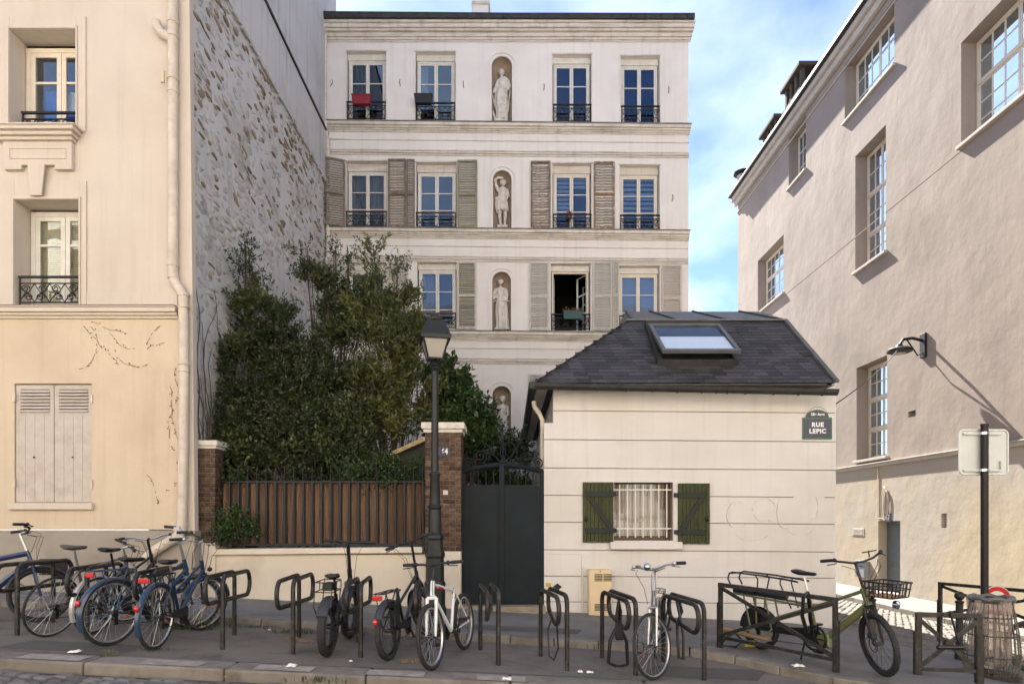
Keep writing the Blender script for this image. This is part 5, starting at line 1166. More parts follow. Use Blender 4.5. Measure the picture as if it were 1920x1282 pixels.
# meter cabinet, stickers, outline of a hatch
MC = mat('meter_cream', (0.66, 0.52, 0.32), .55, (0.6, 0.46, 0.28), 3); mt = thing('meter_cabinet', (XH(1120), YH-.15, ZH(1157)), 'tall cream gas meter cabinet with two louvred vents', 'meter box')
x0_, x1_ = XH(1101), XH(1143); MB().box(x0_, x1_, YH-.20, YH-.021, ZH(1157), ZH(1066)).build('body', MC, mt, bevel=.008)
dr = MB().box(x0_+.02, x1_-.012, YH-.215, YH-.2, ZH(1144), ZH(1066)+.0).build('door', MC, mt, bevel=.004)
for (ya, yb_) in ((1073, 1087), (1128, 1141)):
    for i in range(5):
        for j in range(2):
            z_ = ZH(ya+(yb_-ya)*(i+.5)/5); xx0 = x0_+.09+j*.14; MB().box(xx0, xx0+.125, YH-.218, YH-.214, z_-.007, z_+.007).build('vent_slot', M_iron, dr)
MB().ell(((x0_+x1_)/2, YH-.217, ZH(1069)), .01, 6, 4).build('lock', M_iron, dr)
s1 = MB().box(XH(1023), XH(1033), YH-.024, YH-.0205, ZH(1099), ZH(1092)).build('sticker', mat('sticker_yellow', (0.5, 0.3, 0.05), .6), None); props(s1, 'small yellow sticker on the house wall near the gate', 'sticker')
cxs, czs = XH(1045), ZH(1099.5); s2 = MB().prism([(cxs-.075, czs), (cxs, czs-.06), (cxs+.075, czs), (cxs, czs+.06)], YH-.024, YH-.0205).build('sticker', M_strap, None); props(s2, 'grey diamond sticker on the house wall beside the yellow one', 'sticker')
mb = MB()
for (p_, q_) in (((1026, 1038), (1090, 1039)), ((1090, 1039), (1090, 1152))): mb.bar(P(*p_, YH-.0205), P(*q_, YH-.0205), .008, .006)
mb.build('hatch_outline', mat('render_outline', (0.5, 0.44, 0.37), .9), hs)  # thin raised strips, a little darker than the render
MB().tube([P(1093, 1160, YH-.03), P(1092, 1060, YH-.03)], .012, 5).build('meter_pipe', M_corn, hs)
# ---------------------------------------------------------------- brick pillars
def brick_pillar(name, x0, x1, y0, y1, z0, z1, label, capo, numb=None):
    t = thing(name, ((x0+x1)/2, (y0+y1)/2, z0), label, 'pillar')
    core = MB().box(x0+.012, x1-.012, y0+.012, y1-.012, z0, z1).build('core', M_mortar, t)
    L_, H_, Jn = .215, .060, .013; bw = .105; n_ = int((z1-z0)/(H_+Jn)); hh = (z1-z0)/n_-Jn
    ms = {}
    def bm(l_, d_):
        key = (round(l_, 3), round(d_, 3))
        if key not in ms:
            ms[key] = []
            for k in range(3):
                rg = random.Random(k); j = lambda: rg.uniform(-.004, .004)
                ms[key].append(MB().hexa([(-l_/2+j(), -d_/2+j(), -hh/2), (l_/2+j(), -d_/2+j(), -hh/2), (l_/2, d_/2, -hh/2), (-l_/2, d_/2, -hh/2), (-l_/2+j(), -d_/2+j(), hh/2), (l_/2+j(), -d_/2+j(), hh/2), (l_/2, d_/2, hh/2), (-l_/2, d_/2, hh/2)]).mesh('brick', M_brick))
        return random.choice(ms[key])
    W_ = x1-x0; D_ = y1-y0
    for i in range(n_):
        z = z0+(i+.5)*(z1-z0)/n_; odd = i % 2
        k = max(2, round(W_/(L_ if odd else L_*.8))); cell = W_/k
        offs = [x0+cell*(j+.5) for j in range(k)] if odd else None
        segs = [(x0+cell*j, x0+cell*(j+1)) for j in range(k)] if odd else [(x0, x0+cell/2)]+[(x0+cell*(j+.5), x0+cell*(j+1.5)) for j in range(k-1)]+[(x1-cell/2, x1)]
        for (a, b_) in segs:
            inst('brick', bm(b_-a-Jn, bw), core, ((a+b_)/2, y0+bw/2+random.uniform(-.003, .003), z), (0, 0, random.uniform(-.01, .01)))
        kk = max(1, round((D_-bw)/L_)); cd = (D_-bw)/kk
        for sx_ in (x0+bw/2, x1-bw/2):
            for j in range(kk): inst('brick', bm(bw, cd-Jn), core, (sx_+random.uniform(-.003, .003), y0+bw+cd*(j+.5), z))
    cz0, cz1, o1 = capo
    mb = MB(); mb.box(x0-.02, x1+.02, y0-.02, y1+.02, z1-.0+.001, z1+(cz1-cz0)*.3); mb.build('cap_base', M_capw, t, bevel=.008)
    mb = MB(); a, b_, c, d = x0-o1, x1+o1, y0-o1, y1+o1; zc1 = z1+(cz1-cz0)*.3+.001; zc2 = z1+(cz1-cz0)*.85
    mb.box(a, b_, c, d, zc1, zc2); xm, ym = (a+b_)/2, (c+d)/2; mb.add([(a, c, zc2), (b_, c, zc2), (b_, d, zc2), (a, d, zc2), (xm, ym, z1+(cz1-cz0))], [(0, 1, 4), (1, 2, 4), (2, 3, 4), (3, 0, 4)])
    mb.build('cap', M_capw, t, bevel=.01); return t
YP = 10.1; wp = lambda px: wx(px, YP); zq = lambda py: wz(py, YP)
brick_pillar('brick_pillar', wp(364), wp(404), YP, YP+.30, zq(1014), zq(841), 'narrow dark brick pillar against the cream corner building', (0, .155, .045))
rpil = brick_pillar('brick_pillar', wp(796), wp(865), YP, YP+.52, zq(1033), zq(811), 'tall dark brick pillar with white cap bearing number 64', (0, .19, .05))
np_ = thing('house_number_plate', (wp(830), YP-.01, zq(846)), 'blue enamel plate with white digits 64 on the brick pillar', 'number plate')
MB().box(wp(822), wp(844), YP-.014, YP-.006, zq(856), zq(837)).build('plate', M_navy, np_, bevel=.003); text_obj('digits', '64', (wp(834), YP-.0155, zq(846.5)), .125, M_txt, np_, bold=.003, sx=.8)
MB().box(wp(831), wp(840), YP-.012, YP-.004, zq(927), zq(919)).build('tag_plate', M_corn, np_)
# ---------------------------------------------------------------- low garden wall, reed-screened iron fence
lw = thing('garden_wall', (wp(600), YP, zp(-3, 10)), 'low cream rendered garden wall under the reed fence', 'wall')
M_gw = mat('garden_wall_render', (0.62, 0.55, 0.45), .9, (0.56, 0.49, 0.40), 1.4, stain=(0.36, 0.30, 0.23), stain_amt=.55, stain_scale=1.3, bump=.35, bscale=60)
mb = MB(); mb.box(wp(366), wp(797), YP+.02, YP+.42, zp(0, 10)-.4, zq(1039)); mb.box(wp(366), wp(404), YP-.01, YP+.4, zp(0, 10)-.4, zq(1014)-.001); mb.build('body', M_gw, lw, bevel=.01)
mb = MB(); mb.hexa([(wp(398), YP-.05, zq(1040)), (wp(792), YP-.05, zq(1036)), (wp(792), YP+.45, zq(1036)), (wp(398), YP+.45, zq(1040)), (wp(398), YP-.05, zq(1029)), (wp(792), YP-.05, zq(1025)), (wp(792), YP+.45, zq(1025)), (wp(398), YP+.45, zq(1029))]); mb.build('coping', M_gw, lw, bevel=.015)
mb = MB(); mb.box(wp(797), wp(864), YP-.01, YP+.5, zp(0, 10)-.4, zq(1033)-.001); mb.build('pillar_base', M_gw, lw, bevel=.01)
fe = thing('iron_fence', (wp(600), 10.3, zq(1028)), 'black iron railing backed with brown reed screening', 'fence')
YF = 10.28; xf = lambda px: wx(px, YF); zf = lambda py: wz(py, YF)
nb = 22; xs_ = [xf(413+(793-413)*i/nb) for i in range(nb+1)]
ztop_, zbot_ = zf(903), zf(1021)
MB().box(xf(408), xf(795), YF-.02, YF+.012, ztop_-.016, ztop_+.016).build('top_rail', M_iron, fe, bevel=.004)
MB().box(xf(408), xf(795), YF-.02, YF+.012, zbot_-.02, zbot_+.02).build('bottom_rail', M_iron, fe, bevel=.004)
bm_ = MB(); bm_.box(-.016, .016, -.012, .012, 0, ztop_-zbot_); bm_.tube([(0, 0, ztop_-zbot_), (0, 0, ztop_-zbot_+.16)], .010, 5); bm_.lathe([(.001, .0), (.018, .02), (.010, .06), (.0, .11)], (0, 0, ztop_-zbot_+.15), 6); bm_ = bm_.mesh('iron_bar', M_iron)
for x_ in xs_: inst('iron_bar', bm_, fe, (x_, YF-.004, zbot_))
random.seed(31); RM = []
for k in range(5):
    rg = random.Random(k+50); mb = MB(); W_ = xs_[1]-xs_[0]-.052; n_ = 15
    for i in range(n_):
        x_ = -W_/2+W_*(i+.5)/n_; yb_ = .012*math.cos((i+.5)/n_*math.pi*1.0-math.pi/2)*-1+rg.uniform(-.004, .004); pts = [(x_+rg.uniform(-.003, .003), yb_+rg.uniform(-.002, .002), (ztop_-zbot_-.03)*j/4) for j in range(5)]
        mb.tube(pts, W_/n_*.56, 5)
    RM.append(mb.mesh('reed_panel', M_reed))
for a, b_ in zip(xs_, xs_[1:]): inst('reed_panel', random.choice(RM), fe, ((a+b_)/2, YF+.055, zbot_+.015), (0, 0, random.choice((0, 0, .02, -.02))), (random.choice((1, 1, -1)), 1, 1))
MB().box(xf(408), xf(795), YF+.085, YF+.09, zbot_, ztop_-.02).build('backing_mesh', M_dark, fe)
# ---------------------------------------------------------------- garden shed behind the fence
sd_ = thing('garden_shed', (wx(760, 11.2), 11.2, zp(-2, 10)), 'dark green garden shed with a straw-coloured sloping verge', 'shed')
pts = [(700, 905), (700, 868), (795, 824), (830, 824), (830, 905)]
MS = mat('shed_green', (0.03, 0.036, 0.022), .8, (0.022, 0.028, 0.017), 5); mb = MB()
mb.prism([(wx(a, 11.2), wz(b_, 11.2)) for a, b_ in [(702, 1000), (830, 1000), (830, 830), (795, 828), (702, 869)]], 11.2, 12.6); mb.build('wall', MS, sd_)
for i in range(9): MB().box(wx(715+i*12, 11.2)-.004, wx(715+i*12, 11.2)+.004, 11.192, 11.2, wz(920, 11.2), wz(872-i*5.2, 11.2)).build('board_joint', M_iron, sd_)
MB().bar((wx(694, 11.1), 11.15, wz(869, 11.15)), (wx(799, 11.1), 11.15, wz(822, 11.15)), .12, .075).build('verge', mat('straw_verge', (0.45, 0.34, 0.18), .9, (0.3, 0.22, 0.11), 10), sd_, bevel=.01)
mb = MB(); mb.hexa([(wx(694, 11.2), 11.2, wz(868, 11.2)), (wx(799, 11.2), 11.2, wz(821, 11.2)), (wx(799, 11.2), 12.7, wz(821, 11.2)), (wx(694, 11.2), 12.7, wz(868, 11.2)), (wx(694, 11.2), 11.2, wz(865, 11.2)), (wx(799, 11.2), 11.2, wz(818, 11.2)), (wx(799, 11.2), 12.7, wz(818, 11.2)), (wx(694, 11.2), 12.7, wz(865, 11.2))]); mb.build('roof', M_zinc_d, sd_)
# ---------------------------------------------------------------- double gate with scrollwork
YG = 10.32; xg = lambda px: wx(px, YG); zg_ = lambda py: wz(py, YG)
gt = thing('metal_gate', (xg(942), YG, zp(0, 10)), 'dark sheet-metal double gate under wrought-iron scrolls', 'gate')
for (a, b_, l_) in ((868, 940, 0), (942, 1015, 1)):
    o = MB().box(xg(a), xg(b_), YG-.02, YG+.02, zg_(1131), zg_(910)).build('leaf', M_gate, gt, bevel=.004)
    MB().box(xg(a), xg(b_), YG-.028, YG-.0205, zg_(1036), zg_(1031)).build('seam', M_gate, o)
    for i in range(1, 5): MB().box(xg(a+(b_-a)*i/5)-.008, xg(a+(b_-a)*i/5)+.008, YG-.008, YG+.008, zg_(910), zg_(880+abs(a+(b_-a)*i/5-940)*.08)).build('bar', M_gate, o)
    fr_ = MB(); fr_.box(xg(a)-.001, xg(a)+.035, YG-.03, YG-.02, zg_(1131), zg_(884 if not l_ else 876)); fr_.box(xg(b_)-.035, xg(b_), YG-.03, YG-.02, zg_(1131), zg_(876 if not l_ else 886)); fr_.box(xg(a)+.035, xg(b_)-.035, YG-.03, YG-.02, zg_(914), zg_(909)); fr_.build('stile', M_gate, o)
MB().box(xg(936), xg(945), YG-.045, YG-.03, zg_(1131), zg_(873)).build('cover_strip', M_gate, gt, bevel=.004)
for px in (866, 1017): MB().box(xg(px)-.025, xg(px)+.025, YG-.04, YG+.04, zg_(1131), zg_(882)).build('gate_post', M_gate, gt, bevel=.005)
ap = [(866, 884), (885, 879), (905, 875), (925, 872.5), (942, 872), (960, 872.5), (980, 875), (1000, 879), (1018, 884)]
MB().tube([P(a, b_, YG) for a, b_ in ap], .042, 8).build('arched_rail', M_gate, gt)
mb = MB()
def spiral(cx_, cy_, r0, turns, a0, dirn=1, n_=30, tail=None):
    pts = [P(cx_+r0*(1-i/n_*.82)*math.cos(a0+dirn*i/n_*turns*2*math.pi), cy_+r0*(1-i/n_*.82)*math.sin(a0+dirn*i/n_*turns*2*math.pi), YG-.01) for i in range(n_+1)]
    if tail: pts = [P(a, b_, YG-.01) for a, b_ in tail]+pts
    mb.tube(pts, .011, 6)
spiral(985, 857, 10.5, 1.7, R(100), 1, tail=[(960, 870), (972, 869), (979, 868)]); spiral(1009, 869, 9.5, 1.6, R(-100), 1, tail=[(997, 861)])
spiral(901, 855, 13, 1.7, R(80), -1, tail=[(925, 869), (912, 870)]); spiral(876, 868, 9, 1.6, R(-80), -1, tail=[(886, 861)])
for sg in (-1, 1):
    c_ = 943; f_ = lambda x_: c_+sg*x_
    mb.tube([P(f_(a), b_, YG-.01) for a, b_ in ((2, 871), (8, 862), (18, 852), (24, 842), (20, 832), (10, 828), (3, 833))], .010, 6)
    mb.tube([P(f_(a), b_, YG-.01) for a, b_ in ((0, 868), (5, 850), (4, 836), (-1, 826), (5, 812), (12, 806))], .010, 6)
    mb.tube([P(f_(a), b_, YG-.01) for a, b_ in ((22, 863), (26, 852), (22, 843), (27, 837), (36, 829))], .009, 6)
    mb.tube([P(f_(a), b_, YG-.01) for a, b_ in ((28, 864), (25, 852), (28, 843))], .009, 6)
mb.tube([P(943, 872, YG-.01), P(943, 800, YG-.01)], .011, 6); mb.ell(P(943, 798, YG-.01), .03, 8, 6)
mb.build('scrollwork', M_gate, gt, smooth=True)
mb = MB(); mb.box(xg(864), xg(1022), YG-.25, YG+.3, zp(0, 10)-.2, zg_(1133)); mb.box(xg(866), xg(1020), YG-.32, YG-.25, zp(0, 10)-.2, zg_(1140)); gs = mb.build('gate_step', mat('concrete_step', (0.3, 0.25, 0.18), .95, (0.22, 0.18, 0.13), 5, bump=.5), None, bevel=.01); props(gs, 'worn concrete threshold under the metal gate', 'step')
# ---------------------------------------------------------------- street lamp
YS = 9.45; lp = lambda px, py: P(px, py, YS); xc = wx(815.4, YS); s_ = YS/F
la = thing('street_lamp', (xc, YS, zp(xc, YS)), 'tall grey-green cast-iron street lamp with four-sided lantern', 'street lamp')
Zs = lambda py: wz(py, YS); zgd = zp(xc, YS)
prof = [(.17, zgd-.02), (.17, zgd+.10), (.155, zgd+.13), (.155, zgd+.42), (.165, zgd+.45), (.14, zgd+.5), (.135, Zs(1046)), (.15, Zs(1042)), (.15, Zs(1036)), (.125, Zs(1028)), (.12, Zs(1012)), (.135, Zs(1008)), (.13, Zs(1003)), (.10, Zs(998))]
MB().lathe([(r_, z_) for r_, z_ in prof], (xc, YS, 0), 8).build('base', M_lamp, la, bevel=.006)
MB().lathe([(.098, Zs(999)), (.094, Zs(962)), (.088, Zs(955)), (.105, Zs(952)), (.105, Zs(949)), (.080, Zs(946)), (.068, Zs(893)), (.080, Zs(890)), (.080, Zs(887)), (.056, Zs(884)), (.050, Zs(696)), (.072, Zs(693)), (.085, Zs(689)), (.06, Zs(686)), (.03, Zs(684))], (xc, YS, 0), 16).build('column', M_lamp, la, smooth=True)
mb = MB()
for k in range(4):
    a = R(45+90*k+12); d_ = Vector((math.cos(a), math.sin(a), 0)); o_ = Vector((xc, YS, 0))
    mb.tube([o_+d_*.03+Vector((0, 0, Zs(688))), o_+d_*.05+Vector((0, 0, Zs(682))), o_+d_*.11+Vector((0, 0, Zs(681))), o_+d_*.135+Vector((0, 0, Zs(677))), o_+d_*.13+Vector((0, 0, Zs(672)))], .012, 6)
mb.lathe([(.03, Zs(686)), (.02, Zs(680)), (.035, Zs(677)), (.015, Zs(673))], (xc, YS, 0), 8); mb.build('cradle', M_lamp, la, smooth=True)
ln = MB(); rot = R(12)
def sq(h, z_): return [(xc+h*math.sqrt(2)*math.cos(rot+R(45+90*k)), YS+h*math.sqrt(2)*math.sin(rot+R(45+90*k)), z_) for k in range(4)]
b0, b1 = sq(.105, Zs(674)), sq(.188, Zs(636))
fr_ = MB()
for k in range(4): fr_.bar(b0[k], b1[k], .020); fr_.bar(b0[k], b0[(k+1) % 4], .022); fr_.bar(b1[k], b1[(k+1) % 4], .022)
lan = fr_.build('lantern_frame', M_lamp, la)
g0, g1 = sq(.098, Zs(673)), sq(.180, Zs(637))
for k in range(4):
    k2 = (k+1) % 4; nrm = (Vector(g0[k2])-Vector(g0[k])).cross(Vector(g1[k])-Vector(g0[k])).normalized()*.004
    vv = [Vector(q_) for q_ in (g0[k], g0[k2], g1[k2], g1[k])]; MB().hexa([v_-nrm for v_ in vv]+[v_+nrm for v_ in vv]).build('lantern_pane', M_frost, lan)
hd = MB(); r1, r2, r3, r4, r5 = sq(.215, Zs(640)), sq(.222, Zs(633)), sq(.205, Zs(630)), sq(.135, Zs(608)), sq(.125, Zs(603)); rr = r1+r2+r3+r4+r5
hd.add(rr, [(3, 2, 1, 0)]+[(i*4+k, i*4+(k+1) % 4, (i+1)*4+(k+1) % 4, (i+1)*4+k) for i in range(4) for k in range(4)]+[(16, 17, 18, 19)]); hd.build('hood', M_lamp, la, bevel=.006)
MB().lathe([(.14, Zs(604)), (.15, Zs(602)), (.15, Zs(599)), (.10, Zs(597)), (.06, Zs(596)), (.07, Zs(592.5)), (.06, Zs(590)), (.0, Zs(588))], (xc, YS, 0), 14).build('finial', M_lamp, la, smooth=True)
# ---------------------------------------------------------------- vegetation
LEAF4 = leaf_mat('leaf_yellow_green', (0.075, 0.085, 0.022), (0.16, 0.16, 0.045))
def leaf_cloud(name, m, parent, twigs, leaf=.05, wid=.018, per=12, seed=1, droop=.2, spread=.9, **pr):
    rg = np.random.default_rng(seed); V = []; 
    P0 = []; DIR = []; NR = []; SZ = []
    for (p_, d_, ln_) in twigs:
        k = np.arange(per)/per; base = np.array(p_)[None, :]+np.array(d_)[None, :]*ln_*k[:, None]
        base = base+rg.normal(0, .008, base.shape)
        rv = rg.normal(0, 1, (per, 3)); rv -= rv*0
        dd = np.array(d_)[None, :]*.7+rv*spread*.6; dd[:, 2] -= droop*.3
        dd /= np.linalg.norm(dd, axis=1)[:, None]
        nn = np.cross(dd, rg.normal(0, 1, (per, 3))); nn /= np.linalg.norm(nn, axis=1)[:, None]
        P0.append(base); DIR.append(dd); NR.append(nn); SZ.append(rg.uniform(.6, 1.25, per))
    P0 = np.concatenate(P0); DIR = np.concatenate(DIR); NR = np.concatenate(NR); SZ = np.concatenate(SZ)[:, None]; n_ = len(P0)
    SD = NR*wid*SZ; UP = np.cross(DIR, NR); mid = P0+DIR*leaf*SZ*.5+UP*.004; tip = P0+DIR*leaf*SZ
    verts = np.stack([P0, mid+SD, tip, mid-SD], 1).reshape(-1, 3)
    me = bpy.data.meshes.new(name); me.vertices.add(n_*4); me.vertices.foreach_set('co', verts.astype(np.float32).ravel())
    me.loops.add(n_*4); me.loops.foreach_set('vertex_index', np.arange(n_*4, dtype=np.int32)); me.polygons.add(n_)
    me.polygons.foreach_set('loop_start', np.arange(0, n_*4, 4, dtype=np.int32)); me.polygons.foreach_set('loop_total', np.full(n_, 4, dtype=np.int32)) if False else None
    me.update(calc_edges=True); me.materials.append(m); o = bpy.data.objects.new(name, me); link(o, parent); props(o, **pr); return o
def tree(name, label, cat, base, blobs, m, seed, twig_n=300, per=12, leaf=.070, wid=.0125, group=None, ln=.26, trunk_r=.035, up=.7, yd=1.0, light=None):
    """blobs: (px, py, rx, ry, Y, weight) ellipsoids given by where their centre stands"""
    t = thing(name, base, label, cat, group); rg = random.Random(seed); twigs = []; twigs2 = []; stems = MB(); tot = sum(b_[5] for b_ in blobs)
    root = Vector(base)
    for (px, py, rx, ry, Y, wt) in blobs:
        c = P(px, py, Y); ax, az = rx/F*Y, ry/F*Y; ay = min(ax, az)*yd
        # limb from the trunk foot to the blob
        b2 = Vector((root.x+(c.x-root.x)*.25, root.y+(c.y-root.y)*.3, root.z+(c.z-root.z)*.45)); pts = []
        top = c+Vector((0, 0, az*.7))
        for i in range(11):
            u = i/10; q_ = root*(1-u)**2+b2*2*u*(1-u)+top*u*u; pts.append(q_+Vector((rg.uniform(-.02, .02), rg.uniform(-.02, .02), 0)))
        stems.tube(pts, [trunk_r*(1-i/11*.85) for i in range(11)], 6)
        n_ = int(twig_n*wt/tot); nc = max(4, int(n_/26)); per_c = max(4, n_//nc)
        for _c in range(nc):
            while True:
                u = Vector((rg.uniform(-1, 1), rg.uniform(-1, 1), rg.uniform(-1, 1)))
                if .25 < u.length < 1: break
            lightc = light is not None and rg.random() < (.30 if u.z > .1 else .12)
            u = u*(.62+.38*rg.random()); cc_ = c+Vector((u.x*ax, u.y*ay, u.z*az)); cr = rg.uniform(.10, .24)
            od = Vector((u.x, u.y*.6-.15, u.z*.6+.25)).normalized()
            stems.tube([cc_, cc_.lerp(pts[rg.randint(3, 9)], .85)], [.004, .011], 3)
            for _ in range(int(per_c*rg.uniform(.5, 1.5))):
                p_ = cc_+Vector((rg.gauss(0, cr*.55), rg.gauss(0, cr*.55), rg.gauss(0, cr*.42)))
                d_ = (od*.9+Vector((rg.uniform(-.7, .7), rg.uniform(-.7, .7), up*.6+rg.uniform(-.5, .5)))).normalized()
                (twigs2 if lightc else twigs).append((tuple(p_), tuple(d_), ln*rg.uniform(.5, 1.25)))
                if rg.random() < .15: stems.tube([p_-d_*.12, p_+d_*ln*.8], [.005, .002], 3)
    if twigs2: leaf_cloud('pale_foliage', light, t, twigs2, leaf*1.45, wid*1.5, per, seed+40)  # paler, larger leaf clumps, more frequent in the upper half
    stems.build('trunk', M_bark, t); leaf_cloud('foliage', m, t, twigs, leaf, wid, per, seed); return t
zy = zp(-3, 10)
tree('evergreen_tree', 'slender dark evergreen at the gable wall, leftmost of the garden trees', 'tree', (wx(470, 11.6), 11.6, zy), [(470, 500, 13, 40, 11.5, 1.6), (478, 570, 24, 45, 11.5, 4.5), (500, 610, 66, 50, 11.6, 15), (525, 655, 50, 55, 11.6, 12), (470, 700, 62, 70, 11.4, 17), (455, 790, 60, 70, 11.3, 16), (520, 760, 70, 70, 11.5, 14), (458, 465, 5, 18, 11.5, .4), (425, 640, 25, 60, 11.7, 4), (560, 710, 40, 60, 11.4, 9)], LEAF1, 2, 3200, 12, light=LEAF2)
tree('evergreen_tree', 'tall loose evergreen with open crown in the middle of the garden', 'tree', (wx(610, 12.0), 12.0, zy), [(583, 515, 28, 24, 12, 2.5), (618, 560, 40, 42, 12, 5.5), (615, 610, 26, 50, 12, 3), (655, 620, 36, 55, 12, 6), (620, 690, 60, 60, 12, 13), (575, 770, 60, 70, 11.8, 13), (650, 780, 70, 70, 11.8, 16), (630, 480, 8, 22, 12, .6), (685, 575, 22, 40, 12, 2), (575, 480, 7, 18, 12, .4), (655, 505, 10, 25, 12, .6)], LEAF1, 3, 2900, 12, light=LEAF2)
tree('evergreen_tree', 'yellow-green topped evergreen beside the street lamp', 'tree', (wx(735, 11.6), 11.6, zy), [(700, 480, 9, 28, 11.6, .9), (745, 500, 20, 26, 11.6, 1.0), (704, 540, 14, 50, 11.6, 2.2), (748, 572, 28, 46, 11.6, 3), (775, 620, 36, 60, 11.6, 9), (735, 660, 60, 60, 11.6, 14), (700, 740, 70, 70, 11.5, 14), (770, 745, 40, 60, 11.5, 8), (722, 800, 60, 50, 11.4, 10), (698, 600, 40, 60, 11.6, 9)], LEAF2, 4, 2600, 12, light=LEAF4)
tree('garden_shrub', 'dense dark shrub filling the space behind the reed fence', 'shrub', (wx(600, 11.0), 11.0, zy), [(440, 860, 42, 50, 10.9, 7), (500, 850, 60, 60, 11.0, 9), (580, 860, 60, 50, 11.0, 9), (650, 855, 50, 50, 11.0, 8), (560, 810, 90, 50, 11.1, 11), (690, 890, 50, 25, 10.7, 4), (640, 800, 60, 50, 11.2, 6), (480, 790, 60, 50, 11.2, 6)], LEAF1, 5, 4000, 12, .06, .015, light=LEAF2)
tree('broadleaf_shrub', 'bright broad-leaved shrub rising behind the numbered brick pillar', 'shrub', (wx(860, 12.4), 12.4, zy), [(850, 705, 20, 22, 12.2, 3), (845, 745, 34, 40, 12.2, 8), (875, 760, 30, 40, 12.2, 7), (880, 800, 38, 38, 12.2, 9), (850, 810, 40, 50, 12.2, 8), (900, 830, 30, 30, 12.2, 5), (905, 775, 14, 24, 12.2, 2), (810, 745, 26, 50, 12.4, 5)], LEAF3, 6, 1500, 12, .10, .022, up=.35)
tree('courtyard_shrub', 'shady shrub in the courtyard seen over the metal gate', 'shrub', (wx(930, 13), 13, zy), [(900, 880, 50, 35, 13, 8), (945, 850, 36, 22, 13, 4), (880, 850, 30, 30, 13, 5), (960, 840, 18, 18, 13, 1.5), (930, 905, 50, 20, 13, 4)], LEAF3, 7, 1100, 11, .08, .018, up=.3)
tree('wall_creeper', 'green creeper sprouting on the wall coping beside the left brick pillar', 'plant', (wx(430, 10.15), 10.16, wz(1026, 10.15)), [(430, 1000, 26, 22, 10.15, 5), (428, 965, 14, 30, 10.15, 3), (458, 990, 16, 26, 10.15, 3), (420, 1012, 20, 12, 10.1, 2)], LEAF3, 8, 300, 10, .045, .014, ln=.16, trunk_r=.006, up=.3)
tree('leaning_shrub', 'leafy branches hanging over the top rail of the fence', 'shrub', (wx(715, 10.6), 10.6, zy), [(700, 885, 34, 18, 10.45, 4), (740, 890, 26, 20, 10.45, 3), (655, 890, 22, 14, 10.5, 2), (425, 870, 22, 34, 10.5, 3)], LEAF3, 9, 420, 10, .06, .014, up=.1, trunk_r=.01)

# faded graffiti residue on the render of the low house
mb = MB(); rg = random.Random(12)
for (cx_, cy_, rx_, ry_, a0, a1) in ((1382, 965, 20, 26, 60, 330), (1432, 955, 22, 22, 0, 300), (1470, 960, 14, 30, 90, 300), (1500, 985, 26, 18, 200, 380), (1525, 950, 8, 22, 250, 420), (1410, 1000, 30, 12, 180, 340)):
    pts = [P(cx_+rx_*math.cos(R(a0+(a1-a0)*i/16)), cy_-ry_*math.sin(R(a0+(a1-a0)*i/16)), YH-.0212) for i in range(17)]
    for p_, q_ in zip(pts, pts[1:]): mb.bar(p_, q_, .0012, rg.uniform(.012, .03), (0, 1, 0)) if rg.random() < .8 else None
gfo = mb.build('faded_graffiti', mat('graffiti_residue', (0.555, 0.54, 0.52), .9, (0.595, 0.565, 0.535), 5), hs)
# ---------------------------------------------------------------- bicycles
M_tyre = mat('tyre_rubber', (0.016, 0.016, 0.017), .75, (0.03, 0.028, 0.026), 20, bump=.2)
M_alu = mat('alloy', (0.50, 0.50, 0.50), .32, metal=.85); M_chrome = mat('chrome', (0.65, 0.65, 0.66), .15, metal=1.0); M_blk = mat('black_alloy', (0.012, 0.012, 0.014), .35)
M_saddle = mat('saddle_vinyl', (0.013, 0.014, 0.018), .45); M_saddle_g = mat('saddle_grey', (0.085, 0.075, 0.065), .7)
M_grip = mat('grip_rubber', (0.014, 0.016, 0.015), .6); M_redl = mat('red_reflector', (0.45, 0.008, 0.006), .2, spec=.7, coat=.5); M_org = mat('orange_reflector', (0.6, 0.12, 0.01), .3, spec=.7)
def paint(n_, c): return mat('paint_'+n_, c, .28, spec=.5, coat=.35)
def rot_about(p_, a_pt, ax, an): return Matrix.Translation(a_pt) @ Matrix.Rotation(an, 4, ax) @ Matrix.Translation(-a_pt) @ p_
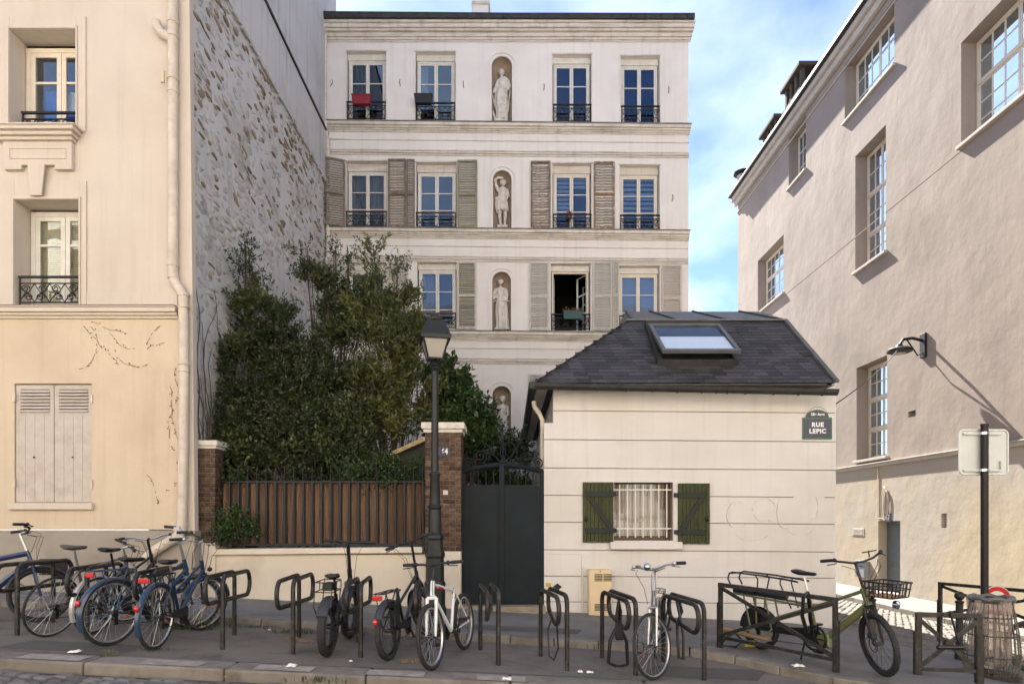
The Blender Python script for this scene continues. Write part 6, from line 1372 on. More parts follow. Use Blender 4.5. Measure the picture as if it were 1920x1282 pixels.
def bike(label, rear, front, col='navy', cc=(0.012, 0.025, 0.07), rr=.34, rf=.34, tw=.02, steer=0, lean=0, kind='city', hb='city', seat=.95, hbz=1.05, hbw=.58, fend=None, rack=None, redl=False, saddle=M_saddle, forkm=None, rimm=M_alu, chain=True, basket=False, guard_front=True, spoke=M_alu, head=20, lamp=False, spin=0, thick=1.0):
    rear, front = Vector(rear), Vector(front); d = front-rear; wb = d.length; rz = math.atan2(d.y, d.x); ry = -math.atan2(d.z, math.hypot(d.x, d.y))
    t = thing('bicycle', rear, label, 'bicycle', 'parked bicycles', rz=rz, ry=ry, rx=lean)
    PM = paint(col, cc); B = lambda mb, name, m, par=t, **k: mb.build(name, m, par, local=True, **k)
    RA = Vector((0, 0, rr)); FA = Vector((wb, 0, rf)); hx = math.tan(R(head))
    HB = Vector((wb+.045-(.40+(rf-.34)*.3)*hx, 0, rf+.40)); HT = HB+Vector((-.15*hx, 0, .15)); ax = (HT-HB).normalized()
    def S(p_): return rot_about(Vector(p_), HB, ax, steer)
    BB = Vector((wb*.42 if kind != 'longtail' else wb-.66, 0, .29)); ST = BB+Vector((-.17, 0, .45 if kind in ('city', 'mtb') else .30)); SB = ST+Vector((-(seat-.05-ST.z)*.33, 0, seat-.05-ST.z))
    # wheels
    for (c, r_, fr_) in ((RA, rr, 0), (FA, rf, 1)):
        f_ = S if fr_ else (lambda p_: Vector(p_))
        ring = lambda rad, n_=36, y_=0: [f_((c.x+rad*math.cos(2*math.pi*i/n_), y_, c.z+rad*math.sin(2*math.pi*i/n_))) for i in range(n_)]
        mb = MB(); mb.tube(ring(r_-tw*1.9), tw*.62, 6, closed=True)
        hub = [f_((c.x, -.045, c.z)), f_((c.x, .045, c.z))]; wh = B(mb, 'wheel', rimm, smooth=True); mb = MB(); mb.tube(hub, .018, 8); mb.tube([f_((c.x, -.06, c.z)), f_((c.x, .06, c.z))], .007, 6); B(mb, 'hub', M_blk, wh, smooth=True); mb = MB(); mb.tube(ring(r_-tw, 40), tw, 8, closed=True); B(mb, 'tyre', M_tyre, wh, smooth=True)
        mb = MB(); ns = 28
        for i in range(ns):
            a = 2*math.pi*i/ns+spin; s = 1 if i % 2 else -1; a2 = a+(.5 if (i//2) % 2 else -.5)
            mb.tube([f_((c.x+.022*math.cos(a2), s*.03, c.z+.022*math.sin(a2))), f_((c.x+(r_-tw*2.3)*math.cos(a), 0, c.z+(r_-tw*2.3)*math.sin(a)))], .0016, 3, cap=False)
        B(mb, 'spokes', spoke, wh)
        if i % 3 == 0 and rack: B(MB().ell(f_((c.x+r_*.55, .012, c.z-r_*.2)), (.03, .006, .02), 8, 6), 'wheel_reflector', M_org, wh)
        if fend and (not fr_ or guard_front):
            a0, a1 = ((25, 205 if kind == 'city' and rr > .33 else 150) if not fr_ else (10, 165)); mb = MB(); n_ = 22; vv = []; w_ = tw+.012
            for i in range(n_+1):
                a = R(a0+(a1-a0)*i/n_)
                for (y_, dr_) in ((-w_, -.006), (-w_*.6, .016), (0, .022), (w_*.6, .016), (w_, -.006)):
                    vv.append(f_((c.x+(r_+dr_+.004)*math.cos(a), y_, c.z+(r_+dr_+.004)*math.sin(a))))
            mb.add(vv, [(i*5+k, i*5+k+1, (i+1)*5+k+1, (i+1)*5+k) for i in range(n_) for k in range(4)])
            for s in (-1, 1): mb.tube([f_((c.x, s*.06, c.z)), f_((c.x+(r_+.01)*math.cos(R(a1-20)), s*w_, c.z+(r_+.01)*math.sin(R(a1-20))))], .003, 4)
            B(mb, 'mudguard', fend, smooth=True)
    # frame
    mb = MB(); tr = .018*thick
    if kind in ('city', 'mtb'):
        mb.tube([BB, HB+ax*.03], tr*1.15, 8); mb.tube([BB, ST], tr, 8)
        if kind == 'mtb': mb.tube([ST-Vector((0, 0, .02)), HT-ax*.03], tr*.95, 8)
        else: mb.tube([BB+(ST-BB)*.62, HT-ax*.04], tr*.95, 8)
        mb.tube([HB, HT], .024, 8)
        for s in (-1, 1): mb.tube([BB+Vector((0, s*.03, 0)), RA+Vector((0, s*.06, 0))], .010, 6); mb.tube([ST+Vector((0, s*.015, -.02)), RA+Vector((0, s*.06, 0))], .008, 6)
    elif kind == 'fold':
        mb.tube([BB+Vector((-.05, 0, .12)), Vector((HB.x-.03, 0, HB.z+.02))], .034, 10); mb.tube([BB, ST+Vector((0, 0, .05))], .022, 8); mb.tube([HB, HT], .028, 8)
        for s in (-1, 1): mb.tube([BB+Vector((0, s*.03, 0)), RA+Vector((0, s*.07, 0))], .014, 6); mb.tube([ST+Vector((0, s*.02, 0)), RA+Vector((0, s*.07, 0))], .012, 6)
    elif kind == 'longtail':
        mb.tube([BB+Vector((.06, 0, -.03)), HB+ax*.0+Vector((-.02, 0, -.02))], .045, 10); mb.tube([HB, HT+ax*.03], .036, 10)
        mb.tube([BB+Vector((-.02, 0, 0)), BB+Vector((-.12, 0, .42))], .022, 8)
        mb.tube([HT+ax*.0, BB+Vector((.15, 0, .44)), BB+Vector((-.12, 0, .32)), RA+Vector((-.02, 0, .06)), RA+Vector((-.24, 0, -.02))], .020, 8)
        mb.tube([BB+Vector((-.1, 0, -.01)), RA+Vector((-.02, 0, -.01))], .022, 8)
        ST = BB+Vector((-.12, 0, .42)); SB = ST+Vector((-(seat-.05-ST.z)*.30, 0, seat-.05-ST.z))
    fr_ = B(mb, 'frame', PM, smooth=True)
    mb = MB(); mb.tube([ST-(SB-ST)*.1, SB], .0135, 8)
    if saddle:
        B(mb, 'seat_post', M_alu if col != 'black' else M_blk, fr_, smooth=True)
        mb = MB(); prof = [(-.14, .065, .02), (-.12, .080, .035), (-.06, .082, .04), (0, .055, .034), (.06, .030, .03), (.12, .022, .028), (.145, .014, .018)]; n_ = 10; vv = []
        for (x_, w_, h_) in prof:
            for k in range(n_):
                a = 2*math.pi*k/n_; vv.append((SB.x+x_, w_*math.cos(a), SB.z+.045+h_*math.sin(a)*(.55 if math.sin(a) > 0 else 1)+abs(x_)*.10*(1 if x_ < 0 else 0)))
        m_ = len(prof); mb.add(vv, [(i*n_+k, i*n_+(k+1) % n_, (i+1)*n_+(k+1) % n_, (i+1)*n_+k) for i in range(m_-1) for k in range(n_)]+[tuple(range(n_))[::-1], tuple((m_-1)*n_+k for k in range(n_))])
        B(mb, 'saddle', saddle, smooth=True)
    # fork
    fm = forkm or PM; mb = MB(); cr_ = HB-ax*.02
    mb.tube([S(cr_+Vector((0, -.035-tw*.6, 0))), S(cr_+Vector((0, .035+tw*.6, 0)))], .018, 8)
    for s in (-1, 1): mb.tube([S(cr_+Vector((0, s*(.035+tw*.6), 0))), S(cr_.lerp(FA, .55)+Vector((0, s*(.036+tw*.6), 0))), S(FA+Vector((0, s*.050, 0)))], [.020, .018, .012] if kind in ('mtb', 'longtail') else [.014, .012, .009], 8)
    B(mb, 'fork', fm, smooth=True)
    # bars
    HC = HT+ax*((hbz-HT.z)/ax.z); mb = MB(); mb.tube([S(HT), S(HC-ax*.02)], .016 if kind != 'fold' else .022, 8); fw = Vector((.06, 0, .0)); mb.tube([S(HC-ax*.02), S(HC+fw)], .016, 8); B(mb, 'stem', M_blk if col in ('black', 'olive', 'white') else M_alu, smooth=True)
    if hb == 'city': pts = [(-.17, -1, .03), (-.08, -.93, .035), (.0, -.6, .03), (.03, -.25, .0), (.0, 0, -.01)]
    elif hb == 'swept': pts = [(-.12, -1, .05), (-.04, -.85, .06), (.04, -.45, .03), (.02, -.15, 0), (0, 0, 0)]
    else: pts = [(-.035, -1, .015), (-.01, -.6, .015), (.0, -.3, .01), (0, -.1, 0), (0, 0, 0)]
    H = lambda x_, y_, z_: S(HC+fw+Vector((x_, y_, z_)))
    allp = [H(x_, y_*hbw/2, z_) for x_, y_, z_ in pts]+[H(x_, -y_*hbw/2, z_) for x_, y_, z_ in pts[::-1][1:]]
    mb = MB(); mb.tube(allp, .0125, 8); hbo = B(mb, 'handlebar', M_alu if hb == 'city' else M_blk, smooth=True)
    for s in (-1, 1):
        a = Vector((pts[0][0], pts[0][1]*hbw/2*s, pts[0][2])); b_ = Vector((pts[1][0], pts[1][1]*hbw/2*s, pts[1][2])); dd = (b_-a).normalized(); a1 = a-dd*.01; b1 = a+dd*.12
        B(MB().tube([H(*a1), H(*b1)], .018, 8), 'grip', M_grip, hbo, smooth=True)
        lv = MB(); c1 = a+dd*.15; lv.ell(H(*c1), .024, 8, 5); lv.tube([H(*(c1+Vector((.02, 0, -.01)))), H(*(c1+Vector((.06, -dd.y*.02, -.025)))), H(*(a+dd*.02+Vector((.075, 0, -.035))))], .006, 5); B(lv, 'brake_lever', M_alu if hb == 'city' else M_blk, hbo, smooth=True)
    mb = MB()
    for s, q_ in ((-1, .12), (1, .16), (1, .09)):
        c1 = Vector((0, s*hbw*.28, .02)); mb.tube([H(.03, s*hbw*.30, 0), H(q_+.04, s*hbw*.2, -.03), H(q_, s*.06, -.18), S(HB+Vector((.05, s*.03, .02))) if q_ > .1 else HB+Vector((-.08, 0, -.05))], .0035, 4)
    B(mb, 'cable', M_blk, hbo)
    # drive
    if chain:
        y_ = -.055; mb = MB(); mb.lathe([(.085, -.004), (.092, -.004), (.092, .004), (.085, .004)], (BB.x, y_, BB.z), 20, 'Y'); mb.tube([(BB.x, -.06, BB.z), (BB.x, .06, BB.z)], .022, 8)
        for k in range(5): a = 2*math.pi*k/5; mb.bar((BB.x, y_, BB.z), (BB.x+.085*math.cos(a), y_, BB.z+.085*math.sin(a)), .006, .014, (0, 1, 0))
        B(mb, 'chainring', M_blk, fr_)
        mb = MB(); mb.tube([(BB.x, y_, BB.z+.09), (0, y_, rr+.035)], .005, 4); mb.tube([(BB.x, y_, BB.z-.09), (.05, y_, rr-.12), (.0, y_, rr-.05)], .005, 4); mb.lathe([(.03, -.012), (.045, 0), (.03, .012)], (0, y_, rr), 12, 'Y'); mb.box(-.01, .03, y_-.012, y_+.008, rr-.13, rr-.02); B(mb, 'chain', M_blk, fr_)
        if fend and kind == 'city': B(MB().hexa([(BB.x-.30, y_-.012, BB.z+.03), (BB.x+.08, y_-.012, BB.z-.04), (BB.x+.08, y_+.01, BB.z-.04), (BB.x-.30, y_+.01, BB.z+.03), (BB.x-.30, y_-.012, BB.z+.075), (BB.x+.08, y_-.012, BB.z+.11), (BB.x+.08, y_+.01, BB.z+.11), (BB.x-.30, y_+.01, BB.z+.075)]), 'chain_guard', M_blk, fr_, bevel=.015)
    for s, a in ((-1, R(-50)), (1, R(130))):
        e = BB+Vector((.165*math.cos(a), s*.075, .165*math.sin(a))); mb = MB(); mb.bar(BB+Vector((0, s*.07, 0)), e, .012, .022); mb.box(e.x-.05, e.x+.05, e.y+(0 if s > 0 else -.10), e.y+(.10 if s > 0 else 0), e.z-.012, e.z+.012); B(mb, 'pedal', M_blk, fr_)
    if rack:
        zt = 2*rr+.10; mb = MB(); x0_, x1_ = -.22, .26 if kind != 'longtail' else .55; w_ = .06
        for s in (-1, 0, 1): mb.tube([(x0_, s*w_, zt), (x1_-.02, s*w_, zt)], .006, 5)
        mb.tube([(x0_, -w_, zt), (x0_-.03, 0, zt), (x0_, w_, zt)], .006, 5); mb.tube([(x1_-.02, -w_, zt), (x1_-.02, w_, zt)], .006, 5); mb.tube([(.02, -w_, zt), (.02, w_, zt)], .005, 5)
        for s in (-1, 1): mb.tube([(x0_+.05, s*w_, zt), (-.0, s*.07, rr+.02)], .006, 5); mb.tube([(.12, s*w_, zt), (0, s*.07, rr+.02)], .006, 5); mb.tube([(x1_-.02, s*w_, zt), tuple(ST+Vector((0, s*.02, -.05)))], .005, 5)
        B(mb, 'carrier', rack, smooth=True)
        if redl: B(MB().box(x0_-.05, x0_-.025, -.055, .055, zt-.065, zt-.01), 'rear_light', M_redl, bevel=.01)
    if redl and fend: B(MB().ell((-rr-.035 if not rack else -rr-.02, 0, rr+.14), (.022, .028, .035), 10, 6), 'reflector', M_redl)
    if lamp: B(MB().ell(H(.07, -.02, .03), (.045, .04, .04), 10, 8), 'headlamp', M_chrome, smooth=True); 
    if not lamp and kind == 'city': B(MB().ell(S(HB+Vector((.09, 0, .03))), (.035, .03, .03), 8, 6), 'headlamp', M_blk, smooth=True)
    return t, dict(H=H, S=S, HB=HB, BB=BB, ST=ST, SB=SB, B=B, FA=FA, RA=RA, wb=wb, fr=fr_, ax=ax)
G = lambda px, py, zf=zl: gpt(px, py, zf)
rad = math.radians
def head_pt(p_, ang_, ln_, zf=zl):   # front contact at a heading (degrees from +Y towards +X)
    x_, y_ = p_.x+ln_*math.sin(R(ang_)), p_.y+ln_*math.cos(R(ang_)); zz = max(zl(x_, y_), zp(x_, y_)) if y_ > kerbY(x_)+.05 else zl(x_, y_); return Vector((x_, y_, zz))
navy = (0.022, 0.045, 0.085)
# partly visible blue e-bike at the left edge (front wheel in view, heading right and back)
f0 = G(75, 1166); b0, _ = bike('blue e-bike cut by the left edge of the view', f0+Vector((-1.02, -.35, 0)), f0, 'bright_navy', (0.007, 0.020, 0.075), kind='mtb', hb='swept', hbz=1.12, tw=.025, steer=R(22), fend=M_blk, hbw=.60, lean=R(-3), thick=2.0, rimm=M_blk)
r1 = G(92, 1193); bike('thin silver road bicycle with grey saddle and bare rear wheel', r1, head_pt(r1, 16, 1.02), 'steel', (0.10, 0.10, 0.095), rr=.345, tw=.014, kind='mtb', hb='flat', saddle=M_saddle_g, lean=R(9), seat=1.02, hbz=1.0, steer=R(-20), hbw=.5)
r2 = G(176, 1188); bike('old bicycle with a peeling silver rear mudguard', r2, head_pt(r2, 8, 1.05), 'black', (0.015, 0.015, 0.017), rr=.335, kind='city', hb='city', fend=mat('guard_silver', (0.55, 0.56, 0.58), .35, (0.4, 0.36, 0.3), 14, metal=.4), lean=R(3), seat=.98, hbz=1.08, steer=R(25), guard_front=False)
r3 = G(207, 1210); bike('navy blue city bicycle with broad mudguards, carrier and chrome swept handlebar', r3, head_pt(r3, 20, 1.09), 'navy', navy, rr=.36, tw=.022, kind='city', hb='city', fend=paint('navy', navy), rack=paint('navy', navy), redl=True, lean=R(2), seat=.93, hbz=1.17, hbw=.62, steer=R(-38))
r4 = G(292, 1217); bike('dark blue city bicycle with black handlebar at the edge of the first empty stand', r4, head_pt(r4, 1, 1.08), 'dark_blue', (0.012, 0.028, 0.065), rr=.35, kind='city', hb='swept', fend=paint('navy', navy), rack=M_blk, redl=True, lean=R(2), seat=.93, hbz=1.12, hbw=.6, steer=R(-25))
r5 = G(614, 1230); bt5, q5 = bike('black folding bicycle with fat tyres and wire rear carrier', r5, head_pt(r5, 0, 1.0), 'black', (0.013, 0.014, 0.017), rr=.315, rf=.315, tw=.047, kind='fold', hb='flat', fend=mat('guard_dusty_black', (0.035, 0.037, 0.045), .55), seat=.86, hbz=1.19, hbw=.60, lean=R(2), steer=R(-3), spoke=M_blk, rimm=M_blk)
mb = MB(); zt = .72
for z_ in (zt, zt+.10):
    mb.tube([(-.24, -.09, z_), (.12, -.09, z_), (.12, .09, z_), (-.24, .09, z_)], .006, 5, closed=True)
for (x_, y_) in ((-.24, -.09), (-.06, -.09), (.12, -.09), (-.24, .09), (-.06, .09), (.12, .09)): mb.tube([(x_, y_, zt), (x_, y_, zt+.10)], .005, 4)
for s in (-1, 1): mb.tube([(-.24, s*.09, zt), (-.26, s*.09, zt-.15), (0, s*.09, .34)], .007, 5); mb.tube([(.1, s*.09, zt), (0, s*.09, .34)], .007, 5)
mb.box(-.1, .1, -.05, .05, zt+.0, zt+.075); q5['B'](mb, 'carrier', M_blk)
r6 = G(730, 1237); bt6, q6 = bike('black e-bike with red rear light, propped against the lamp post', r6, head_pt(r6, 12, 1.06), 'black', (0.013, 0.014, 0.017), rr=.315, rf=.33, tw=.032, kind='city', hb='flat', fend=mat('guard_dusty_black', (0.02, 0.02, 0.02), .5), rack=M_blk, redl=True, seat=.80, hbz=1.24, hbw=.64, lean=R(-2), steer=R(52), saddle=None, spoke=M_blk, rimm=M_blk)
q6['B'](MB().box(.13, .25, -.045, .045, .32, .62), 'battery', M_black, bevel=.02)
f7 = G(812, 1255); b7_ = G(873, 1217); bt7, q7 = bike('white mountain bike with a red band on the top tube and no saddle', b7_, f7, 'white', (0.66, 0.67, 0.68), rr=.335, tw=.026, kind='mtb', hb='flat', hbz=1.06, hbw=.66, steer=R(-2), lean=R(4), saddle=None, seat=.9)
HTp = q7['HB']+q7['ax']*.12; a = q7['ST'].lerp(HTp, .78); b_ = q7['ST'].lerp(HTp, .58); q7['B'](MB().tube([a-Vector((0, 0, .012)), b_-Vector((0, 0, .016))], .0185, 8), 'red_band', mat('band_red', (0.35, 0.01, 0.015), .35), q7['fr'])
mb = MB(); mb.tube(arc((q7['ST'].x, .0, q7['ST'].z-.05), .06, 0, 330, 14), .006, 5); q7['B'](mb, 'cable_lock', mat('lock_brown', (0.10, 0.05, 0.03), .6), q7['fr'])
f8 = G(1216, 1272); b8_ = G(1236, 1236); d8 = (f8-b8_); bt8, q8 = bike('silver-grey city bicycle with round headlamp, standing between two stands', Vector((b8_.x-.02, f8.y+1.02, zl(b8_.x, f8.y+1.02))), f8, 'grey', (0.16, 0.16, 0.16), rr=.35, tw=.018, kind='city', hb='city', hbz=1.12, hbw=.56, steer=R(-30), lean=R(-3), fend=M_alu, rack=M_blk, lamp=True, forkm=M_alu, seat=.9, saddle=None, guard_front=False)
# green long-tail cargo bike behind the barrier
rg_ = gpt(1425, 1216, zp); fg_ = gpt(1642, 1268, zp)
OL = (0.12, 0.125, 0.05); bt9, q9 = bike('olive green long-tail cargo bicycle with front basket behind the cross barrier', rg_, fg_, 'olive', OL, rr=.262, rf=.345, tw=.032, kind='longtail', hb='swept', hbz=1.20, hbw=.66, seat=1.02, steer=R(-33), lean=R(0), forkm=M_blk, rimm=M_blk, spoke=M_blk, chain=True)
B9 = q9['B']; bb = q9['BB']; OP = paint('olive', OL)
mb = MB(); zt = .66
for s in (-1, 1): mb.tube([(-.36, s*.09, zt), (bb.x-.10, s*.09, zt-.02)], .014, 6); mb.tube([(-.20, s*.09, zt), (-.08, s*.09, .26)], .012, 6); mb.tube([(.12, s*.09, zt), (.22, s*.09, .28)], .012, 6); mb.tube([(-.02, s*.09, zt-.01), (.0, s*.08, .28)], .012, 6)
B9(mb, 'rear_frame', OP, smooth=True)
for (x0_, x1_) in ((-.38, -.03), (-.02, .33)):
    mb = MB(); prof = [(0, .03, .015), (.02, .10, .05), (x1_-x0_-.02, .10, .05), (x1_-x0_, .03, .01)]; n_ = 12; vv = []
    for (x_, w_, h_) in prof:
        for k in range(n_): a = 2*math.pi*k/n_; vv.append((x0_+x_, w_*math.copysign(abs(math.cos(a))**.6, math.cos(a)), zt+.05+h_*math.copysign(abs(math.sin(a))**.7, math.sin(a))))
    mb.add(vv, [(i*n_+k, i*n_+(k+1) % n_, (i+1)*n_+(k+1) % n_, (i+1)*n_+k) for i in range(3) for k in range(n_)]+[tuple(range(n_))[::-1], tuple(3*n_+k for k in range(n_))]); B9(mb, 'seat_pad', M_saddle, smooth=True)
mb = MB()
for s in (-1, 1):
    y_ = s*.11; mb.tube([(-.38, y_, .76), (-.43, y_, .84), (-.41, y_, .91), (-.36, y_, .93), (.1, y_, .93), (.40, y_, .92), (.56, y_, .91)], .011, 6); mb.tube([(-.02, y_, .93), (.02, y_, .88), (.0, y_*.8, .70)], .009, 6); mb.tube([(.34, y_, .92), (.33, y_, .86), (.46, y_*.6, .58)], .009, 6)
mb.tube([(-.41, -.11, .91), (-.41, .11, .91)], .011, 6); B9(mb, 'passenger_rail', M_blk, smooth=True)
for s in (-1,):
    B9(MB().box(-.38, .30, s*.26-.05, s*.26+.05, .205, .225), 'foot_board', mat('board_wood', (0.38, 0.20, 0.09), .6, (0.28, 0.14, 0.06), 20), bevel=.008); mb = MB(); mb.tube([(-.38, s*.22, .20), (.30, s*.22, .20), (.34, s*.26, .20), (.30, s*.31, .20), (-.38, s*.31, .20)], .012, 6, closed=True); mb.tube([(-.1, s*.24, .2), (-.05, s*.08, .26)], .01, 5); mb.tube([(.2, s*.24, .2), (.2, s*.08, .28)], .01, 5); B9(mb, 'foot_frame', OP, smooth=True)
B9(MB().prism([(.27*math.cos(R(a)), .27+.27*math.sin(R(a))) for a in range(5, 186, 12)], -.05, -.035), 'wheel_skirt', M_blk)
mb = MB(); mb.tube([(bb.x+.135*math.cos(2*math.pi*k/26), -.07, bb.z+.135*math.sin(2*math.pi*k/26)) for k in range(26)], .016, 6, closed=True); [mb.bar((bb.x, -.07, bb.z), (bb.x+.13*math.cos(k*1.2566), -.07, bb.z+.13*math.sin(k*1.2566)), .012, .03, (0, 1, 0)) for k in range(5)]; B9(mb, 'crank_cover', M_blk); 
B9(MB().hexa([(0, -.085, .27), (bb.x, -.085, bb.z-.02), (bb.x, -.06, bb.z-.02), (0, -.06, .27), (0, -.085, .30), (bb.x, -.085, bb.z+.12), (bb.x, -.06, bb.z+.12), (0, -.06, .30)]), 'chain_case', M_blk, bevel=.008)
B9(MB().hexa([(bb.x-.04, -.06, bb.z-.09), (bb.x+.20, -.06, bb.z-.10), (bb.x+.20, .06, bb.z-.10), (bb.x-.04, .06, bb.z-.09), (bb.x-.0, -.06, bb.z+.06), (bb.x+.14, -.06, bb.z+.10), (bb.x+.14, .06, bb.z+.10), (bb.x, .06, bb.z+.06)]), 'motor', OP, bevel=.03)
S9 = q9['S']; mb = MB(); hc = q9['HB']+Vector((.09, 0, .27)); fl_, bl_, hh_ = .27, .34, .15     # basket
def bk(x_, y_, z_): return q9['HB']+Vector((.05+x_, y_*.85, .12+z_))
for z_, ex in ((hh_, .02), (hh_*.55, .01), (0, -.01)):
    mb.tube([bk(-ex, -.2-ex, z_), bk(fl_+ex, -.2-ex, z_), bk(fl_+ex, .2+ex, z_), bk(-ex, .2+ex, z_)], .009 if z_ == hh_ else .006, 5, closed=True)
for i in range(7):
    x_ = fl_*i/6
    for s in (-1, 1): mb.tube([bk(x_, s*.19, 0), bk(x_*1.04, s*.22, hh_)], .007, 4)
    mb.tube([bk(x_, -.19, 0), bk(x_, .19, 0)], .005, 4)
for i in range(6):
    y_ = -.19+.38*i/5
    for x_ in (0, fl_): mb.tube([bk(x_, y_, 0), bk(x_*1.04, y_*1.1, hh_)], .007, 4)
bko = B9(mb, 'basket', M_blk, smooth=True); B9(MB().box(bk(.02, 0, 0).x, bk(.25, 0, 0).x, -.15, .15, bk(0, 0, .005).z, bk(0, 0, .015).z), 'basket_floor', MATS['board_wood'], bko)
B9(MB().tube([q9['HB']+Vector((.02, 0, .05)), bk(0, 0, .02)], .014, 6), 'basket_mount', M_blk, bko); B9(MB().lathe([(.0, 0), (.04, 0), (.045, .04), (.0, .06)], tuple(bk(.22, -.02, -.07)), 12, 'X'), 'headlamp', M_chrome, bko, smooth=True)
B9(MB().tube([q9['S']((q9['FA'].x+.075*math.cos(2*math.pi*k/20), -.06, q9['FA'].z+.075*math.sin(2*math.pi*k/20))) for k in range(20)], .006, 5, closed=True), 'brake_disc', M_blk)
B9(MB().tube([(bb.x-.14, -.04, bb.z-.06), (bb.x-.15, -.09, .01)], .014, 6), 'kickstand', M_blk)
B9(MB().bar(q9['H'](-.02, .14, .03), q9['H'](-.02, .14, .10), .01), 'phone_mount', M_blk); B9(MB().bar(q9['H'](-.02, .07, .09), q9['H'](-.02, .22, .09), .02, .012), 'mount_bar', M_blk)
f10 = gpt(1925, 1262, zp); bike('dark bicycle cut by the right edge of the view behind the bin', f10+Vector((1.0, .25, -.1)), f10+Vector((.05, 0, 0)), 'black', (0.013, 0.014, 0.017), rr=.34, tw=.024, kind='mtb', hb='flat', hbz=1.0, hbw=.6, steer=R(-30), forkm=M_blk, rimm=M_blk)
# ---------------------------------------------------------------- bike stands
def stand(fx, fy, bx_, by_, label):
    f_ = G(fx, fy); b_ = G(bx_, by_); t = thing('bike_stand', f_, label, 'bike stand', 'tubular bike stands in the parking lane')
    ln_ = (b_-f_); ln_.z = 0; L_ = ln_.length; u = ln_.normalized(); n_ = Vector((u.y, -u.x, 0)); off = .13; r_ = .0255
    H_, h_ = .79, .50; ext = .16; rr_ = .13
    def Q(s, o_, z_): q_ = f_+u*s+n_*o_; return Vector((q_.x, q_.y, f_.z+z_+(b_.z-f_.z)*s/L_*0))
    o1, o2 = off/2, -off/2
    A = [Q(0, o1, -.05), Q(0, o1, H_-.10)]+[Q(.10-.10*math.cos(R(a)), o1, H_-.10+.10*math.sin(R(a))) for a in range(15, 91, 15)]
    A += [Q(L_+ext-rr_, o1, H_)]+[Q(L_+ext-rr_+rr_*math.sin(R(a)), o1, H_-rr_+rr_*math.cos(R(a))) for a in range(15, 181, 15)]
    Bq = [Q(-ext+rr_, o2, h_+.02)]+[Q(-ext+rr_-rr_*math.sin(R(a)), o2, (H_+h_)/2-.5*(H_-h_)*math.cos(R(a))) for a in range(15, 181, 15)]
    Bq = [Q(-ext+rr_-rr_*math.sin(R(a)), o2, (H_+h_)/2-.5*(H_-h_)*math.cos(R(a))) for a in range(0, 181, 15)]
    A2 = A[:-12]+[Q(L_+ext-rr_+rr_*math.sin(R(a)), o1, (H_+h_)/2+.5*(H_-h_)*math.cos(R(a))) for a in range(0, 181, 15)]
    C_ = [Q(L_-.10, o2, H_)]+[Q(L_-.10+.10*math.sin(R(a)), o2, H_-.10+.10*math.cos(R(a))) for a in range(15, 91, 15)]+[Q(L_, o2, -.05)]
    MB().tube(A2+Bq+C_, r_, 10).build('tube', M_iron_rack, t, smooth=True)
    return t, f_, b_, Q, L_
labels = ['bike stand at the far left edge beside the blue e-bike', 'bike stand with its foot between the silver and navy bicycles', 'bike stand hidden among the two navy bicycles', 'first empty bike stand right of the navy bicycles', 'second empty bike stand in front of the garden wall', 'bike stand pressed against the black folding bicycle',
          'bike stand behind the white mountain bike', 'empty bike stand with peeling front leg before the metal gate', 'bike stand with a hanging cable lock beside the meter cabinet', 'bike stand with a long black chain lock left of the silver bicycle', 'bike stand with a dangling black lock right of the silver bicycle']
st_ = [((21, 1190), (110, 1166)), ((151, 1198), (210, 1172)), ((276, 1207), (330, 1180)), ((406, 1216), (450, 1190)), ((538, 1225), (571, 1197)), ((665, 1232), (682, 1204)), ((792, 1239), (797, 1210)), ((923, 1247), (911, 1218)), ((1052, 1257), (1024, 1230)), ((1181, 1265), (1139, 1233)), ((1309, 1274), (1254, 1240))]
SQ = [stand(*a, *b_, l_) for (a, b_), l_ in zip(st_, labels)]
def lock(label, pts, r_, extra=None):
    t = thing('bike_lock', pts[0], label, 'bike lock', 'locks left on stands and rails'); MB().tube(pts, r_, 7, closed=True).build('cable', M_blk, t, smooth=True)
    if extra: extra(t)
Q8 = SQ[8][3]; L8 = SQ[8][4]
lock('thin cable lock looped on the stand beside the meter cabinet', [Q8(.35, .03, .49), Q8(.40, .06, .40), Q8(.42, .08, .15), Q8(.3, .0, .05), Q8(.2, -.08, .12), Q8(.25, -.08, .40), Q8(.3, -.03, .5)], .009)
Q9 = SQ[9][3]
def ex9(t): MB().box(*[sorted((Q9(.36, -.04, 0).x, Q9(.36, .05, 0).x))[i] for i in (0, 1)], Q9(.36, 0, 0).y-.03, Q9(.36, 0, 0).y+.03, Q9(0, 0, .30).z, Q9(0, 0, .50).z).build('lock_body', M_blk, t, bevel=.02)
lock('heavy fabric-covered chain lock hanging on the stand left of the silver bicycle', [Q9(.36, 0, .76), Q9(.36, -.02, .60), Q9(.36, -.02, .45), Q9(.36, -.10, .30), Q9(.36, -.12, .06), Q9(.36, -.02, .01), Q9(.36, .10, .03), Q9(.36, .09, .28), Q9(.36, .01, .46), Q9(.36, .02, .62)], .020, ex9)
Q10 = SQ[10][3]
lock('folded black lock dangling from the last stand', [Q10(.62, .04, .80), Q10(.60, .08, .62), Q10(.5, -.02, .52), Q10(.42, -.05, .36), Q10(.40, -.04, .14), Q10(.42, .02, .12), Q10(.44, .03, .36), Q10(.52, .03, .55), Q10(.58, .0, .78)], .017)
lock('bent black lock bar on the last stand', [Q10(.80, .04, .81), Q10(.62, -.12, .5), Q10(.50, -.20, .40), Q10(.5, -.16, .38), Q10(.64, -.06, .5)], .013)
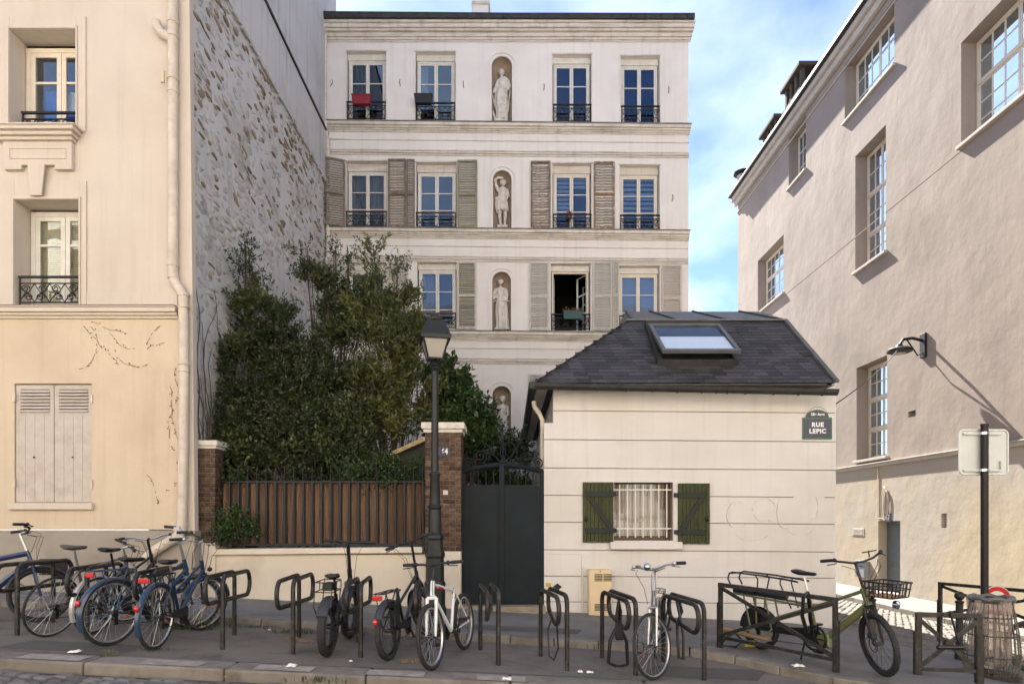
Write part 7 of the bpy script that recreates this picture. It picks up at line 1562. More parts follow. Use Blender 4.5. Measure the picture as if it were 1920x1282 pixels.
# ---------------------------------------------------------------- cross barriers
def barrier(p_, q_, h, label, lower=True, cross=True, w_=.047, uplow=.13):
    t = thing('cross_barrier', p_, label, 'barrier', 'street barriers'); p_, q_ = Vector(p_), Vector(q_); d_ = (q_-p_).normalized(); up = Vector((0, 0, 1))
    for c, s in ((p_, 1), (q_, -1)):
        MB().bar(c-up*.1, c+up*h, w_, w_, (d_.x, d_.y, 0)).build('post', M_iron_rack, t, bevel=.004); MB().bar(c-up*.1-d_*s*.012, c+up*h*.70-d_*s*.012, w_*1.18, w_*1.18, (d_.x, d_.y, 0)).build('post_sleeve', M_iron_rack, t, bevel=.006)
    MB().bar(p_+up*(h-.02)-d_*.027, q_+up*(h-.02)+d_*.027, w_*.95, .05).build('top_rail', M_iron_rack, t, bevel=.004)
    if lower: MB().bar(p_+up*uplow, q_+up*uplow, .035, .04).build('bottom_rail', M_iron_rack, t, bevel=.004)
    if cross:
        n_ = Vector((-d_.y, d_.x, 0))*.016
        MB().bar(p_+up*(h-.06)+n_, q_+up*(uplow+.02)+n_, .024, .042).build('diagonal', M_iron_rack, t); MB().bar(p_+up*(uplow+.02)-n_, q_+up*(h-.06)-n_, .024, .042).build('diagonal', M_iron_rack, t)
        m_ = (p_+q_)/2+up*((h-.06+uplow+.02)/2); n2 = Vector((-d_.y, d_.x, 0)).normalized(); MB().tube([m_-n2*.032, m_+n2*.032], .042, 10).build('boss', M_iron_rack, t)
    return t
b1a, b1b = gpt(1351, 1213, zp), gpt(1566, 1259, zp)
barrier(b1a, b1b, .80*1.0, 'long grey cross barrier in front of the olive cargo bicycle')
b2a = Vector((wx(1722, 7.0), 7.0, zp(4.5, 7.0))); b2b = Vector((wx(1834, 6.9), 6.9, zp(5.05, 6.9))); h2 = wz(1148, 7.0)-b2a.z
b2b.z = b2a.z
barrier(b2a, b2b, h2, 'short cross barrier in front of the wire litter bin', w_=.055, uplow=.06)
b3a = Vector((wx(1763, 10.5), 10.5, zp(7, 10.4))); b3b = Vector((wx(1975, 8.9), 8.9, 0)); b3b.z = wz(1110, 8.9)-(wz(1092, 10.5)-b3a.z)
barrier(b3a, b3b, wz(1091, 10.5)-b3a.z, 'long barrier behind the bin with a sunlit top rail', lower=True, uplow=.42, w_=.05)
up = Vector((0, 0, 1))
pk = b2a.lerp(b2b, .42)+up*(h2+.01)
lock('black shackle lock hung over the short cross barrier', [pk+Vector((-.03, -.045, 0)), pk+Vector((.04, -.045, .02)), pk+Vector((.12, -.05, -.28)), pk+Vector((.16, -.05, -.36)), pk+Vector((-.08, -.05, -.36)), pk+Vector((-.06, -.05, -.1))], .011)
MBk = MB().tube([pk+Vector((-.10, -.055, -.37)), pk+Vector((.19, -.055, -.37))], .024, 8).build('shackle_lock', M_blk, None); props(MBk, 'black lock bar hanging in the short cross barrier', 'bike lock')
lk = b1a+Vector((.05, -.07, .04))
lock('black cable lock with yellow body at the foot of the long barrier', [lk+Vector((-.08, 0, 0)), lk+Vector((.0, -.05, .12)), lk+Vector((.1, -.02, .16)), lk+Vector((.2, 0, .05)), lk+Vector((.1, -.04, -.01))], .014)
ylk = MB().lathe([(.038, -.07), (.04, -.06), (.04, .05), (.03, .07)], tuple(lk+Vector((.27, -.05, .03))), 12, 'X').build('padlock', mat('lock_yellow', (0.45, 0.36, 0.03), .4), None, smooth=True); props(ylk, 'yellow and black padlock cylinder lying by the long barrier', 'padlock')
# cable wound round cargo bike seat tube and barrier
cw = b1a.lerp(b1b, .77); lock('thick black chain lock tying the cargo bicycle to the long barrier', [cw+Vector((-.05, -.05, .78)), cw+Vector((0, -.05, .82)), cw+Vector((.04, .02, .78)), cw+Vector((.10, .1, .5)), cw+Vector((.15, .18, .42)), cw+Vector((.06, .1, .35)), cw+Vector((-.03, .02, .55))], .022)
# ---------------------------------------------------------------- bollards
def bollard(px, Y, ztop_py, label, r_=.045):
    x_ = wx(px, Y); z0 = zp(x_, Y); z1 = wz(ztop_py, Y); h = z1-z0
    t = thing('bollard', (x_, Y, z0), label, 'bollard', 'ball-topped bollards')
    MB().lathe([(r_*1.3, -.05), (r_*1.3, .08), (r_, .11), (r_, h-.16), (r_*1.2, h-.15), (r_*1.2, h-.13), (r_*.6, h-.12), (r_*.6, h-.1)], (x_, Y, z0), 14).build('shaft', M_iron_rack, t, smooth=True)
    MB().ell((x_, Y, z1-.06), .062, 14, 10).build('ball', M_iron_rack, t, smooth=True); return t
bollard(1801/1*0+1801, 7.4, 1108, 'ball-topped bollard left of the bin wound with a cable') if False else bollard(1799, 8.6, 1108, 'ball-topped bollard wound with cable left of the wire bin')
bollard(1635, 9.6, 1106, 'ball-topped bollard behind the front wheel of the cargo bicycle', .05)
# ---------------------------------------------------------------- traffic sign seen from the back
ysn = 8.2; xs_n = wx(1846, ysn); tz = wz(798, ysn)
ts = thing('traffic_sign', (xs_n, ysn, zp(xs_n, ysn)), 'square traffic sign seen from its pale back on a dark brown post', 'traffic sign')
M_post = mat('post_brown', (0.012, 0.008, 0.007), .45, spec=.3); M_back = mat('sign_back', (0.55, 0.57, 0.54), .4, (0.5, 0.52, 0.49), 2)
MB().tube([(xs_n, ysn, zp(xs_n, ysn)-.1), (xs_n, ysn, tz)], .044, 14).build('post', M_post, ts, smooth=True)
MB().lathe([(.047, 0), (.047, .025), (.0, .03)], (xs_n, ysn, tz), 14).build('post_cap', M_post, ts)
def rrect(x0_, x1_, z0_, z1_, r_, n_=5):
    o = []
    for (cx_, cz_, a0) in ((x1_-r_, z1_-r_, 0), (x0_+r_, z1_-r_, 90), (x0_+r_, z0_+r_, 180), (x1_-r_, z0_+r_, 270)):
        for i in range(n_+1): a = R(a0+90*i/n_); o.append((cx_+r_*math.cos(a), cz_+r_*math.sin(a)))
    return o
yb_ = ysn+.06; x0_, x1_, z0_, z1_ = wx(1798, yb_), wx(1889, yb_), wz(889, yb_), wz(806, yb_)
pl_ = MB().prism(rrect(x0_, x1_, z0_, z1_, .06), yb_, yb_+.006).build('panel', M_back, ts)
mb = MB(); mb.tube([(a, yb_-.004, b_) for a, b_ in rrect(x0_, x1_, z0_, z1_, .06)], .013, 6, closed=True); mb.build('edge', mat('sign_edge', (0.6, 0.62, 0.58), .35, metal=.3), pl_, smooth=True)
for z_ in (z0_+.05, z1_-.05): MB().box(xs_n-.24, xs_n+.24, yb_-.03, yb_-.001, z_-.014, z_+.014).build('bracket', M_back, ts, bevel=.003); MB().lathe([(.052, -.016), (.052, .016)], (xs_n, ysn, z_), 14).build('clamp', M_chrome, ts)
mb = MB(); lx, lz = wx(1874, yb_), wz(872, yb_); mb.box(lx-.03, lx+.03, yb_-.003, yb_-.0005, lz-.055, lz+.055); lb_ = mb.build('sticker', mat('sticker_pale', (0.5, 0.5, 0.42), .6), ts)
for k in range(4): MB().tube(arc((lx, yb_-.004, lz-.04+k*.027), .011, 0, 360, 8)[:-1], .003, 4, closed=True).build('mark', M_iron, lb_)
# ---------------------------------------------------------------- wire litter bin
yb = 7.55; xb_ = wx(1858, yb); zb0 = zp(xb_, yb); bn = thing('litter_bin', (xb_, yb, zb0), 'transparent bag litter bin inside a bulging wire cage', 'litter bin')
zt_b = wz(1122, yb); hb_ = zt_b-zb0
prof = [(0.30, .02), (.34, .12), (.355, .30), (.335, .55), (.29, .8), (.26, .93), (.25, 1.0)]
def rad_at(t):
    for (r0, a), (r1, b_) in zip(prof, prof[1:]):
        if b_ >= t: return r0+(r1-r0)*(t-a)/(b_-a)
    return prof[-1][0]
for i in range(30):
    a = 2*math.pi*i/30
    MB().tube([(xb_+rad_at(t)*math.cos(a)*.80, yb+rad_at(t)*math.sin(a)*.80, zb0+hb_*t) for t in (.02, .07, .12, .2, .3, .42, .55, .68, .8, .9, .97)], .0055, 5).build('wire', mat('galvanised_wire', (0.13, 0.12, 0.10), .5, (0.07, 0.06, 0.05), 8), bn, smooth=True)
for t, r_ in ((.02, .012), (.28, .007), (.55, .007), (.78, .007), (.97, .014)):
    MB().tube([(xb_+rad_at(t)*.80*math.cos(2*math.pi*i/28), yb+rad_at(t)*.80*math.sin(2*math.pi*i/28), zb0+hb_*t) for i in range(28)], r_, 6, closed=True).build('ring', M_iron_rack, bn, smooth=True)
MB().tube([(xb_+.215*math.cos(2*math.pi*i/28), yb+.215*math.sin(2*math.pi*i/28), zt_b+.01+.012*math.sin(i*1.7)) for i in range(28)], .026, 8, closed=True).build('rim', mat('bag_rim', (0.10, 0.10, 0.09), .35), bn, smooth=True)
m = bpy.data.materials.new('clear_bag'); m.use_nodes = True; n = m.node_tree.nodes; l = m.node_tree.links; pb = n['Principled BSDF']; pb.inputs['Base Color'].default_value = (.40, .34, .30, 1); pb.inputs['Roughness'].default_value = .22
trn = n.new('ShaderNodeBsdfTransparent'); trn.inputs[0].default_value = (.93, .88, .84, 1); mxs = n.new('ShaderNodeMixShader'); lw_ = n.new('ShaderNodeLayerWeight'); lw_.inputs['Blend'].default_value = .45; mr_ = n.new('ShaderNodeMapRange'); mr_.inputs['To Min'].default_value = .42; mr_.inputs['To Max'].default_value = .8
l.new(lw_.outputs['Facing'], mr_.inputs[0]); l.new(mr_.outputs[0], mxs.inputs[0]); l.new(trn.outputs[0], mxs.inputs[1]); l.new(pb.outputs[0], mxs.inputs[2]); l.new(mxs.outputs[0], n['Material Output'].inputs[0])
mb = MB(); n_ = 48; vv = []; rows_b = 16
for j in range(rows_b+1):
    t = j/rows_b
    for i in range(n_):
        a = 2*math.pi*i/n_; r_ = (.215 if t > .95 else .17+.045*t)*(1+.10*math.sin(a*5+t*3)+.06*math.sin(a*11-t*5))*(1 if t > .08 else .3+8*t); vv.append((xb_+r_*math.cos(a), yb+r_*math.sin(a), zb0+hb_*(.10+.9*t)))
mb.add(vv, [(j*n_+i, j*n_+(i+1) % n_, (j+1)*n_+(i+1) % n_, (j+1)*n_+i) for j in range(rows_b) for i in range(n_)]); mb.build('bag', m, bn, smooth=True)
mb = MB(); rg = random.Random(8)
for k in range(5): mb.ell((xb_+.04+rg.uniform(-.06, .06), yb+rg.uniform(-.06, .06), zb0+hb_*.17+rg.uniform(-.02, .07)), (.07, .06, .06), 7, 5)
mb.ell((xb_+.06, yb-.03, zb0+hb_*.30), (.05, .05, .09), 6, 5); rub = mb.build('rubbish', M_black, None); props(rub, 'black rubbish lying in the clear bin bag', 'rubbish')
mb = MB(); mb.ell((xb_-.06, yb-.05, zb0+hb_*.15), (.06, .05, .04), 6, 4); r2_ = mb.build('rubbish', M_lit, None); props(r2_, 'crumpled white paper in the clear bin bag', 'rubbish')
MB().lathe([(.05, 0), (.05, .05), (.3, .06), (.3, .03)], (xb_, yb, zb0-.03), 20).build('foot', M_iron_rack, bn)
# round no-entry plate leaning low behind the bin
yn = 9.3; xn, zn = wx(1869, yn), wz(1126, yn); rn = 27*yn/F
ne = thing('round_sign', (xn, yn, zn-rn), 'round white sign with red rim standing low behind the bin', 'traffic sign')
ro = MB().lathe([(rn*.70, -.004), (rn, -.004), (rn, .004), (rn*.70, .004), (rn*.70, -.004)], (xn, yn, zn), 36, 'Y', cap=False).build('red_rim', mat('sign_red', (0.45, 0.02, 0.015), .35), ne); MB().lathe([(.0, -.003), (rn*.70, -.003), (rn*.70, .003), (0, .003)], (xn, yn+.001, zn), 30, 'Y').build('face', mat('sign_white', (0.6, 0.57, 0.52), .4), ne)
MB().lathe([(rn, -.006), (rn*1.045, -.006), (rn*1.045, .006), (rn, .006), (rn, -.006)], (xn, yn, zn), 36, 'Y', cap=False).build('border', M_back, ne); MB().tube([(xn, yn+.04, zp(xn, yn)), (xn, yn+.04, zn)], .025, 8).build('post', M_post, ne)

def patch(x0, x1, y0, y1, zf, m, skew=.08):
    mb = MB(); n_ = 6; vv = []
    for j in range(3):
        for i in range(n_+1):
            x_ = x0+(x1-x0)*i/n_+skew*j/2; y_ = y0+(y1-y0)*j/2; vv.append((x_, y_, zf(x_, y_)+.004))
    mb.add(vv, [(j*(n_+1)+i, j*(n_+1)+i+1, (j+1)*(n_+1)+i+1, (j+1)*(n_+1)+i) for j in range(2) for i in range(n_)]); return mb
lane = bpy.data.objects['parking_lane']; pav = bpy.data.objects['pavement']
Mp1 = mat('asphalt_patch_light', (0.165, 0.155, 0.142), .95, (0.13, 0.12, 0.11), 2, stain=(0.07, 0.06, 0.05), stain_amt=.5, stain_scale=3, bump=.7, bscale=150); Mp2 = mat('asphalt_patch_dark', (0.085, 0.08, 0.075), .93, (0.10, 0.092, 0.085), 2, bump=.8, bscale=170)
patch(-1.6, 1.15, 6.52, 7.45, zl, Mp1, -.3).build('asphalt_patch', Mp1, lane); patch(-5.3, -4.0, 6.6, 7.0, zl, Mp2).build('asphalt_patch', Mp2, lane); patch(1.35, 2.6, 6.7, 7.2, zl, Mp2, .3).build('asphalt_patch', Mp2, lane)
patch(-3.6, -1.2, 8.75, 9.3, zp, Mp1, .5).build('asphalt_patch', Mp1, pav); patch(1.4, 4.2, 8.9, 9.9, zp, Mp1, .2).build('asphalt_patch', Mp1, pav); patch(-.7, .9, 8.4, 8.75, zp, Mp2, .1).build('asphalt_patch', Mp2, pav)
Mcr = mat('crack', (0.025, 0.022, 0.02), .95); rg = random.Random(4)
for (x_, y_, a, n_, zf, par) in ((-4.5, 7.6, .1, 16, zl, lane), (-2.6, 6.9, .05, 12, zl, lane), (-1.1, 7.5, -.1, 24, zl, lane), (1.9, 7.3, -.3, 14, zl, lane), (-2.5, 9.0, .05, 20, zp, pav), (.3, 8.7, .02, 16, zp, pav), (-.35, 8.1, 1.5, 9, zp, pav), (3.2, 8.9, -.4, 14, zp, pav), (.95, 6.6, 1.45, 9, zl, lane)):
    mb = MB(); p_ = (x_, y_); 
    for i in range(n_):
        q_ = (p_[0]+.09*math.cos(a), p_[1]+.09*math.sin(a)); a += rg.uniform(-.45, .45); w_ = rg.uniform(.002, .005)
        mb.quad((p_[0], p_[1]-w_, zf(*p_)+.0085), (q_[0], q_[1]-w_, zf(*q_)+.0085), (q_[0], q_[1]+w_, zf(*q_)+.0085), (p_[0], p_[1]+w_, zf(*p_)+.0085)); p_ = q_
    mb.build('crack', Mcr, par)
# ---------------------------------------------------------------- statues in the niches
def statue(label, px0, py0, k, base_y, cx0, spec, ped=None):
    """spec in units of an enlarged crop of the photograph: k units per pixel, origin (px0, py0); depth in metres"""
    u2x = lambda x_: wx(px0+x_/k, YC+.14); u2z = lambda y_: wz(py0+y_/k, YC+.14); sc_ = (YC+.14)/F/k; y0 = YC+.15
    mb = MB()
    for e in spec:
        if e[0] == 'e':
            _, x_, y_, rx_, rz_, ry_, dy_ = e; mb.ell((u2x(x_), y0+dy_, u2z(y_)), (rx_*sc_, ry_*sc_, rz_*sc_), 16, 12)
        elif e[0] == 't':
            pts = [(u2x(a), y0+d, u2z(b_)) for a, b_, d, r_ in e[1]]; mb.tube(pts, [r_*sc_ for a, b_, d, r_ in e[1]], 10)
            for p_, q_ in zip(pts, e[1]): mb.ell(p_, q_[3]*sc_, 8, 6)
        elif e[0] == 'd':
            _, rows_, nf, amp, ph = e; n_ = 56; vv = []
            for (yy, xc_, hw, dp) in rows_:
                t_ = (yy-rows_[0][0])/(rows_[-1][0]-rows_[0][0])
                for i in range(n_):
                    a = 2*math.pi*i/n_; f_ = 1+amp*(.25+.75*t_)*math.sin(nf*a+ph+1.6*t_+.8*math.sin(2*a))
                    vv.append((u2x(xc_+hw*f_*math.cos(a)), y0+dp*sc_*f_*math.sin(a), u2z(yy)))
            m_ = len(rows_); mb.add(vv, [(i*n_+j, i*n_+(j+1) % n_, (i+1)*n_+(j+1) % n_, (i+1)*n_+j) for i in range(m_-1) for j in range(n_)]+[tuple(range(n_)), tuple((m_-1)*n_+j for j in range(n_))[::-1]])
    t = thing('statue', (u2x(cx0), y0, u2z(base_y)), label, 'statue', 'plaster statues in the niches')
    me = mb.mesh('figure', M_statue); tmp = bpy.data.objects.new('figure', me); C.objects.link(tmp)
    rm_ = tmp.modifiers.new('r', 'REMESH'); rm_.mode = 'VOXEL'; rm_.voxel_size = .007; sm = tmp.modifiers.new('s', 'SMOOTH'); sm.iterations = 1; sm.factor = .5
    dg = bpy.context.evaluated_depsgraph_get(); me2 = bpy.data.meshes.new_from_object(tmp.evaluated_get(dg)); me2.shade_smooth(); bpy.data.objects.remove(tmp)
    me2.materials.clear(); me2.materials.append(M_statue); o = bpy.data.objects.new('figure', me2); link(o, t)
    pw, ph_ = ped; MB().box(u2x(cx0-pw), u2x(cx0+pw), y0-.12, y0+.10, u2z(base_y+ph_), u2z(base_y)).build('pedestal', M_statue, t, bevel=.01)
    return t
def head(x_, y_, r_, hair=1.12, tilt=0, dy=-.0):
    return [('e', x_, y_, r_*.80, r_*1.05, r_*.9, dy), ('e', x_+tilt*.3, y_+r_*.1, r_*.18, r_*.22, r_*1.12, dy-.0), ('e', x_, y_-r_*.25, r_*.93*hair, r_*.85*hair, r_*.9, dy+.018), ('e', x_+tilt*.2, y_+r_*.78, r_*.3, r_*.2, r_*.6, dy-.012),
            ('e', x_-r_*.32+tilt*.2, y_-r_*.02, r_*.14, r_*.10, r_*.98, dy), ('e', x_+r_*.32+tilt*.2, y_-r_*.02, r_*.14, r_*.10, r_*.98, dy), ('e', x_+tilt*.3, y_+r_*.50, r_*.22, r_*.09, r_*1.0, dy), ('t', [(x_, y_+r_*.6, dy+.01, r_*.36), (x_, y_+r_*1.9, dy+.02, r_*.42)])]
statue('draped stone figure in the topmost niche, leaning back with staffs at both sides', 880, 90, 8.0, 1095, 470,
  head(485, 365, 46, 1.1)+[('d', [(455, 510, 50, 50), (490, 515, 85, 62), (540, 518, 82, 66), (600, 500, 78, 66), (640, 482, 84, 68), (720, 478, 98, 78), (800, 475, 96, 82), (900, 480, 92, 82), (960, 490, 84, 78), (1050, 490, 88, 78), (1095, 490, 80, 74)], 9, .10, .4),
   ('t', [(438, 500, 0, 30), (405, 585, -.02, 24), (365, 680, -.05, 19)]), ('t', [(580, 500, 0, 32), (606, 590, -.03, 26), (570, 650, -.06, 20)]), ('e', 598, 595, 30, 28, 30, -.03),
   ('t', [(345, 700, -.03, 10), (375, 850, -.02, 14), (430, 960, 0, 18)]), ('t', [(345, 940, 0, 14), (380, 1040, 0, 22), (440, 1095, 0, 30)]), ('t', [(610, 640, -.02, 9), (595, 780, 0, 12), (580, 950, 0, 14)]), ('t', [(430, 950, -.03, 26), (445, 1080, -.03, 22)]), ('e', 520, 940, 42, 60, 50, -.04), ('e', 470, 545, 26, 22, 70, 0), ('e', 545, 545, 26, 22, 72, 0)], ped=(100, 30))
statue('stone youth in short belted tunic, arm raised overhead, in the second niche down', 880, 300, 9.16, 1140, 572,
  head(578, 395, 52, 1.22, 3)+[('d', [(480, 575, 55, 50), (510, 575, 80, 60), (560, 572, 76, 62), (640, 560, 70, 60), (690, 560, 90, 72), (780, 560, 104, 82), (860, 565, 104, 86), (885, 565, 98, 82)], 11, .10, 0),
   ('t', [(505, 535, 0, 34), (455, 440, -.02, 28), (445, 350, -.03, 26), (500, 318, -.05, 24), (565, 330, -.06, 22)]), ('t', [(645, 530, 0, 34), (668, 620, -.01, 27), (640, 680, -.05, 22)]),
   ('t', [(525, 870, 0, 34), (520, 960, -.02, 31), (532, 1060, 0, 24), (545, 1130, 0, 18)]), ('t', [(612, 870, -.01, 34), (618, 950, -.04, 32), (612, 1050, -.02, 25), (610, 1125, -.02, 18)]), ('e', 540, 1135, 30, 14, 50, -.03), ('e', 608, 1132, 30, 14, 50, -.05), ('t', [(500, 640, -.06, 9), (560, 690, -.08, 9), (610, 715, -.08, 9)]), ('t', [(470, 660, 0, 30), (462, 780, 0, 26), (480, 900, 0, 18)])], ped=(88, 42))
statue('draped stone woman holding a thin rod at her waist, third niche from the top', 880, 490, 8.55, 1085, 520,
  head(502, 335, 48, 1.12)+[('d', [(425, 505, 50, 48), (450, 505, 92, 60), (520, 508, 90, 70), (600, 515, 80, 66), (650, 518, 84, 70), (720, 515, 98, 80), (850, 520, 100, 84), (980, 530, 96, 82), (1050, 530, 104, 84), (1085, 530, 108, 80)], 10, .11, 1.2),
   ('t', [(420, 465, 0, 34), (398, 540, -.02, 30), (395, 600, -.05, 26), (440, 560, -.09, 20)]), ('t', [(590, 465, 0, 34), (602, 540, -.02, 30), (590, 620, -.04, 26)]), ('e', 468, 495, 30, 26, 74, 0), ('e', 545, 495, 30, 26, 74, 0),
   ('t', [(375, 668, -.11, 8), (440, 650, -.12, 10), (560, 648, -.12, 10), (650, 656, -.11, 8)]), ('t', [(440, 600, -.08, 14), (520, 560, -.09, 12), (570, 500, -.07, 10)]), ('e', 480, 700, 26, 60, 70, -.02)], ped=(125, 20))
statue('bare-shouldered stone woman with cloth at her hips, lowest niche behind the gate ironwork', 870, 700, 6.41, 930, 460,
  head(467, 308, 42, 1.1, 4)+[('d', [(375, 462, 36, 36), (395, 462, 62, 42), (430, 460, 58, 46), (490, 455, 48, 42), (530, 458, 58, 48)], 1, .0, 0), ('d', [(520, 458, 58, 48), (580, 462, 66, 56), (680, 465, 66, 56), (800, 462, 62, 54), (930, 462, 70, 54)], 8, .13, .5),
   ('e', 438, 428, 22, 20, 48, 0), ('e', 484, 428, 22, 20, 48, 0), ('t', [(520, 405, 0, 20), (533, 490, -.01, 16), (480, 565, -.06, 12), (455, 580, -.07, 11)]), ('t', [(405, 400, 0, 20), (396, 470, .02, 16), (410, 540, .0, 14)]), ('t', [(420, 590, -.06, 14), (440, 640, -.07, 18), (470, 760, -.06, 20)]), ('t', [(505, 570, -.03, 12), (500, 680, -.05, 16)])], ped=(70, 30))
# ---------------------------------------------------------------- things on the left window guards
bw_ = thing('bowl', (XL_(68), YL+.17, ZL(246)), 'white bowl standing on the upper-left window ledge', 'bowl'); bw_['label'] = 'white bowl standing on the upper-left window ledge'
MB().lathe([(.06, .0), (.10, .02), (.20, .10), (.22, .115), (.20, .11), (.09, .035), (.0, .03)], (XL_(58), YL+.19, ZL(246)), 20).build('shell', mat('bowl_white', (0.75, 0.75, 0.75), .4), bw_, smooth=True)
pt_ = thing('plant_pot', (XL_(128), YL+.2, ZL(246)), 'blue plant pot behind the upper-left window guard', 'plant pot')
MB().lathe([(.10, 0), (.14, .24), (.155, .25), (.155, .29), (.135, .29), (.13, .25), (.0, .24)], (XL_(129), YL+.2, ZL(246)), 18).build('pot', mat('pot_blue', (0.008, 0.03, 0.16), .4), pt_, smooth=True)
p3_ = thing('plant_pot', (XL_(75), YL+.22, ZL(246)), 'stone-coloured pot with a wilted plant on the upper-left ledge', 'plant pot')
MB().lathe([(.08, 0), (.16, .10), (.17, .18), (.12, .2), (.0, .19)], (XL_(82), YL+.22, ZL(246)), 16).build('pot', M_corn, p3_, smooth=True)
leaf_cloud('wilted_leaves', M_dry, p3_, [((XL_(50)+.04*i, YL+.15, ZL(235)), (-.4+.12*i, -.2, .9), .14) for i in range(6)], .05, .014, 8, 3)
# ---------------------------------------------------------------- weeds, litter and dry stalks
def tuft(px, py, zf, label, n_=60, h=.10, sp=.12, m=M_weed, seed=1, cat='weed', yoff=0):
    p_ = gpt(px, py, zf); rg = random.Random(seed); mb = MB()
    for _ in range(n_):
        a = rg.uniform(0, 6.28); r_ = sp*rg.random(); b_ = Vector((p_.x+r_*1.6*math.cos(a), p_.y+yoff+r_*.45*math.sin(a), p_.z-.01)); hh = h*rg.uniform(.35, 1); q_ = b_+Vector((rg.uniform(-.5, .5)*hh, rg.uniform(-.4, .3)*hh, hh)); w_ = Vector((rg.uniform(-1, 1), rg.uniform(-1, 1), 0)).normalized()*.004
        mid = b_.lerp(q_, .55)+Vector((0, 0, hh*.12)); mb.add([b_-w_, b_+w_, mid+w_*1.2, mid-w_*1.2, q_], [(0, 1, 2, 3), (3, 2, 4)])
    o = mb.build('weed_tuft', m, None); props(o, label, cat, 'weeds in the kerb joints'); o['kind'] = 'stuff'; return o
for i, (px, py, n_, h, sp, lb_) in enumerate((
    (345, 1178, 220, .16, .30, 'dense green weeds at the kerb behind the dark blue bicycle'), (395, 1172, 120, .14, .22, 'green weeds at the kerb beside the first empty stand'), (468, 1176, 90, .06, .26, 'low moss and grass in the kerb gutter left of the second empty stand'),
    (552, 1186, 120, .09, .24, 'low grass between the legs of the second empty stand'), (650, 1190, 60, .08, .2, 'grass at the kerb behind the folding bicycle'), (1095, 1212, 120, .10, .30, 'grass at the kerb behind the cable-locked stand'), (1150, 1216, 110, .10, .25, 'weeds at the kerb behind the chain-locked stand'),
    (1262, 1218, 100, .10, .26, 'weeds at the kerb behind the last stand'), (1322, 1222, 60, .13, .10, 'small upright weed right of the last stand'), (940, 1138, 60, .08, .14, 'small weed growing in the gate threshold'), (272, 1218, 60, .04, .22, 'thin grass in the front kerb joint below the navy bicycles'), (205, 1230, 40, .09, .06, 'single dark weed in the front kerb face'),
    (600, 1275, 80, .06, .22, 'moss tuft at the foot of the front kerb'), (90, 1144, 40, .06, .12, 'tiny weed at the kerb near the far left stand'))):
    tuft(px, py, zp if py < 1150 and px > 900 and px < 1000 else zl, lb_, n_, h, sp, seed=i+3)
def stalks(px, py, label, seed, n_=9, ln_=.22, zf=zl, m=M_dry):
    p_ = gpt(px, py, zf); rg = random.Random(seed); mb = MB()
    for _ in range(n_):
        a = rg.uniform(-.3, 3.4); q_ = p_+Vector((rg.uniform(-.1, .1), rg.uniform(-.03, .03), .01)); pts = [q_+Vector((math.cos(a)*ln_*t, .25*math.sin(a)*ln_*t, .06*math.sin(t*3.0)*rg.random()+.005)) for t in (0, .35, .7, 1)]
        mb.tube(pts, .0035, 4)
    props(mb.build('dry_stalk', m, None), label, 'dry stalk', 'dry stalks on the ground')['kind'] = 'stuff'
road_z = lambda x_, y_: zr(x_, y_)
stalks(432, 1266, 'orange dry stalks lying on the cobbles below the front kerb', 1, 16, .20, road_z); stalks(468, 1268, 'bunch of rusty dry grass on the cobbles', 2, 18, .14, road_z); stalks(410, 1270, 'pale straw strand on the cobbles', 5, 6, .24, road_z, mat('straw', (0.4, 0.33, 0.22), .8)); stalks(560, 1205, 'dry orange weed at the front leg of the second empty stand', 3, 12, .12); stalks(767, 1244, 'orange dry leaves beside the black e-bike', 4, 10, .08)
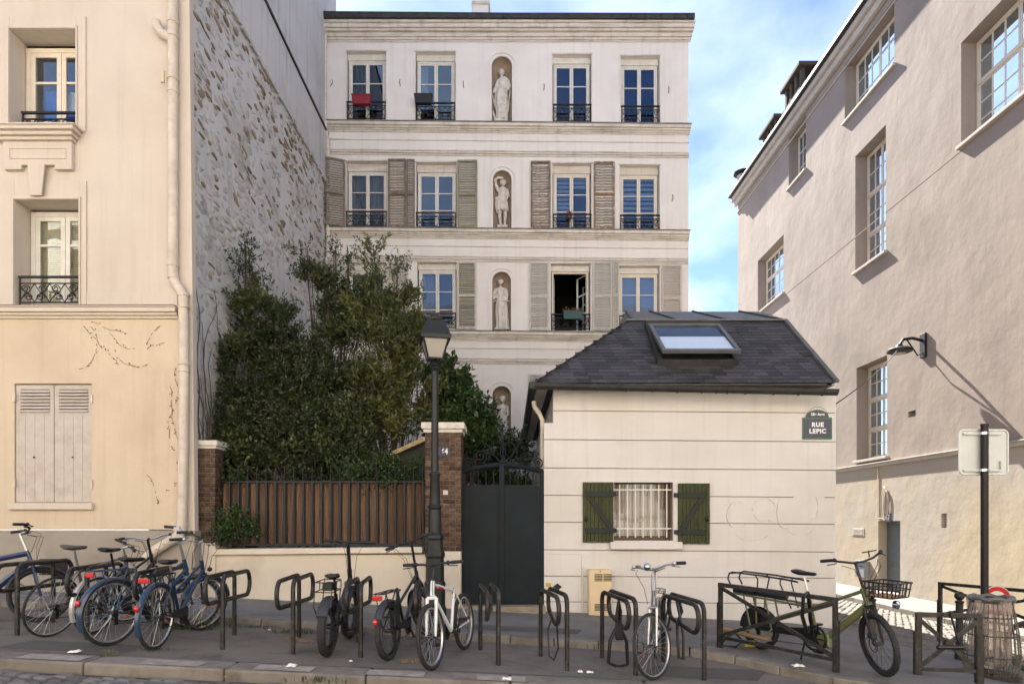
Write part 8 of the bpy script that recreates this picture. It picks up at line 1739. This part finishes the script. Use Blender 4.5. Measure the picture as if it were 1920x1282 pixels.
def litter(px, py, w_, h_, zf, label, seed, m=M_lit):
    p_ = gpt(px, py, zf); rg = random.Random(seed); mb = MB(); n_ = 6; vv = []
    for j in range(n_+1):
        for i in range(n_+1):
            e = rg.uniform(-.12, .12) if i in (0, n_) or j in (0, n_) else 0
            vv.append((p_.x+w_*(i/n_-.5)*(1+e), p_.y+h_*(j/n_-.5)*(1+e), p_.z+.014+rg.uniform(0, .022)*(1 if 0 < i < n_ and 0 < j < n_ else .4)))
    mb.add(vv, [(j*(n_+1)+i, j*(n_+1)+i+1, (j+1)*(n_+1)+i+1, (j+1)*(n_+1)+i) for j in range(n_) for i in range(n_)])
    o = mb.build('litter', m, None, smooth=False); so_l = o.modifiers.new('s', 'SOLIDIFY'); so_l.thickness = .002; props(o, label, 'litter', 'scraps of white litter')
for i, (px, py, w_, h_, zf, lb_) in enumerate(((142, 1224, .10, .10, zl, 'folded white paper on the front kerb at the leftmost dash'), (547, 1250, .10, .10, zl, 'folded white paper on the front kerb below the second stand'), (1088, 1262, .05, .05, zl, 'small white scrap near the chain-locked stand'), (1106, 1263, .07, .04, zl, 'longer white scrap near the chain-locked stand'),
     (1496, 1250, .13, .10, zp, 'crumpled white tissue at the foot of the long barrier'), (950, 1275, .09, .08, zl, 'white pebble-like scrap on the front kerb'), (650, 1277, .08, .08, road_z, 'crumpled white wrapper on the cobbles'), (505, 1183, .03, .03, zl, 'tiny white scrap in the lane behind the empty stands'), (1330, 1232, .03, .03, zl, 'tiny white scrap at the corner kerb'), (1340, 1233, .04, .03, zl, 'second tiny white scrap at the corner kerb'), (658, 1242, .03, .03, zl, 'tiny white scrap beside the folding bicycle stand'))):
    litter(px, py, w_, h_, zf, lb_, i)
# fallen specks and small leaves scattered over lane and pavement, nobody could count them
mb = MB(); rg = random.Random(77)
for _ in range(900):
    x_ = rg.uniform(-6.5, 4); y_ = rg.choice((rg.uniform(6.55, 8.2), kerbY(x_)-abs(rg.gauss(0, .05)), rg.uniform(8.2, 10))); 
    z_ = (zp(x_, y_) if y_ > kerbY(x_)+.1 else zl(x_, y_))+.004; s_ = rg.uniform(.004, .014); a = rg.uniform(0, 6.28); mb.add([(x_+s_*math.cos(a+k*1.57)*(1 if k % 2 else .5), y_+s_*math.sin(a+k*1.57)*(1 if k % 2 else .5), z_+rg.uniform(0, .004)) for k in range(4)], [(0, 1, 2, 3)])
sp_ = mb.build('fallen_debris', mat('debris', (0.16, 0.12, 0.07), .9, (0.34, 0.28, 0.2), 8), None); props(sp_, 'small dry leaf scraps scattered on the lane and pavement', 'debris'); sp_['kind'] = 'stuff'
